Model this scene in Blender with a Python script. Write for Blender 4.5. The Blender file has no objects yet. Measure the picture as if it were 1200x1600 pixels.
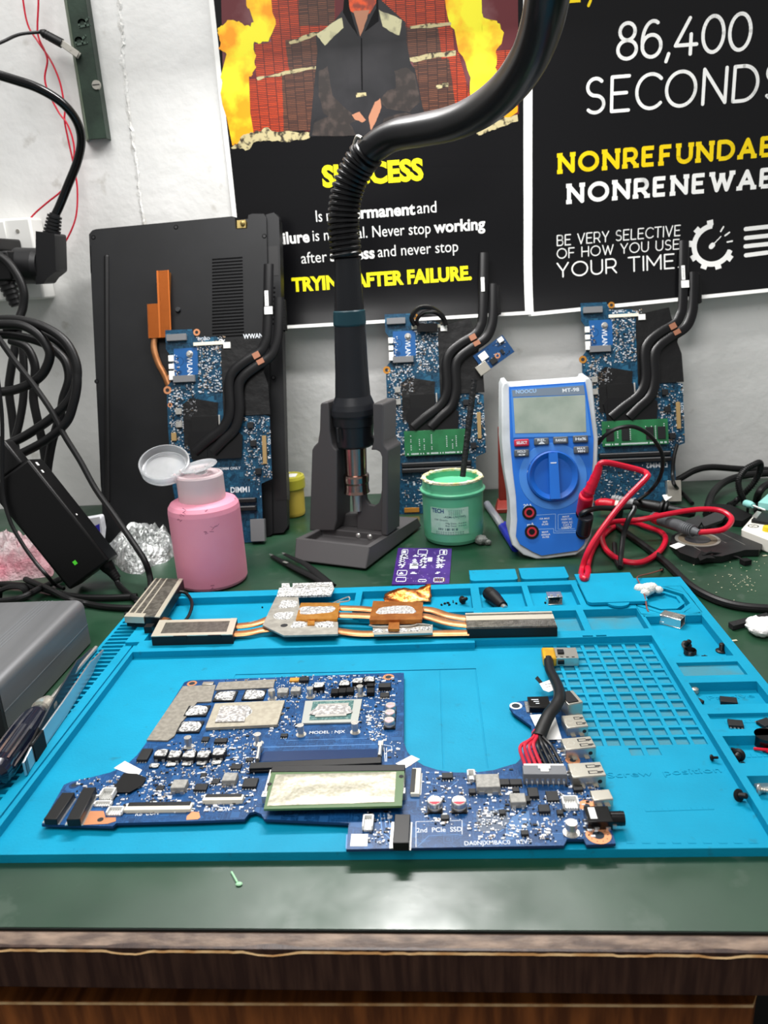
import bpy, math, random
from math import sin, cos, pi, radians
from mathutils import Matrix, Vector, noise as mnoise

random.seed(7)
S = 0.001                      # everything below is written in millimetres
SC = bpy.context.scene
COL = SC.collection

# ------------------------------------------------------------------ camera
F = 1200.0
CX = (0.99703786, -0.0387846, -0.06641729)      # rows: world X, Y, Z in camera axes (right, down, forward)
CY = (0.05152113, -0.30437096, 0.95115924)
CZ = (-0.05710582, -0.95176367, -0.30147114)
CAM = Vector((28.81068867, -278.5201469, 251.73749456))
cd = bpy.data.cameras.new('camera'); co = bpy.data.objects.new('camera', cd); COL.objects.link(co)
cd.sensor_fit = 'HORIZONTAL'; cd.sensor_width = 36.0; cd.lens = 36.0 * F / 1200.0
cd.clip_start = 0.005; cd.clip_end = 20
co.matrix_world = Matrix(((CX[0], -CX[1], -CX[2], CAM.x * S), (CY[0], -CY[1], -CY[2], CAM.y * S),
                          (CZ[0], -CZ[1], -CZ[2], CAM.z * S), (0, 0, 0, 1)))
cd.dof.use_dof = True; cd.dof.focus_distance = 0.50; cd.dof.aperture_fstop = 22
SC.camera = co

# ------------------------------------------------------------------ light
world = bpy.data.worlds.new('world'); SC.world = world; world.use_nodes = True
bg = world.node_tree.nodes['Background']; bg.inputs[0].default_value = (1.0, 0.99, 0.98, 1); bg.inputs[1].default_value = 0.34
def area(name, loc, target, sx, sy, watts, col=(1, 1, 1)):
    d = bpy.data.lights.new(name, 'AREA'); d.shape = 'RECTANGLE'; d.size = sx * S; d.size_y = sy * S; d.energy = watts; d.color = col
    o = bpy.data.objects.new(name, d); COL.objects.link(o); o.location = Vector(loc) * S
    o.rotation_euler = (Vector(target) - Vector(loc)).to_track_quat('-Z', 'Y').to_euler()
    return o
for i in range(7):               # a strip lamp over the bench, just above the picture
    d = bpy.data.lights.new('strip_lamp', 'POINT'); d.energy = 0.85; d.shadow_soft_size = 0.03; d.color = (1.0, 0.985, 0.97)
    o = bpy.data.objects.new('strip_lamp', d); COL.objects.link(o); o.location = ((-420 + 140 * i) * S, 0.465, 0.80)
area('bench_lamp', (-15, 452, 565), (0, 40, 0), 340, 36, 4.8, (1.0, 0.985, 0.97))
area('room_fill', (-250, -500, 1600), (0, 350, 100), 900, 900, 23.0, (1.0, 0.98, 0.96))  # broad fill added behind the camera for the room's ambient light
SC.view_settings.view_transform = 'Standard'; SC.view_settings.look = 'None'
SC.view_settings.exposure = 0.0; SC.view_settings.gamma = 1.0; SC.view_settings.use_curve_mapping = False

# ------------------------------------------------------------------ pixel -> place
def ray(px, py):
    a, b = px - 600.0, py - 800.0
    return Vector((CX[0]*a + CX[1]*b + CX[2]*F, CY[0]*a + CY[1]*b + CY[2]*F, CZ[0]*a + CZ[1]*b + CZ[2]*F))
def G3(px, py, z=0.0):
    d = ray(px, py); return CAM + d * ((z - CAM.z) / d.z)
def G(px, py, z=0.0):
    p = G3(px, py, z); return (p.x, p.y)
def W(px, py, y=590.0):
    d = ray(px, py); return CAM + d * ((y - CAM.y) / d.y)
class Frame:                   # a leaning plane: u to the right, v up, w towards the room
    def __init__(s, o, ux, vy):
        s.o = Vector(o); s.x = Vector(ux).normalized(); s.y = Vector(vy)
        s.y = (s.y - s.x * s.y.dot(s.x)).normalized(); s.z = s.x.cross(s.y)
    def px(s, a, b, w=0.0):
        d = ray(a, b); t = ((s.o + s.z * w) - CAM).dot(s.z) / d.dot(s.z)
        p = CAM + d * t - s.o; return (p.dot(s.x), p.dot(s.y))
    def mat(s):
        return Matrix(((s.x.x, s.y.x, s.z.x, s.o.x), (s.x.y, s.y.y, s.z.y, s.o.y), (s.x.z, s.y.z, s.z.z, s.o.z), (0, 0, 0, 1)))

# ------------------------------------------------------------------ things and parts
ORG = {}
def tag(o, label=None, cat=None, group=None, kind=None):
    if label: o['label'] = label
    if cat: o['category'] = cat
    if group: o['group'] = group
    if kind: o['kind'] = kind
    return o
def thing(name, label, cat, loc=(0, 0, 0), group=None, frame=None):
    o = bpy.data.objects.new(name, None); COL.objects.link(o); o.empty_display_size = 0.02
    if frame:
        m = frame.mat(); m.translation = m.translation * S; o.matrix_world = m; ORG[o.name] = None
    else:
        o.location = Vector(loc) * S; ORG[o.name] = Vector(loc)
    return tag(o, label, cat, group)
def root(o):
    while o.parent: o = o.parent
    return o
def copy_tree(o, parent=None):
    c = o.copy(); COL.objects.link(c)
    if parent: c.parent = parent
    for ch in o.children: copy_tree(ch, c)
    return c

def T(x=0, y=0, z=0): return Matrix.Translation((x, y, z))
def RX(d): return Matrix.Rotation(radians(d), 4, 'X')
def RY(d): return Matrix.Rotation(radians(d), 4, 'Y')
def RZ(d): return Matrix.Rotation(radians(d), 4, 'Z')
def along(p0, p1, roll=0):     # local z runs from p0 to p1
    p0 = Vector(p0); q = (Vector(p1) - p0).to_track_quat('Z', 'Y')
    return Matrix.Translation(p0) @ q.to_matrix().to_4x4() @ RZ(roll)

def smooth_path(pts, n=8, closed=False):
    P = [Vector(p) for p in pts]
    if n <= 1 or len(P) < 3: return P
    out = []; L = len(P)
    rng = L if closed else L - 1
    for i in range(rng):
        p0 = P[i - 1] if (i > 0 or closed) else P[0] * 2 - P[1]
        p1 = P[i]; p2 = P[(i + 1) % L]
        p3 = P[(i + 2) % L] if (i + 2 < L or closed) else P[-1] * 2 - P[-2]
        for k in range(n):
            t = k / n
            out.append(0.5 * ((2 * p1) + (p2 - p0) * t + (2 * p0 - 5 * p1 + 4 * p2 - p3) * t * t + (3 * p1 - p0 - 3 * p2 + p3) * t ** 3))
    if not closed: out.append(P[-1])
    return out

class MB:
    def __init__(s): s.v = []; s.f = []; s.m = []
    def add(s, vs, fs, mi=0, M=None):
        b = len(s.v)
        for p in vs:
            p = Vector(p)
            s.v.append(M @ p if M is not None else p)
        for f in fs: s.f.append([b + i for i in f]); s.m.append(mi)
    def box(s, c, d, mi=0, rz=0, M=None):
        x, y, z = d[0] / 2, d[1] / 2, d[2] / 2
        m = Matrix.Translation(c) @ RZ(rz)
        if M is not None: m = M @ m
        vs = [(-x, -y, -z), (x, -y, -z), (x, y, -z), (-x, y, -z), (-x, -y, z), (x, -y, z), (x, y, z), (-x, y, z)]
        s.add(vs, [(3, 2, 1, 0), (4, 5, 6, 7), (0, 1, 5, 4), (1, 2, 6, 5), (2, 3, 7, 6), (3, 0, 4, 7)], mi, m)
    def bb(s, x0, x1, y0, y1, z0, z1, mi=0, M=None):
        s.box(((x0 + x1) / 2, (y0 + y1) / 2, (z0 + z1) / 2), (abs(x1 - x0), abs(y1 - y0), abs(z1 - z0)), mi, 0, M)
    def prism(s, poly, z0, z1, mi=0, M=None, mtop=None):
        a = sum(poly[i][0] * poly[(i + 1) % len(poly)][1] - poly[(i + 1) % len(poly)][0] * poly[i][1] for i in range(len(poly)))
        if a < 0: poly = poly[::-1]
        n = len(poly)
        vs = [(p[0], p[1], z0) for p in poly] + [(p[0], p[1], z1) for p in poly]
        s.add(vs, [list(range(n))[::-1]] + [(i, (i + 1) % n, n + (i + 1) % n, n + i) for i in range(n)], mi, M)
        s.add(vs[n:], [list(range(n))], mi if mtop is None else mtop, M)
    def flat(s, poly, z, mi=0, M=None):
        a = sum(poly[i][0] * poly[(i + 1) % len(poly)][1] - poly[(i + 1) % len(poly)][0] * poly[i][1] for i in range(len(poly)))
        if a < 0: poly = poly[::-1]
        s.add([(p[0], p[1], z) for p in poly], [list(range(len(poly)))], mi, M)
    def cyl(s, p0, p1, r0, r1=None, n=20, mi=0, caps=True, mcap=None, M=None):
        r1 = r0 if r1 is None else r1
        m = along(p0, p1)
        if M is not None: m = M @ m
        h = (Vector(p1) - Vector(p0)).length
        vs = [(r0 * cos(2 * pi * i / n), r0 * sin(2 * pi * i / n), 0) for i in range(n)] + [(r1 * cos(2 * pi * i / n), r1 * sin(2 * pi * i / n), h) for i in range(n)]
        s.add(vs, [(i, (i + 1) % n, n + (i + 1) % n, n + i) for i in range(n)], mi, m)
        if caps:
            s.add(vs[:n], [list(range(n))[::-1]], mi if mcap is None else mcap, m)
            s.add(vs[n:], [list(range(n))], mi if mcap is None else mcap, m)
    def lathe(s, prof, n=28, mi=0, M=None):      # prof: (r, z) or (r, z, mi)
        for j in range(len(prof) - 1):
            a, b = prof[j], prof[j + 1]; k = b[2] if len(b) > 2 else mi
            vs = [(a[0] * cos(2 * pi * i / n), a[0] * sin(2 * pi * i / n), a[1]) for i in range(n)] + [(b[0] * cos(2 * pi * i / n), b[0] * sin(2 * pi * i / n), b[1]) for i in range(n)]
            s.add(vs, [(i, (i + 1) % n, n + (i + 1) % n, n + i) for i in range(n)], k, M)
    def tube(s, pts, r, n=10, mi=0, sub=8, M=None, flat=1.0, up=None, closed=False):
        P = smooth_path(pts, sub, closed)
        L = len(P)
        R = (lambda i: r) if not isinstance(r, (list, tuple)) else (lambda i: r[0] + (r[1] - r[0]) * i / (L - 1))
        nrm = None; vs = []
        for i, p in enumerate(P):
            if closed: t = P[(i + 1) % L] - P[i - 1]
            else: t = P[min(i + 1, L - 1)] - P[max(i - 1, 0)]
            if t.length < 1e-9: t = Vector((0, 0, 1))
            t.normalize()
            if up is not None: nrm = Vector(up)
            elif nrm is None: nrm = Vector((0, 0, 1)) if abs(t.z) < 0.9 else Vector((1, 0, 0))
            nrm = (nrm - t * nrm.dot(t))
            if nrm.length < 1e-6: nrm = t.orthogonal()
            nrm.normalize()
            b = t.cross(nrm)
            for k in range(n):
                a = 2 * pi * k / n
                vs.append(p + b * (R(i) * cos(a)) + nrm * (R(i) * flat * sin(a)))
        fs = []
        for i in range(L if closed else L - 1):
            i2 = (i + 1) % L
            for k in range(n):
                fs.append((i * n + k, i * n + (k + 1) % n, i2 * n + (k + 1) % n, i2 * n + k))
        if not closed: fs += [list(range(n))[::-1], list(range((L - 1) * n, L * n))]
        s.add(vs, fs, mi, M)
    def ball(s, c, r, n=14, mi=0, M=None, fn=None):
        if not isinstance(r, (tuple, list)): r = (r, r, r)
        h = n // 2; vs = []; fs = []
        for j in range(h + 1):
            th = pi * j / h
            for i in range(n):
                a = 2 * pi * i / n
                d = Vector((sin(th) * cos(a), sin(th) * sin(a), cos(th)))
                k = fn(d) if fn else 1
                vs.append((c[0] + r[0] * d.x * k, c[1] + r[1] * d.y * k, c[2] + r[2] * d.z * k))
        for j in range(h):
            for i in range(n):
                fs.append((j * n + i, (j + 1) * n + i, (j + 1) * n + (i + 1) % n, j * n + (i + 1) % n))
        s.add(vs, fs, mi, M)
    def ring(s, c, ro, ri, z0, z1, n=24, mi=0, M=None):
        vs = []; fs = []
        for i in range(n):
            a = 2 * pi * i / n
            for (r, z) in ((ri, z0), (ro, z0), (ro, z1), (ri, z1)): vs.append((c[0] + r * cos(a), c[1] + r * sin(a), z))
        for i in range(n):
            j = (i + 1) % n
            for k in range(4): fs.append((i * 4 + k, j * 4 + k, j * 4 + (k + 1) % 4, i * 4 + (k + 1) % 4))
        s.add(vs, fs, mi, M)
    def text(s, txt, p0, p1, h, z=0.0, mi=0, M=None, bold=0.0, depth=0.0, mapf=None):
        vs, fs = text_mesh(txt, bold, depth / max(h, 1e-6) * 0.7)
        xs = [v[0] for v in vs]; x0, x1 = min(xs), max(xs)
        p0 = Vector(p0[:2]); p1 = Vector(p1[:2]); d = p1 - p0; L = d.length; d.normalize(); nn = Vector((-d.y, d.x))
        k = h / 0.7; out = []
        for v in vs:
            q = p0 + d * ((v[0] - x0) / (x1 - x0) * L) + nn * (v[1] * k)
            out.append((q.x, q.y, z + v[2] * k))
        if mapf: out = [mapf(*q) for q in out]
        s.add(out, fs, mi, M)
    def strokes(s, polys, w, z, mi=0, M=None, mapf=None, rnd=True):
        for P in polys:
            P = [Vector(p) for p in P]
            for a, b in zip(P[:-1], P[1:]):
                d = b - a
                if d.length < 1e-6: continue
                d.normalize(); nn = Vector((-d.y, d.x)) * (w / 2)
                q = [a - nn, b - nn, b + nn, a + nn]
                out = [(p.x, p.y, z) for p in q]
                if mapf: out = [mapf(*p) for p in out]
                s.add(out, [(0, 1, 2, 3)], mi, M)
            js = P if rnd else P[1:-1]
            for p in js:
                out = [(p.x + w / 2 * cos(2 * pi * k / 12), p.y + w / 2 * sin(2 * pi * k / 12), z) for k in range(12)]
                if mapf: out = [mapf(*q) for q in out]
                s.add(out, [list(range(12))], mi, M)
    def part_of(s, mi):        # only the faces of one material, as a mesh of their own
        o = MB()
        for f, k in zip(s.f, s.m):
            if k == mi: o.add([s.v[i] for i in f], [tuple(range(len(f)))], 0)
        return o
    def build(s, name, mats, parent=None, local=False, bevel=0.0, bseg=2, ang=35, smooth=True, label=None, kind=None, origin=None, M=None):
        me = bpy.data.meshes.new(name)
        if M is not None: vs = [M @ v for v in s.v]
        else: vs = s.v
        o0 = Vector((0, 0, 0))
        if parent is not None and not local:
            o0 = ORG.get(root(parent).name) or o0
        elif parent is None and origin is not None: o0 = Vector(origin)
        me.from_pydata([((v - o0) * S)[:] for v in vs], [], s.f)
        if not isinstance(mats, (list, tuple)): mats = [mats]
        for m in mats: me.materials.append(m)
        me.polygons.foreach_set('material_index', s.m)
        me.validate(); me.update()
        if smooth:
            me.polygons.foreach_set('use_smooth', [True] * len(me.polygons))
            me.set_sharp_from_angle(angle=radians(ang))
        o = bpy.data.objects.new(name, me); COL.objects.link(o)
        if parent is not None: o.parent = parent
        elif origin is not None: o.location = o0 * S; ORG[o.name] = o0
        if bevel:
            b = o.modifiers.new('bevel', 'BEVEL'); b.width = bevel * S; b.segments = bseg; b.limit_method = 'ANGLE'; b.angle_limit = radians(40); b.harden_normals = False
        return tag(o, label, None, None, kind)

_tc = {}
def text_mesh(txt, bold=0.0, depth=0.0):
    key = (txt, round(bold, 4), round(depth, 4))
    if key in _tc: return _tc[key]
    c = bpy.data.curves.new('t', 'FONT'); c.body = txt; c.size = 1.0; c.offset = bold; c.extrude = depth / 2; c.resolution_u = 3
    o = bpy.data.objects.new('t', c); COL.objects.link(o)
    dg = bpy.context.evaluated_depsgraph_get()
    me = bpy.data.meshes.new_from_object(o.evaluated_get(dg))
    r = ([(v.co.x, v.co.y, v.co.z + depth / 2) for v in me.vertices], [list(p.vertices) for p in me.polygons])
    bpy.data.objects.remove(o); bpy.data.curves.remove(c); bpy.data.meshes.remove(me)
    _tc[key] = r
    return r

# ------------------------------------------------------------------ materials
def hx(h, k=1.0):
    h = h.lstrip('#'); r = []
    for i in (0, 2, 4):
        c = int(h[i:i + 2], 16) / 255
        r.append((c / 12.92 if c <= 0.04045 else ((c + 0.055) / 1.055) ** 2.4) * k)
    return (r[0], r[1], r[2], 1)
def mat(name, col, rough=0.5, metal=0.0, noise=None, bump=None, coat=0.0, trans=0.0, ior=1.45, emit=None, alpha=1.0, spec=0.5, rvar=None, sss=0.0, stretch=None, spots=None):
    m = bpy.data.materials.new(name); m.use_nodes = True
    nt = m.node_tree; p = nt.nodes['Principled BSDF']
    p.inputs['Base Color'].default_value = hx(col) if isinstance(col, str) else col
    p.inputs['Roughness'].default_value = rough; p.inputs['Metallic'].default_value = metal
    p.inputs['Coat Weight'].default_value = coat; p.inputs['Coat Roughness'].default_value = 0.12
    p.inputs['Transmission Weight'].default_value = trans; p.inputs['IOR'].default_value = ior
    p.inputs['Alpha'].default_value = alpha; p.inputs['Specular IOR Level'].default_value = spec
    if sss: p.inputs['Subsurface Weight'].default_value = sss; p.inputs['Subsurface Radius'].default_value = (0.01, 0.005, 0.005); p.inputs['Subsurface Scale'].default_value = 1.0
    if emit: p.inputs['Emission Color'].default_value = hx(emit[0]); p.inputs['Emission Strength'].default_value = emit[1]
    if noise or bump or rvar or spots:
        tc = nt.nodes.new('ShaderNodeTexCoord'); mp = nt.nodes.new('ShaderNodeMapping')
        nt.links.new(tc.outputs['Object'], mp.inputs[0])
        if stretch: mp.inputs['Scale'].default_value = stretch
    def nz(scale, detail=5):
        n = nt.nodes.new('ShaderNodeTexNoise'); n.inputs['Scale'].default_value = scale; n.inputs['Detail'].default_value = detail
        nt.links.new(mp.outputs[0], n.inputs['Vector']); return n
    if noise:              # (scale, colour 2, low, high)
        n = nz(noise[0]); r = nt.nodes.new('ShaderNodeValToRGB')
        r.color_ramp.elements[0].position = noise[2]; r.color_ramp.elements[1].position = noise[3]
        r.color_ramp.elements[0].color = hx(col) if isinstance(col, str) else col
        r.color_ramp.elements[1].color = hx(noise[1])
        nt.links.new(n.outputs['Fac'], r.inputs[0]); nt.links.new(r.outputs[0], p.inputs['Base Color'])
    if spots:              # (scale, colour, low, high, strength): stains and dirt with a shape of their own
        n = nz(spots[0], 8); r = nt.nodes.new('ShaderNodeMapRange'); r.inputs[1].default_value = spots[2]; r.inputs[2].default_value = spots[3]; r.inputs[3].default_value = 0; r.inputs[4].default_value = spots[4]
        nt.links.new(n.outputs['Fac'], r.inputs[0]); mx = nt.nodes.new('ShaderNodeMix'); mx.data_type = 'RGBA'; mx.inputs['A'].default_value = p.inputs['Base Color'].default_value
        if p.inputs['Base Color'].is_linked: nt.links.new(p.inputs['Base Color'].links[0].from_socket, mx.inputs['A'])
        mx.inputs['B'].default_value = hx(spots[1]); nt.links.new(r.outputs[0], mx.inputs['Factor']); nt.links.new(mx.outputs['Result'], p.inputs['Base Color'])
    if rvar:               # (scale, rough low, rough high)
        n = nz(rvar[0]); r = nt.nodes.new('ShaderNodeMapRange')
        r.inputs[1].default_value = 0.35; r.inputs[2].default_value = 0.65; r.inputs[3].default_value = rvar[1]; r.inputs[4].default_value = rvar[2]
        nt.links.new(n.outputs['Fac'], r.inputs[0]); nt.links.new(r.outputs[0], p.inputs['Roughness'])
    if bump:               # (scale, strength)
        n = nz(bump[0]); b = nt.nodes.new('ShaderNodeBump'); b.inputs['Strength'].default_value = bump[1]; b.inputs['Distance'].default_value = bump[2] if len(bump) > 2 else 0.001
        nt.links.new(n.outputs['Fac'], b.inputs['Height']); nt.links.new(b.outputs[0], p.inputs['Normal'])
    return m
black = mat('black_plastic', '#0c0c0d', 0.42, spec=.4)
black_matt = mat('black_matt', '#070708', 0.7, spec=.3)
black_gloss = mat('black_gloss', '#060607', 0.22)
rubber = mat('black_rubber', '#0c0c0d', 0.45, bump=(900, 0.05), spec=.4)
dark_grey = mat('dark_grey_plastic', '#1c1e21', 0.5, bump=(1500, 0.08))
white_pl = mat('white_plastic', '#e6e6e2', 0.4)
ivory = mat('ivory_plastic', '#ddd8c6', 0.5)
paper = mat('white_paper', '#e9e9e6', 0.8)
ink = mat('black_ink', '#1a1a1c', 0.7)
steel = mat('steel', '#d0cec8', 0.3, 0.8)
steel_dull = mat('dull_steel', '#b4b1a8', 0.42, 0.8, bump=(700, 0.06))
chrome = mat('bright_metal', '#dddcd8', 0.18, 0.85)
copper = mat('copper', '#b5784c', 0.38, 0.8, noise=(120, '#c58d62', 0.35, 0.7))
gold = mat('gold_plating', '#c99a48', 0.35, 0.9)
pad_copper = mat('bare_copper_pad', '#c98a62', 0.45, 0.6)
red_pl = mat('red_plastic', '#c8112a', 0.35)
chip_m = mat('chip_epoxy', '#141517', 0.5, spec=.4)
silk = mat('white_silkscreen', '#d8dde2', 0.7)
solder = mat('solder', '#c9c9c6', 0.35, 0.8)

# ================================================================== the setting
wall_m = mat('wall_paint', '#dededc', 0.6, noise=(9, '#cfcfcc', 0.35, 0.75), bump=(55, 0.35, 0.003), spots=(40, '#a9a59c', .66, .74, .5))
m = MB(); m.bb(-1800, 1800, 590, 700, -760, 2300); wall = m.build('wall_back', wall_m, kind='structure', smooth=False)
plaster = mat('plaster', '#d9d9d6', 0.85, noise=(60, '#c2c0ba', 0.45, 0.7), bump=(400, 0.6))
seam_px = [(178, -60), (186, 0), (188, 30), (192, 60), (191, 90), (196, 118), (199, 150), (203, 185), (207, 215), (212, 250), (217, 290), (221, 325), (226, 352), (232, 400)]
m = MB(); rr = random.Random(3)
P = [W(*p) for p in smooth_path([(a, b, 0) for a, b in seam_px], 6) for p in [(p[0], p[1])]] if False else [W(p.x, p.y) for p in smooth_path([(a, b, 0) for a, b in seam_px], 6)]
vs = []; fs = []
for i, p in enumerate(P):
    wl, wr = rr.uniform(1.0, 4.0), rr.uniform(0.8, 3.2); h = rr.uniform(0.3, 2.0); sh = rr.uniform(-1, 1)
    for dx, dy in ((-wl, 0.2), (-wl * .3 + sh, h * .6), (sh, h), (wr * .5 + sh, h * .4), (wr, 0.2)): vs.append((p.x + dx, 590.0 - dy, p.z))
for i in range(len(P) - 1):
    for k in range(4): fs.append((i * 5 + k, i * 5 + k + 1, i * 5 + 6 + k, i * 5 + 5 + k))
m.add(vs, fs); m.build('plaster_seam', plaster, parent=wall, local=True, ang=20)
m = MB(); m.bb(-1800, 1800, -1800, 700, -790, -760)
m.build('floor', mat('floor_tiles', '#1c1a19', 0.6, noise=(4, '#292624', 0.4, 0.6)), kind='structure', smooth=False)

# ================================================================== workbench
wood = mat('dark_wood', '#5a3219', 0.36, noise=(14, '#985a2c', 0.4, 0.68), bump=(120, 0.15), stretch=(9, 1, 1))
wood_front = mat('dark_wood_edge', '#2c1a14', 0.42, noise=(20, '#463025', 0.42, 0.7), bump=(160, 0.12), stretch=(12, 1, 1))
worn = mat('worn_wood', '#574840', 0.5, noise=(70, '#927d6c', 0.38, 0.68), bump=(400, 0.4), stretch=(1, 3, 1))
raw = mat('raw_wood_edge', '#b98a55', 0.6, noise=(90, '#d9b684', 0.4, 0.6))
green = mat('green_laminate', '#0f3320', 0.3, noise=(16, '#1a4029', 0.35, 0.7), rvar=(22, 0.28, 0.5), bump=(260, 0.03), spec=0.8, spots=(60, '#3d4f42', .62, .7, .5))
green_edge = mat('dark_sheet_edge', '#0a120d', 0.6)
bench = thing('workbench', 'dark wooden workbench topped with a scuffed green sheet', 'workbench', (0, 250, -760))
fy = lambda x: -37.2 - 0.0104 * x
m = MB(); m.prism([(-900, fy(-900) - 8), (900, fy(900) - 8), (900, 588), (-900, 588)], -23, -1.6); m.build('desktop', wood_front, bench, bevel=0.6)
m = MB(); m.prism([(-899, fy(-899)), (899, fy(899)), (899, 588), (-899, 588)], -1.6, -0.3, 1); m.prism([(-899, fy(-899) + .4), (899, fy(899) + .4), (899, 588), (-899, 588)], -0.3, 0, 0); m.build('green_sheet', [green, green_edge], bench, smooth=False, label='green laminate sheet glued on the desktop')
# worn front arris: chipped strip of bare wood along the top edge
m = MB(); rr = random.Random(11); N = 420; vs = []; fs = []; lo = 0
for i in range(N + 1):
    x = -420 + 840 * i / N; y0 = fy(x) - 0.6; y1 = fy(x) - 8.2
    chip = max(0.0, mnoise.noise((x * 0.035, 3.1, 0)) - 0.22) * 7 + max(0, mnoise.noise((x * 0.2, 1.0, 0))) * 1.1
    vs += [(x, y0, -1.35), (x, y1 + 1.6 + chip * .55, -1.4), (x, y1 + 0.3 + chip * 0.5, -2.3 - chip * 0.3), (x, y1 - 0.2, -3.4 - chip * 0.65)]
for i in range(N):
    for k in range(3): fs.append((i * 4 + k + 4, i * 4 + k + 5, i * 4 + k + 1, i * 4 + k))
m.add(vs, [f for j, f in enumerate(fs) if j % 3 != 2], 0); m.add(vs, [f for j, f in enumerate(fs) if j % 3 == 2], 1)
m.build('worn_edge', [worn, raw], bench, ang=50, label='chipped bare wood along the front edge')
# lower board, pulled out below the desktop
tr0 = G(600, 1566, -48); trx = G(1194, 1572, -48)[0]
m = MB(); m.prism([(-600, tr0[1]), (trx - 4, tr0[1]), (trx, tr0[1] + 6), (trx, 500), (-600, 500)], -68, -48)
tray = m.build('sliding_tray', wood, bench, bevel=1.6, bseg=3)
m = MB(); m.tube([(-600, tr0[1] + .2, -49.3), (0, tr0[1] + .2, -49.2), (trx - 4, tr0[1] + .2, -49.3), (trx - .6, tr0[1] + 6, -49.3), (trx - .4, tr0[1] + 40, -49.3)], 0.9, 6, sub=1); m.build('worn_lip', raw, tray, label='worn bare edge of the tray')
for sx in (-880, 860):
    m = MB(); m.bb(sx, sx + 22, 10, 570, -760, -23); m.build('side_panel', wood_front, bench)
m = MB(); m.bb(-858, 860, 560, 570, -500, -23); m.build('back_rail', wood_front, bench)
for sx in (-610, trx + 1):
    m = MB(); m.bb(sx, sx + 9, 60, 500, -72, -23); m.build('tray_runner', black_matt, bench)

# ================================================================== stroke lettering for the posters
def arc(cx, cy, rx, ry, a0, a1, n=14):
    return [(cx + rx * cos(radians(a0 + (a1 - a0) * i / n)), cy + ry * sin(radians(a0 + (a1 - a0) * i / n))) for i in range(n + 1)]
GL = {
 'A': (.76, [[(0, 0), (.38, 1), (.76, 0)], [(.13, .32), (.63, .32)]]),
 'B': (.64, [[(0, 0), (0, 1), (.36, 1)] + arc(.36, .76, .24, .24, 90, -90) + [(0, .52)], [(.36, .52)] + arc(.38, .26, .26, .26, 90, -90) + [(0, 0)]]),
 'C': (.74, [arc(.48, .5, .48, .5, 45, 315, 22)]),
 'D': (.78, [[(0, 0), (0, 1), (.3, 1)] + arc(.3, .5, .48, .5, 90, -90, 18) + [(0, 0)]]),
 'E': (.58, [[(.58, 1), (0, 1), (0, 0), (.58, 0)], [(0, .52), (.5, .52)]]),
 'F': (.56, [[(.56, 1), (0, 1), (0, 0)], [(0, .5), (.48, .5)]]),
 'H': (.7, [[(0, 0), (0, 1)], [(.7, 0), (.7, 1)], [(0, .52), (.7, .52)]]),
 'I': (.0, [[(0, 0), (0, 1)]]),
 'L': (.52, [[(0, 1), (0, 0), (.52, 0)]]),
 'M': (.86, [[(0, 0), (0, 1), (.43, .3), (.86, 1), (.86, 0)]]),
 'N': (.74, [[(0, 0), (0, 1), (.74, 0), (.74, 1)]]),
 'O': (.98, [arc(.49, .5, .49, .5, 0, 360, 30)]),
 'R': (.64, [[(0, 0), (0, 1), (.36, 1)] + arc(.36, .7, .26, .3, 90, -90) + [(0, .4)], [(.36, .4), (.64, 0)]]),
 'S': (.6, [arc(.31, .75, .27, .25, 40, 270) + arc(.3, .25, .3, .25, 90, -140)[1:]]),
 'T': (.7, [[(0, 1), (.7, 1)], [(.35, 1), (.35, 0)]]),
 'U': (.7, [[(0, 1), (0, .35)] + arc(.35, .35, .35, .35, 180, 360) + [(.7, 1)]]),
 'V': (.74, [[(0, 1), (.37, 0), (.74, 1)]]),
 'W': (1.1, [[(0, 1), (.28, 0), (.55, .9), (.82, 0), (1.1, 1)]]),
 'Y': (.7, [[(0, 1), (.35, .42), (.7, 1)], [(.35, .42), (.35, 0)]]),
 'G': (.78, [arc(.49, .5, .49, .5, 45, 345, 22) + [(.97, .45), (.6, .45)]]),
 'P': (.6, [[(0, 0), (0, 1), (.34, 1)] + arc(.34, .71, .26, .29, 90, -90) + [(0, .42)]]),
 '0': (.7, [arc(.35, .5, .35, .5, 0, 360, 26)]),
 '4': (.72, [[(.52, 0), (.52, .55)], [(.46, 1), (0, .26), (.72, .26)]]),
 '6': (.64, [arc(.32, .31, .32, .31, 0, 360, 22), arc(.36, .42, .36, .58, 65, 195)]),
 '8': (.64, [arc(.32, .76, .26, .24, 0, 360, 20), arc(.32, .26, .32, .26, 0, 360, 20)]),
 ',': (.1, [[(.08, .05), (.0, -.16)]]),
 '.': (.08, [[(.04, .03), (.04, .03001)]]),
 ' ': (.3, []),
}
SERIF = {'N': [(0, 0), (0, 1), (.74, 1)], 'R': [(0, 0), (.64, 0)], 'E': [], 'F': [(0, 0)], 'U': [(0, 1), (.7, 1)], 'D': [], 'A': [(0, 0), (.76, 0)], 'B': [], 'L': [(0, 1)], 'W': [(0, 1), (.55, .9), (1.1, 1)], 'O': [], 'I': [(0, 0), (0, 1)]}
def stroke_text(s, p0, p1, h, weight, gap=.24, slab=False):
    polys = []; x = 0
    for ch in s:
        w, st = GL[ch]
        for q in st: polys.append([(x + a, b) for a, b in q])
        if slab:
            for (a, b) in SERIF.get(ch, []): polys.append([(x + a - .16, b), (x + a + .16, b)])
        x += w + gap
    x -= gap
    p0 = Vector(p0); p1 = Vector(p1); d = p1 - p0; L = d.length; d.normalize(); nn = Vector((-d.y, d.x))
    return [[p0 + d * (a / x * L) + nn * (b * h) for a, b in q] for q in polys], weight * h

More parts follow.
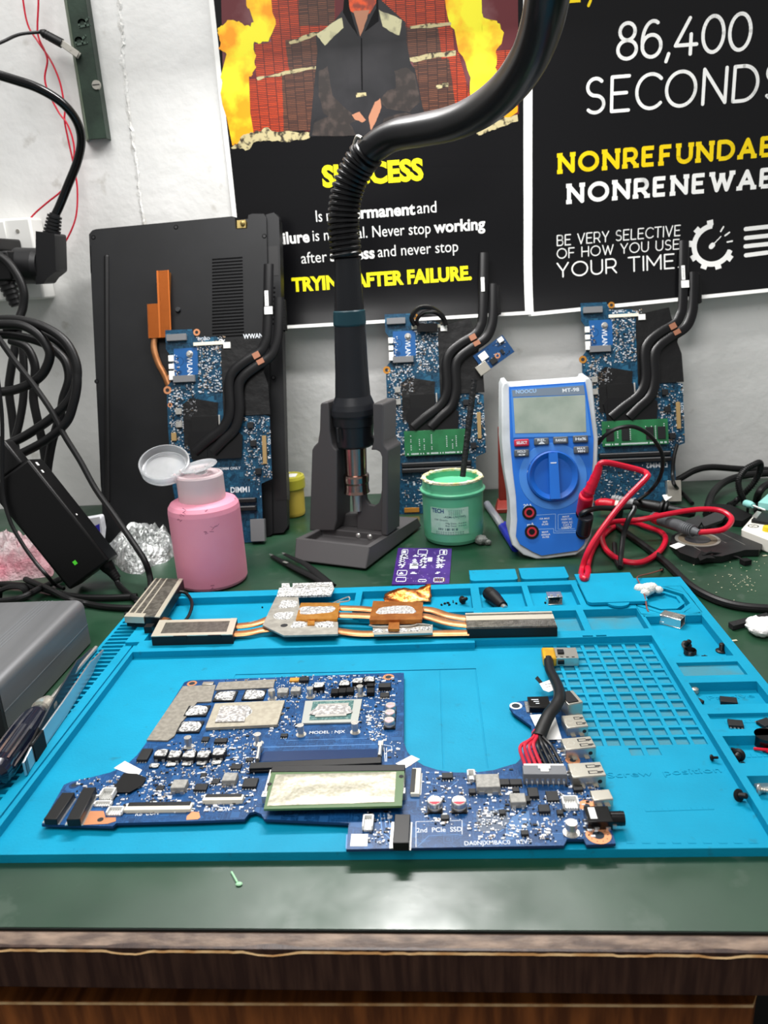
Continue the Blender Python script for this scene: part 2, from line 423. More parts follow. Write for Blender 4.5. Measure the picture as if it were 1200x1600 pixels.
def poster_sheet(x0, x1, zb0, zb1, zt, curl, border):
    """returns (mapping, sheet grid, print grid)"""
    def mp(u, z, lay=0.0):
        t = max(0.0, 1 - (z - (zb0 + (zb1 - zb0) * (u - x0) / (x1 - x0))) / 70.0)
        wave = 2.0 + 0.9 * sin(u * .021 + z * .012) + 0.5 * sin(z * .045 + 1.0)
        return (u, 590 - max(0.5, wave) - curl * t * t - lay, z)
    def grid(mb, mi, lay, bl, br, bb_, bt, nx=30, ny=44):
        vs = []; fs = []
        for j in range(ny + 1):
            for i in range(nx + 1):
                u = x0 + bl + (x1 - br - x0 - bl) * i / nx
                zb = zb0 + (zb1 - zb0) * (u - x0) / (x1 - x0) + bb_
                z = zb + (zt - bt - zb) * j / ny
                vs.append(mp(u, z, lay))
        for j in range(ny):
            for i in range(nx): a = j * (nx + 1) + i; fs.append((a, a + 1, a + nx + 2, a + nx + 1))
        mb.add(vs, fs, mi)
    return mp, grid
pk = mat('poster_black', '#0c0c0e', 0.24, spec=0.4)
pw = mat('poster_white', '#e8e8e6', 0.4)
py_ = mat('poster_yellow', '#f2e713', 0.4)
pyd = mat('poster_gold', '#e8c800', 0.4)
def wx(px, py): p = W(px, py); return (p.x, p.z)
def jag(poly, amp, seed=1, n=3):
    r = random.Random(seed); P = [Vector(p) for p in poly]
    for _ in range(n):
        Q = []
        for i, p in enumerate(P):
            q = P[(i + 1) % len(P)]; mmid = (p + q) / 2; d = q - p
            Q += [p, mmid + Vector((-d.y, d.x)).normalized() * r.uniform(-1, 1) * min(amp, d.length * .28)] if d.length > 2 else [p]
        P = Q; amp *= .55
    return [(p.x, p.y) for p in P]

# ---- left poster
mpL, gridL = poster_sheet(-174.5, 139.0, 195.5, 196.5, 640, 15.0, 5)
pl = thing('wall_poster', 'black poster headed SUCCESS in yellow under a burning scene with a seated figure', 'poster', (0, 590, 195), 'posters on the back wall')
m = MB(); gridL(m, 0, 0, 0, 0, 0, 0); m.build('poster_sheet', paper, pl, ang=60)
m = MB(); gridL(m, 0, .25, 5, 6, 3.5, 4); m.build('printed_background', pk, pl, ang=60)
def brick_mat(name, c1, c2, mortar):
    mm = bpy.data.materials.new(name); mm.use_nodes = True; nt = mm.node_tree; p = nt.nodes['Principled BSDF']
    tc = nt.nodes.new('ShaderNodeTexCoord'); mp = nt.nodes.new('ShaderNodeMapping'); mp.inputs['Rotation'].default_value = (radians(-90), 0, 0)
    b = nt.nodes.new('ShaderNodeTexBrick'); b.inputs['Scale'].default_value = 26; b.inputs['Mortar Size'].default_value = 0.011; b.inputs['Brick Width'].default_value = .25; b.inputs['Row Height'].default_value = .042
    b.inputs['Color1'].default_value = hx(c1); b.inputs['Color2'].default_value = hx(c2); b.inputs['Mortar'].default_value = hx(mortar); b.offset = .0
    nt.links.new(tc.outputs['Object'], mp.inputs[0]); nt.links.new(mp.outputs[0], b.inputs['Vector']); nt.links.new(b.outputs['Color'], p.inputs['Base Color']); p.inputs['Roughness'].default_value = .4
    return mm
pr = brick_mat('poster_red_stacks', '#d8481a', '#a8351a', '#4a1408')
pb = brick_mat('poster_brown_stacks', '#7a4a34', '#4a2c22', '#2a1814')
pflame = mat('poster_flame', '#ef9a10', 0.4, noise=(30, '#efe62c', 0.40, 0.58))
pmaroon = mat('poster_maroon', '#5a1c22', 0.4, noise=(14, '#8d6a6c', 0.5, 0.75))
pcash = mat('poster_pale_notes', '#b9ad82', 0.4, noise=(200, '#3a3328', 0.5, 0.62))
pskin = mat('poster_skin', '#b07a5e', 0.4)
pface = mat('poster_face', '#8e4030', 0.4, noise=(160, '#e0562a', 0.4, 0.6))
pcoat = mat('poster_coat', '#1d1d20', 0.4, noise=(30, '#2c2b2e', 0.4, 0.7))
pcoat2 = mat('poster_sleeve', '#2e2927', 0.4, noise=(120, '#463c38', 0.45, 0.65))
pshine = mat('poster_pale_leather', '#c9c49c', 0.4, noise=(90, '#6f6c5c', 0.5, 0.75))
art = [(pmaroon, .30, 0, [(343, -120), (808, -120), (810, 180), (368, 232), (350, 130)]),
       (pk, .33, 2, [(365, 232), (440, 205), (500, 208), (640, 212), (745, 205), (812, 178), (814, 260), (366, 262)]),
       (pr, .36, .8, [(395, -120), (522, -120), (523, 42), (470, 62), (425, 68), (418, 20)]),
       (pb, .38, .6, [(466, -120), (522, -120), (523, 40), (468, 42)]),
       (pr, .36, .6, [(399, 70), (446, 62), (453, 113), (401, 122)]), (pb, .36, .6, [(446, 62), (500, 50), (502, 105), (453, 112)]),
       (pr, .37, .6, [(388, 126), (441, 118), (444, 206), (396, 212)]), (pb, .37, .6, [(441, 118), (502, 106), (500, 204), (444, 206)]),
       (pr, .36, .6, [(584, -120), (690, -120), (700, 36), (640, 45), (600, 34)]), (pb, .36, .6, [(632, 42), (706, 38), (711, 92), (640, 96)]),
       (pr, .37, .6, [(684, 40), (706, 38), (711, 92), (690, 94)]), (pb, .36, .6, [(645, 94), (700, 86), (712, 170), (655, 190)]), (pr, .37, .6, [(700, 86), (716, 82), (736, 160), (712, 172)]),
       (pr, .35, .6, [(770, 80), (809, 78), (810, 120), (780, 130)]),
       (pflame, .41, 5, [(364, 228), (352, 170), (346, 122), (362, 118), (356, 92), (342, 76), (341, 52), (352, 38), (374, 34), (394, 44), (396, 62), (400, 92), (396, 118), (388, 128), (397, 206), (382, 228)]),
       (pflame, .42, 5, [(396, 66), (402, 32), (388, 14), (396, -20), (416, -70), (430, -60), (426, 20), (420, 66)]),
       (pflame, .42, 6, [(690, -120), (752, -120), (744, 24), (776, 34), (786, 56), (776, 92), (770, 130), (762, 168), (738, 162), (716, 82), (700, 30)]),
       (pflame, .41, 4, [(776, 150), (806, 120), (808, 176), (780, 182)]),
       (pcash, .43, 3, [(362, 232), (378, 214), (398, 208), (420, 200), (440, 206), (486, 208), (484, 216), (444, 222), (408, 222), (384, 236)]),
       (pcash, .43, 2, [(744, 206), (770, 192), (808, 180), (809, 190), (776, 202), (748, 212)]),
       (pcash, .43, 1.2, [(452, 66), (496, 50), (496, 55), (454, 70)]), (pcash, .43, 1.4, [(402, 122), (440, 114), (494, 104), (494, 109), (442, 119), (404, 127)]), (pcash, .43, 1.2, [(636, 92), (712, 80), (712, 88), (650, 98)]), (pcash, .43, 1, [(640, 42), (704, 36), (704, 41), (642, 46)]), (pcash, .43, 1, [(682, 134), (700, 130), (700, 137), (684, 140)]),
       (pcoat, .46, 1.2, [(494, 56), (534, 26), (546, -4), (590, -4), (602, 16), (634, 36), (635, 84), (648, 108), (654, 150), (664, 180), (664, 212), (484, 214), (486, 196), (504, 172), (496, 140), (499, 100)]),
       (pshine, .49, 1, [(495, 54), (534, 28), (537, 44), (508, 72)]), (pshine, .49, 1, [(592, 16), (628, 32), (624, 56), (598, 42)]),
       (pface, .50, 1, [(536, -40), (545, -62), (566, -70), (586, -62), (596, -40), (594, -5), (578, 22), (560, 28), (546, 16), (538, -8)]), (pskin, .52, .6, [(552, 18), (578, 16), (572, 34), (563, 58)]),
       (pk, .52, .4, [(540, -50), (546, 12), (560, 58), (548, 40), (536, 20)]), (pk, .52, .4, [(590, -40), (588, 14), (570, 50), (592, 34)]),
       (pcoat2, .48, .8, [(498, 112), (512, 104), (520, 150), (548, 176), (556, 190), (540, 196), (506, 178), (498, 150)]), (pcoat2, .48, .8, [(616, 112), (634, 106), (648, 116), (656, 160), (640, 176), (604, 170), (594, 158), (606, 142), (626, 136)]), (pcoat2, .475, 1, [(488, 212), (492, 192), (520, 180), (545, 190), (556, 212)]), (pcoat2, .475, 1, [(594, 212), (600, 186), (634, 176), (662, 190), (664, 212)]), (pk, .485, .2, [(564, 60), (566, 60), (567, 142), (565, 142)]),
       (pskin, .52, .6, [(576, 184), (586, 160), (594, 154), (596, 168), (590, 184), (580, 204)]), (pskin, .52, .6, [(550, 180), (562, 175), (572, 188), (566, 192), (556, 188)]),
       (pcash, .52, .2, [(556, 146), (572, 145), (573, 151), (557, 153)])]
m = MB(); mats_ = []
for i, (mm, lay, am, poly) in enumerate(art):
    if mm not in mats_: mats_.append(mm)
    q = [wx(*p) for p in poly]
    if am: q = jag(q, am, i)
    a = sum(q[k][0] * q[(k + 1) % len(q)][1] - q[(k + 1) % len(q)][0] * q[k][1] for k in range(len(q)))
    if a < 0: q = q[::-1]
    # lay flat polygons on the waving sheet: triangulate finely through a fan of small cells
    import bmesh
    bm = bmesh.new(); bm.faces.new([bm.verts.new((p[0], 0, p[1])) for p in q]); bmesh.ops.triangulate(bm, faces=bm.faces[:])
    for _ in range(5):
        ed = [e for e in bm.edges if e.calc_length() > 14]
        if not ed: break
        bmesh.ops.subdivide_edges(bm, edges=ed, cuts=1); bmesh.ops.triangulate(bm, faces=[f for f in bm.faces if len(f.verts) > 3])
    bm.verts.index_update()
    m.add([mpL(v.co.x, v.co.z, lay) for v in bm.verts], [[v.index for v in f.verts] for f in bm.faces], mats_.index(mm)); bm.free()
m.build('printed_scene', mats_, pl, ang=60, label='printed picture of flames, stacked bundles and a seated figure in a dark coat')
mfL = lambda a, b, c: mpL(a, b, 0.55 + c)
m = MB()
def ltext(s, a, b, h, mi, bold): m.text(s, wx(*a), wx(*b), h, 0, mi, bold=bold, mapf=mfL)
ltext('SUCCESS', (505, 292), (662, 280), 19.5, 0, .045)
ltext('Is not', (495, 347), (536, 344), 11.5, 1, .0); ltext('permanent', (540, 343), (649, 335), 11.5, 1, .03); ltext('and', (652, 334), (682, 332), 11.5, 1, .0)
ltext('Failure', (424, 383), (485, 378), 11.5, 1, .03); ltext('is not final. Never stop', (490, 377), (673, 365), 11.5, 1, .0); ltext('working', (678, 364), (758, 358), 11.5, 1, .03)
ltext('after', (472, 412), (512, 409), 11.5, 1, .0); ltext('success', (517, 408), (586, 403), 11.5, 1, .03); ltext('and never stop', (591, 402), (716, 393), 11.5, 1, .0)
ltext('TRYING AFTER FAILURE.', (458, 455), (737, 436), 13.5, 0, .045)
m.part_of(0).build('yellow_words', py_, pl, smooth=False, label='yellow printed words')
m.part_of(1).build('white_words', paper, pl, smooth=False, label='white printed words')

# ---- right poster
mpR, gridR = poster_sheet(136.5, 447.0, 194.5, 208.5, 640, 14.0, 4)
pr_ = thing('wall_poster', 'black poster reading 86,400 SECONDS with a gear clock sign', 'poster', (290, 590, 195), 'posters on the back wall')
m = MB(); gridR(m, 0, 0, 0, 0, 0, 0); m.build('poster_sheet', paper, pr_, ang=60)
m = MB(); gridR(m, 0, .25, 5.5, 5, 3.8, 4); m.build('printed_background', pk, pr_, ang=60)
mfR = lambda a, b, c: mpR(a, b, 0.55 + c)
m = MB()
def rtext(s, a, b, hpx, mi, wgt, gap=.24, slab=False, rnd=True):
    q, w = stroke_text(s, wx(*a), wx(*b), hpx, wgt, gap, slab); m.strokes(q, w, 0, mi, mapf=mfR, rnd=rnd)
rtext('86,400', (964, 94), (1169, 78), 31, 0, .105, .2)
rtext('SECONDS', (915, 178), (1221, 153), 30.5, 0, .105, .27)
rtext('NONREFUNDABLE,', (874, 269), (1276, 236), 15.5, 1, .26, .42, True, False)
rtext('NONRENEWABLE', (888, 316), (1262, 286), 15.5, 0, .26, .42, True, False)
rtext('BE VERY SELECTIVE', (870, 384), (1061, 368), 10.0, 0, .12, .26)
rtext('OF HOW YOU USE', (870, 404), (1059, 389), 9.5, 0, .12, .26)
rtext('YOUR TIME.', (870, 433), (1058, 418), 14.0, 0, .11, .24)
m.part_of(0).build('white_words', paper, pr_, smooth=False, label='white printed words'); m2 = m.part_of(1); m = MB()
q = wx(900, 2); m2.strokes([[(q[0] - 9, q[1]), (q[0] + 4, q[1])]], 3.2, 0, 1, mapf=mfR, rnd=False); q = wx(921, 4); m2.strokes([[(q[0] + .7, q[1] + 1), (q[0] - 1.2, q[1] - 3)]], 2.6, 0, 1, mapf=mfR); m2.m = [0] * len(m2.m); m2.build('yellow_words', pyd, pr_, smooth=False, label='yellow printed words')
c = wx(1112, 383); R = 19.0
m.strokes([[(c[0] + R * cos(radians(a)), c[1] + R * sin(radians(a))) for a in range(95, 345, 6)]], 5.2, 0, 0, mapf=mfR, rnd=False)
for a in (100, 137, 174, 211, 248, 285, 322): m.strokes([[(c[0] + (R + .5) * cos(radians(a)), c[1] + (R + .5) * sin(radians(a))), (c[0] + (R + 6) * cos(radians(a)), c[1] + (R + 6) * sin(radians(a)))]], 6.2, 0, 0, mapf=mfR, rnd=False)
for a in (8, 35, 60): m.strokes([[(c[0] + 15 * cos(radians(a)), c[1] + 15 * sin(radians(a))), (c[0] + 20 * cos(radians(a)), c[1] + 20 * sin(radians(a)))]], 1.6, 0, 0, mapf=mfR)
m.strokes([[(c[0] - 1, c[1] - 1), (c[0] + 8, c[1] + 8)]], 1.0, 0, 0, mapf=mfR); m.strokes([[(c[0] - 1.5, c[1] - 1.5), (c[0], c[1])]], 5, 0, 0, mapf=mfR)
m.build('gear_clock_sign', paper, pr_, smooth=False, label='white printed gear and clock sign'); m = MB()
for (a, b, x2) in ((1164, 358, 1216), (1164, 372, 1216), (1163, 385, 1216), (1163, 399, 1196)):
    p = wx(a, b); m.strokes([[p, (wx(x2, b)[0], p[1] + 1.5)]], 4.2, 0, 0, mapf=mfR)
m.build('line_sign', paper, pr_, smooth=False, label='four printed white bars')

# ================================================================== green metal strip on the wall
rail_m = mat('green_painted_steel', '#27332b', 0.45, 0.3, noise=(40, '#35453a', 0.4, 0.7), bump=(500, .1))
rail_l = mat('lit_green_paint', '#5d6f59', 0.5, noise=(60, '#45573f', 0.4, 0.6))  # lighter green puts the light on the angled flange into its colour
rail = thing('steel_wall_rail', 'dark green steel strip screwed upright to the white wall', 'rail', (-305, 590, 398))
m = MB()
m.prism([(-294, 577), (-294, 590), (-296, 590), (-296, 579), (-311, 579), (-318, 590), (-320.5, 590), (-313, 577)], 396, 700, 0)
rb = m.build('strip', rail_m, rail, bevel=.5)
m = MB(); m.prism([(-313.2, 576.8), (-312.8, 576.9), (-320.3, 589.8), (-320.9, 589.8)], 397, 699, 0); m.build('lit_flange', rail_l, rail, label='angled flange with the light on it painted in')
m = MB(); p = W(151, 133, 577); m.cyl((p.x, 577.2, p.z), (p.x, 575.2, p.z), 4.6, 4.2, 24, 0); m.box((p.x, 575.1, p.z), (7.6, .5, 1.0), 1, 0); m.build('screw', [steel_dull, ink], rail, bevel=.3)
m = MB()
for (a, b) in ((134, 68), (139, 40)):
    p = W(a, b, 577)
    MM = Matrix.Translation((p.x - 4, 576.8, p.z)) @ Matrix.Rotation(radians(90), 4, 'X') @ RZ(96)
    q, w = stroke_text('R', (0, -5.5), (6, -5.5), 11, .2); 
    m.strokes(q, w, 0.0, 0, MM); m.strokes(q, w * .8, 0.7, 0, MM)
m.build('raised_letters', mat('lit_letter_green', '#44554a', .5), rail)  # same green as the rail, lightened to paint in the lit edges

# ================================================================== blue silicone repair mat
silicone = mat('blue_silicone', '#0087a9', 0.55, noise=(30, '#0091b5', 0.35, 0.7), bump=(700, 0.12), spec=0.22, spots=(130, '#1f6577', .66, .74, .45))
dusty = mat('dusty_blue_silicone', '#3d7d8e', 0.75, noise=(45, '#1c8aa8', 0.38, 0.66), bump=(700, 0.15), spec=0.3)
HR, HF = 9.0, 3.0
rects = []                      # x0, x1, y0, y1, height, material; later entries win
def cell(x0, x1, y0, y1, h, mi=0): rects.append((x0, x1, y0, y1, h, mi))
MX0, MX1, MY0, MY1 = -215.0, 218.0, 1.0, 290.0
cell(MX0, MX1, MY0, MY1, 9)
cell(MX0, -195, MY0, MY1, 6); cell(MX0, MX1, MY0, 3.5, 4.6); cell(-195, -184.5, MY0, 204, 6.5); cell(-190.2, -188.8, 4, 204, 5.2)
k = 0; y = 14.0
while y < 284: cell(-212.5, -197, y, y + 3.6, 1.0); y += 5.7
cell(-184, 161.5, 3.5, 189, 4.0); cell(161.5, 169, 3.5, 76, 4.0)
cell(52, 169.5, 3.5, 192.5, 4.0)
cell(-106, 51, 60, 163.5, 3.75)
cell(27.6, 28.4, 60, 163, 3.35); cell(50.2, 51, 60, 163.5, 3.35); cell(-106, 51, 162.7, 163.5, 3.35)
for j in range(13):
    for i in range(8):
        if i == 0 and j in (0, 1, 2, 3): continue
        cx0 = 97.4 + 9.0 * i; cy0 = 77.5 + 8.9 * j
        cell(cx0, cx0 + 6.9, cy0, cy0 + 6.8, 2.6, 1)
for i in (3, 4): cell(97.4 + 9 * i + 1, 97.4 + 9 * i + 7.6, 68.6, 75.2, 3.2, 1); cell(97.4 + 9 * i, 97.4 + 9 * i + 6.9, 193, 195, 3.2, 1)
cell(-182, -36, 206, 279, HF); cell(-36, -31, 206, 244, HF); cell(-36, 54, 206, 238, HF); cell(-31, 54, 244, 281, HF); cell(54, 60, 206, 235, HF)
cell(60, 94, 206, 236, HF, 1); cell(60.5, 94, 244, 282, HF); cell(98.5, 132.5, 244, 282, HF); cell(97.5, 127.5, 202.5, 235, HF, 1); cell(132.5, 170.5, 203, 235.3, HF, 1)
cell(137, 170, 244, 282, HF)
cell(173, 211.5, 162.5, 222, HF, 0); cell(174, 211, 139, 155, 6.6, 1); cell(174, 213, 107, 131, HF, 0); cell(173.5, 213, 83, 98, 6.6, 0); cell(174, 213, 54, 77, HF, 0); cell(173.5, 213, 6, 44, HF, 0)
cell(171.5, 213, 226, 272, HF)
xs = sorted({round(v, 3) for r in rects for v in r[:2]}); ys = sorted({round(v, 3) for r in rects for v in r[2:4]})
hh = [[None] * (len(ys) - 1) for _ in range(len(xs) - 1)]
for (x0, x1, y0, y1, h, mi) in rects:
    for i in range(len(xs) - 1):
        if xs[i] < x0 - .001 or xs[i + 1] > x1 + .001: continue
        for j in range(len(ys) - 1):
            if ys[j] < y0 - .001 or ys[j + 1] > y1 + .001: continue
            hh[i][j] = (h, mi)
import bmesh
bm = bmesh.new(); vk = {}
def V_(x, y, z):
    k = (round(x, 3), round(y, 3), round(z, 3))
    if k not in vk: vk[k] = bm.verts.new((x * S, y * S, z * S))
    return vk[k]
def Fq(pts, mi):
    try: f = bm.faces.new([V_(*p) for p in pts]); f.material_index = mi
    except ValueError: pass
NX, NY = len(xs) - 1, len(ys) - 1
for i in range(NX):
    for j in range(NY):
        h, mi = hh[i][j]; x0, x1, y0, y1 = xs[i], xs[i + 1], ys[j], ys[j + 1]
        Fq([(x0, y0, h), (x1, y0, h), (x1, y1, h), (x0, y1, h)], mi)
        h2 = hh[i + 1][j][0] if i + 1 < NX else 0.0
        if h2 != h: Fq([(x1, y0, h2), (x1, y1, h2), (x1, y1, h), (x1, y0, h)] if h > h2 else [(x1, y0, h), (x1, y1, h), (x1, y1, h2), (x1, y0, h2)][::1], 0)
        h2 = hh[i][j + 1][0] if j + 1 < NY else 0.0
        if h2 != h: Fq([(x1, y1, h2), (x0, y1, h2), (x0, y1, h), (x1, y1, h)], 0)
        if i == 0: Fq([(x0, y1, 0), (x0, y0, 0), (x0, y0, h), (x0, y1, h)], 0)
        if j == 0: Fq([(x0, y0, 0), (x1, y0, 0), (x1, y0, h), (x0, y0, h)], 0)
        Fq([(x0, y1, 0), (x1, y1, 0), (x1, y0, 0), (x0, y0, 0)], 0)
bmesh.ops.recalc_face_normals(bm, faces=bm.faces[:])
bmesh.ops.dissolve_limit(bm, angle_limit=0.01, verts=bm.verts[:], edges=bm.edges[:], delimit={'MATERIAL'})
me = bpy.data.meshes.new('mat_body'); bm.to_mesh(me); bm.free()
me.materials.append(silicone); me.materials.append(dusty)
matt = thing('soldering_mat', 'bright blue silicone repair mat with comb edge, small trays and lids', 'mat', (0, 0, 0))
body = bpy.data.objects.new('mat_body', me); COL.objects.link(body); body.parent = matt
for p in me.polygons: p.use_smooth = True
me.set_sharp_from_angle(angle=radians(35))
bv = body.modifiers.new('bevel', 'BEVEL'); bv.width = 0.9 * S; bv.segments = 2; bv.limit_method = 'ANGLE'; bv.angle_limit = radians(40)
# octagonal dish in the corner, with the sloping wall of the tray in front of it
def octo(c, rx, ry, a0=22.5): return [(c[0] + rx * cos(radians(a0 + 45 * i)), c[1] + ry * sin(radians(a0 + 45 * i))) for i in range(8)]
oc = (193, 249)
m = MB(); o1, o2, o3, o4 = octo(oc, 22.5, 24.5), octo(oc, 18.5, 20.5), octo(oc, 15, 16.5), octo(oc, 12, 13.5)
def oring(A, B, z0, z1, mi=0):
    for i in range(8):
        j = (i + 1) % 8
        m.prism([B[i], A[i], A[j], B[j]], z0, z1, mi)
oring(o1, o2, 2.8, 9); oring(o3, o4, 2.8, 8.4); m.prism(o4, 2.8, 6.6)
for cx_, cy_, sx_, sy_ in ((171, 272.5, 1, -1), (213.5, 272.5, -1, -1), (171, 225, 1, 1), (213.5, 225, -1, 1)): m.prism([(cx_, cy_), (cx_ + sx_ * 14, cy_), (cx_, cy_ + sy_ * 14)], 2.8, 9)
m.prism([(172, 221), (186, 221), (178, 224), (172, 226)], 2.8, 9); m.prism([(212, 221), (198, 221), (206, 224), (212, 226)], 2.8, 9)
m.build('octagonal_dish', silicone, matt, bevel=.6)
def lid(x0, x1, y0, y1, z0, z1, tab=False):
    m = MB(); r = 3
    poly = [(x0 + r, y0), (x1 - r, y0), (x1 - .9, y0 + .9), (x1, y0 + r), (x1, y1), (x0, y1), (x0, y0 + r), (x0 + .9, y0 + .9)]
    m.prism(poly, z0, z1)
    if tab: m.prism([((x0 + x1) / 2 + 8 * cos(radians(a)), y0 + 1 + 7 * sin(radians(a))) for a in range(180, 361, 20)], z0, z1 - .6)
    return m.build('compartment_lid', silicone, matt, bevel=.9)
lid(54.8, 92.5, 291.5, 314, 5, 10.5); lid(95.5, 132.8, 291.5, 315, 5, 10.5); lid(137.2, 180.5, 240.5, 295, 9.05, 12, True)
m = MB(); m.bb(56, 91, 288, 293, 4, 7); m.bb(97, 131, 288, 293, 4, 7); m.build('lid_hinge', silicone, matt)
m = MB(); m.text('Screw  position', G(950, 1216, 4), G(1128, 1207, 4), 4.2, 4.0, 0, depth=.3)
[m.box((*G(1012 + 9 * i, 1266 - .3 * i, 4), 4.05), (2.4, 2.0, .25), 0) for i in range(12)]
for i in range(9):
    p = G(985 + 24 * i, 1316, 4); m.box((p[0], p[1], 4.05), (3.6, 1.6, .25), 0)
for i in range(9):
    p = G(110 + 33 * i, 1327 - i * .2, 4.2); m.box((p[0], p[1], 4.05), (3.2, 1.6, .25), 0)
m.text('Passive', G(1108, 1094, 3), G(1180, 1090, 3), 4, 3.0, 0, depth=.25)
[m.box((*G(1136 + 8 * i, 1129 - .4 * i, 6.6), 6.6), (2.2, 2.6, .3), 0) for i in range(9)]
[m.box((*G(1168 + 9 * i, 1181 - .4 * i, 3), 3.0), (2.2, 3, .4), 0) for i in range(5)]
m.build('raised_lettering', silicone, matt, smooth=False, kind='stuff')

# ================================================================== copper and aluminium heatsink lying across the mat
alu = mat('nickel_fins', '#b4aea3', 0.38, 0.8, noise=(300, '#8f8a80', 0.4, 0.6))
alu_l = mat('bright_nickel_band', '#d8d0bd', 0.4, 0.6)
fin_b = mat('black_heatsink_side', '#070708', 0.5)
plate_m = mat('grey_nickel_plate', '#9f9b92', 0.45, 0.6, noise=(160, '#b4b0a6', 0.4, 0.65))
paste = mat('white_thermal_paste', '#cfcfcc', 0.7, noise=(700, '#6f6e6d', 0.47, 0.6), bump=(1500, .6, .0006))
paste_g = mat('grey_thermal_paste', '#8f8c8a', 0.55, noise=(600, '#cfcbc6', 0.43, 0.6), bump=(1500, .5, .0006))
amber = mat('amber_copper_plate', '#c2812f', 0.35, 0.65, noise=(200, '#d2964a', 0.4, 0.65))
brown_cu = mat('brown_copper_plate', '#a05f2a', 0.38, 0.65, noise=(150, '#b87638', 0.4, 0.65))
hs = thing('laptop_heatsink', 'long copper and silver laptop heatsink lying across the back of the blue mat', 'heatsink', (20, 220, 9))
def gq(L, z): return [G(a, b, z) for a, b in L]
def fin_block(px4, z0, z1, along_x=True, bands=((0.0, .16), (.84, 1.0)), name='fin_stack', tabs=2):
    """px4: top corners in order back-left, back-right, front-right, front-left"""
    a, b, c, d = [Vector(p) for p in gq(px4, z1)]
    b = a + (c - d) ; 
    P = lambda u, v: (a * (1 - u) * (1 - v) + b * u * (1 - v) + c * u * v + d * (1 - u) * v)
    m = MB()
    q = [P(0, 0), P(1, 0), P(1, 1), P(0, 1)]
    m.prism([(p.x, p.y) for p in q], z0, z1 - 1.0, 1)
    n = max(30, int((b - a).length / 0.9))
    for i in range(n):                                   # separate fin edges seen on top
        u0, u1 = (i + .12) / n, (i + .62) / n
        m.prism([tuple(P(u0, .04)), tuple(P(u1, .04)), tuple(P(u1, .96)), tuple(P(u0, .96))], z1 - 1.05, z1 - .15, 0)
    for (v0, v1) in bands: m.prism([tuple(P(0, v0)), tuple(P(1, v0)), tuple(P(1, v1)), tuple(P(0, v1))], z1 - .6, z1, 2)
    if tabs:
        m.prism([tuple(P(0, -.01)), tuple(P(.1, -.01)), tuple(P(.1, 1.01)), tuple(P(0, 1.01))], z1 - .5, z1 + .05, 2)
        m.prism([tuple(P(.92, -.01)), tuple(P(1, -.01)), tuple(P(1, 1.01)), tuple(P(.92, 1.01))], z1 - .5, z1 + .05, 2)
        for u in (.28, .7): m.prism([tuple(P(u, .97)), tuple(P(u + .16, .97)), tuple(P(u + .16, 1.03)), tuple(P(u, 1.03))], z1 - 2.4, z1 - .1, 1)
    return m.build(name, [alu, fin_b, alu_l], hs)
fin_block([(249, 969), (374, 968), (363, 991), (236, 994)], 9.1, 16.5)
fin_block([(727, 958), (864, 954), (871, 978), (730, 981)], 9.1, 17.0, bands=((0.0, .08), (.2, .5)), tabs=0)
# the small block at the left runs away from the viewer
a, b, c, d = [Vector(p) for p in gq([(243, 903), (286, 904), (249, 964), (196, 962)], 18)]
m = MB(); P = lambda u, v: (a * (1 - u) * (1 - v) + b * u * (1 - v) + c * u * v + d * (1 - u) * v)
pq = lambda u0, u1, v0, v1: [tuple(P(u0, v0)), tuple(P(u1, v0)), tuple(P(u1, v1)), tuple(P(u0, v1))]
m.prism(pq(0, 1, 0, 1), 9.3, 17.2, 1)
for i in range(56):
    v0 = (i + .1) / 56; m.prism(pq(.03, .97, v0, v0 + .010), 17, 17.8, 0)
for u0, u1 in ((0.0, .05), (.18, .23), (.40, .44), (.86, 1.0)): m.prism(pq(u0, u1, 0, 1), 17.2, 18, 2)
m.prism(pq(-.02, .55, .93, 1.02), 13, 18.1, 2)
for v in (.25, .6, .9): m.prism(pq(-.16, 0, v - .05, v), 12, 16, 1)
m.build('fin_stack', [alu, fin_b, alu_l], hs)
m = MB(); q = G(276, 930, 13); m.tube([(*G(268, 975, 12), 12), (*G(290, 968, 11), 10.5), (*G(300, 945, 10), 10), (*G(292, 928, 11), 11), (*G(278, 925, 12), 12.5)], 1.3, 8); m.build('sensor_wire', rubber, hs, label='short black wire looping from the small fin stack')
m = MB(); m.tube([(*G(232, 970, 12), 11.8), (*G(247, 968, 12), 11.6), (*G(262, 972, 12), 12)], 4.5, 12, flat=.5, up=(0, 0, 1)); m.bb(*sorted((G(228, 985, 10)[0], G(240, 985, 10)[0])), G(228, 985, 10)[1] - 3, G(228, 985, 10)[1] + 3, 9.2, 14, 1); m.build('pipe_elbow', [copper, black], hs)
def pipe(px, z=12.6, w=4.1, fl=.34):
    m = MB(); m.tube([(*G(a, b, z), z) for a, b in px], w, 12, flat=fl, up=(0, 0, 1), sub=6); return m.build('heat_pipe', copper, hs)
pipe([(362, 979), (385, 977), (405, 973), (440, 960), (480, 957), (530, 953)], 12.0)
pipe([(362, 991), (388, 989), (412, 984), (440, 982), (500, 984), (528, 984)], 12.0)
pipe([(520, 950), (560, 951), (590, 953), (640, 952), (672, 953), (700, 962), (733, 967)])
pipe([(520, 961), (560, 962), (590, 963), (640, 962), (668, 964), (700, 973), (733, 977)])
pipe([(520, 985), (560, 990), (600, 990), (660, 990), (733, 989)], 11.6)
m = MB()
m.prism(gq([(410, 976), (431, 932), (466, 932), (470, 962), (528, 971), (528, 990), (443, 992)], 16), 14.2, 15.6, 0)
pm = m.build('mounting_plate', plate_m, hs, bevel=.25)
m = MB()
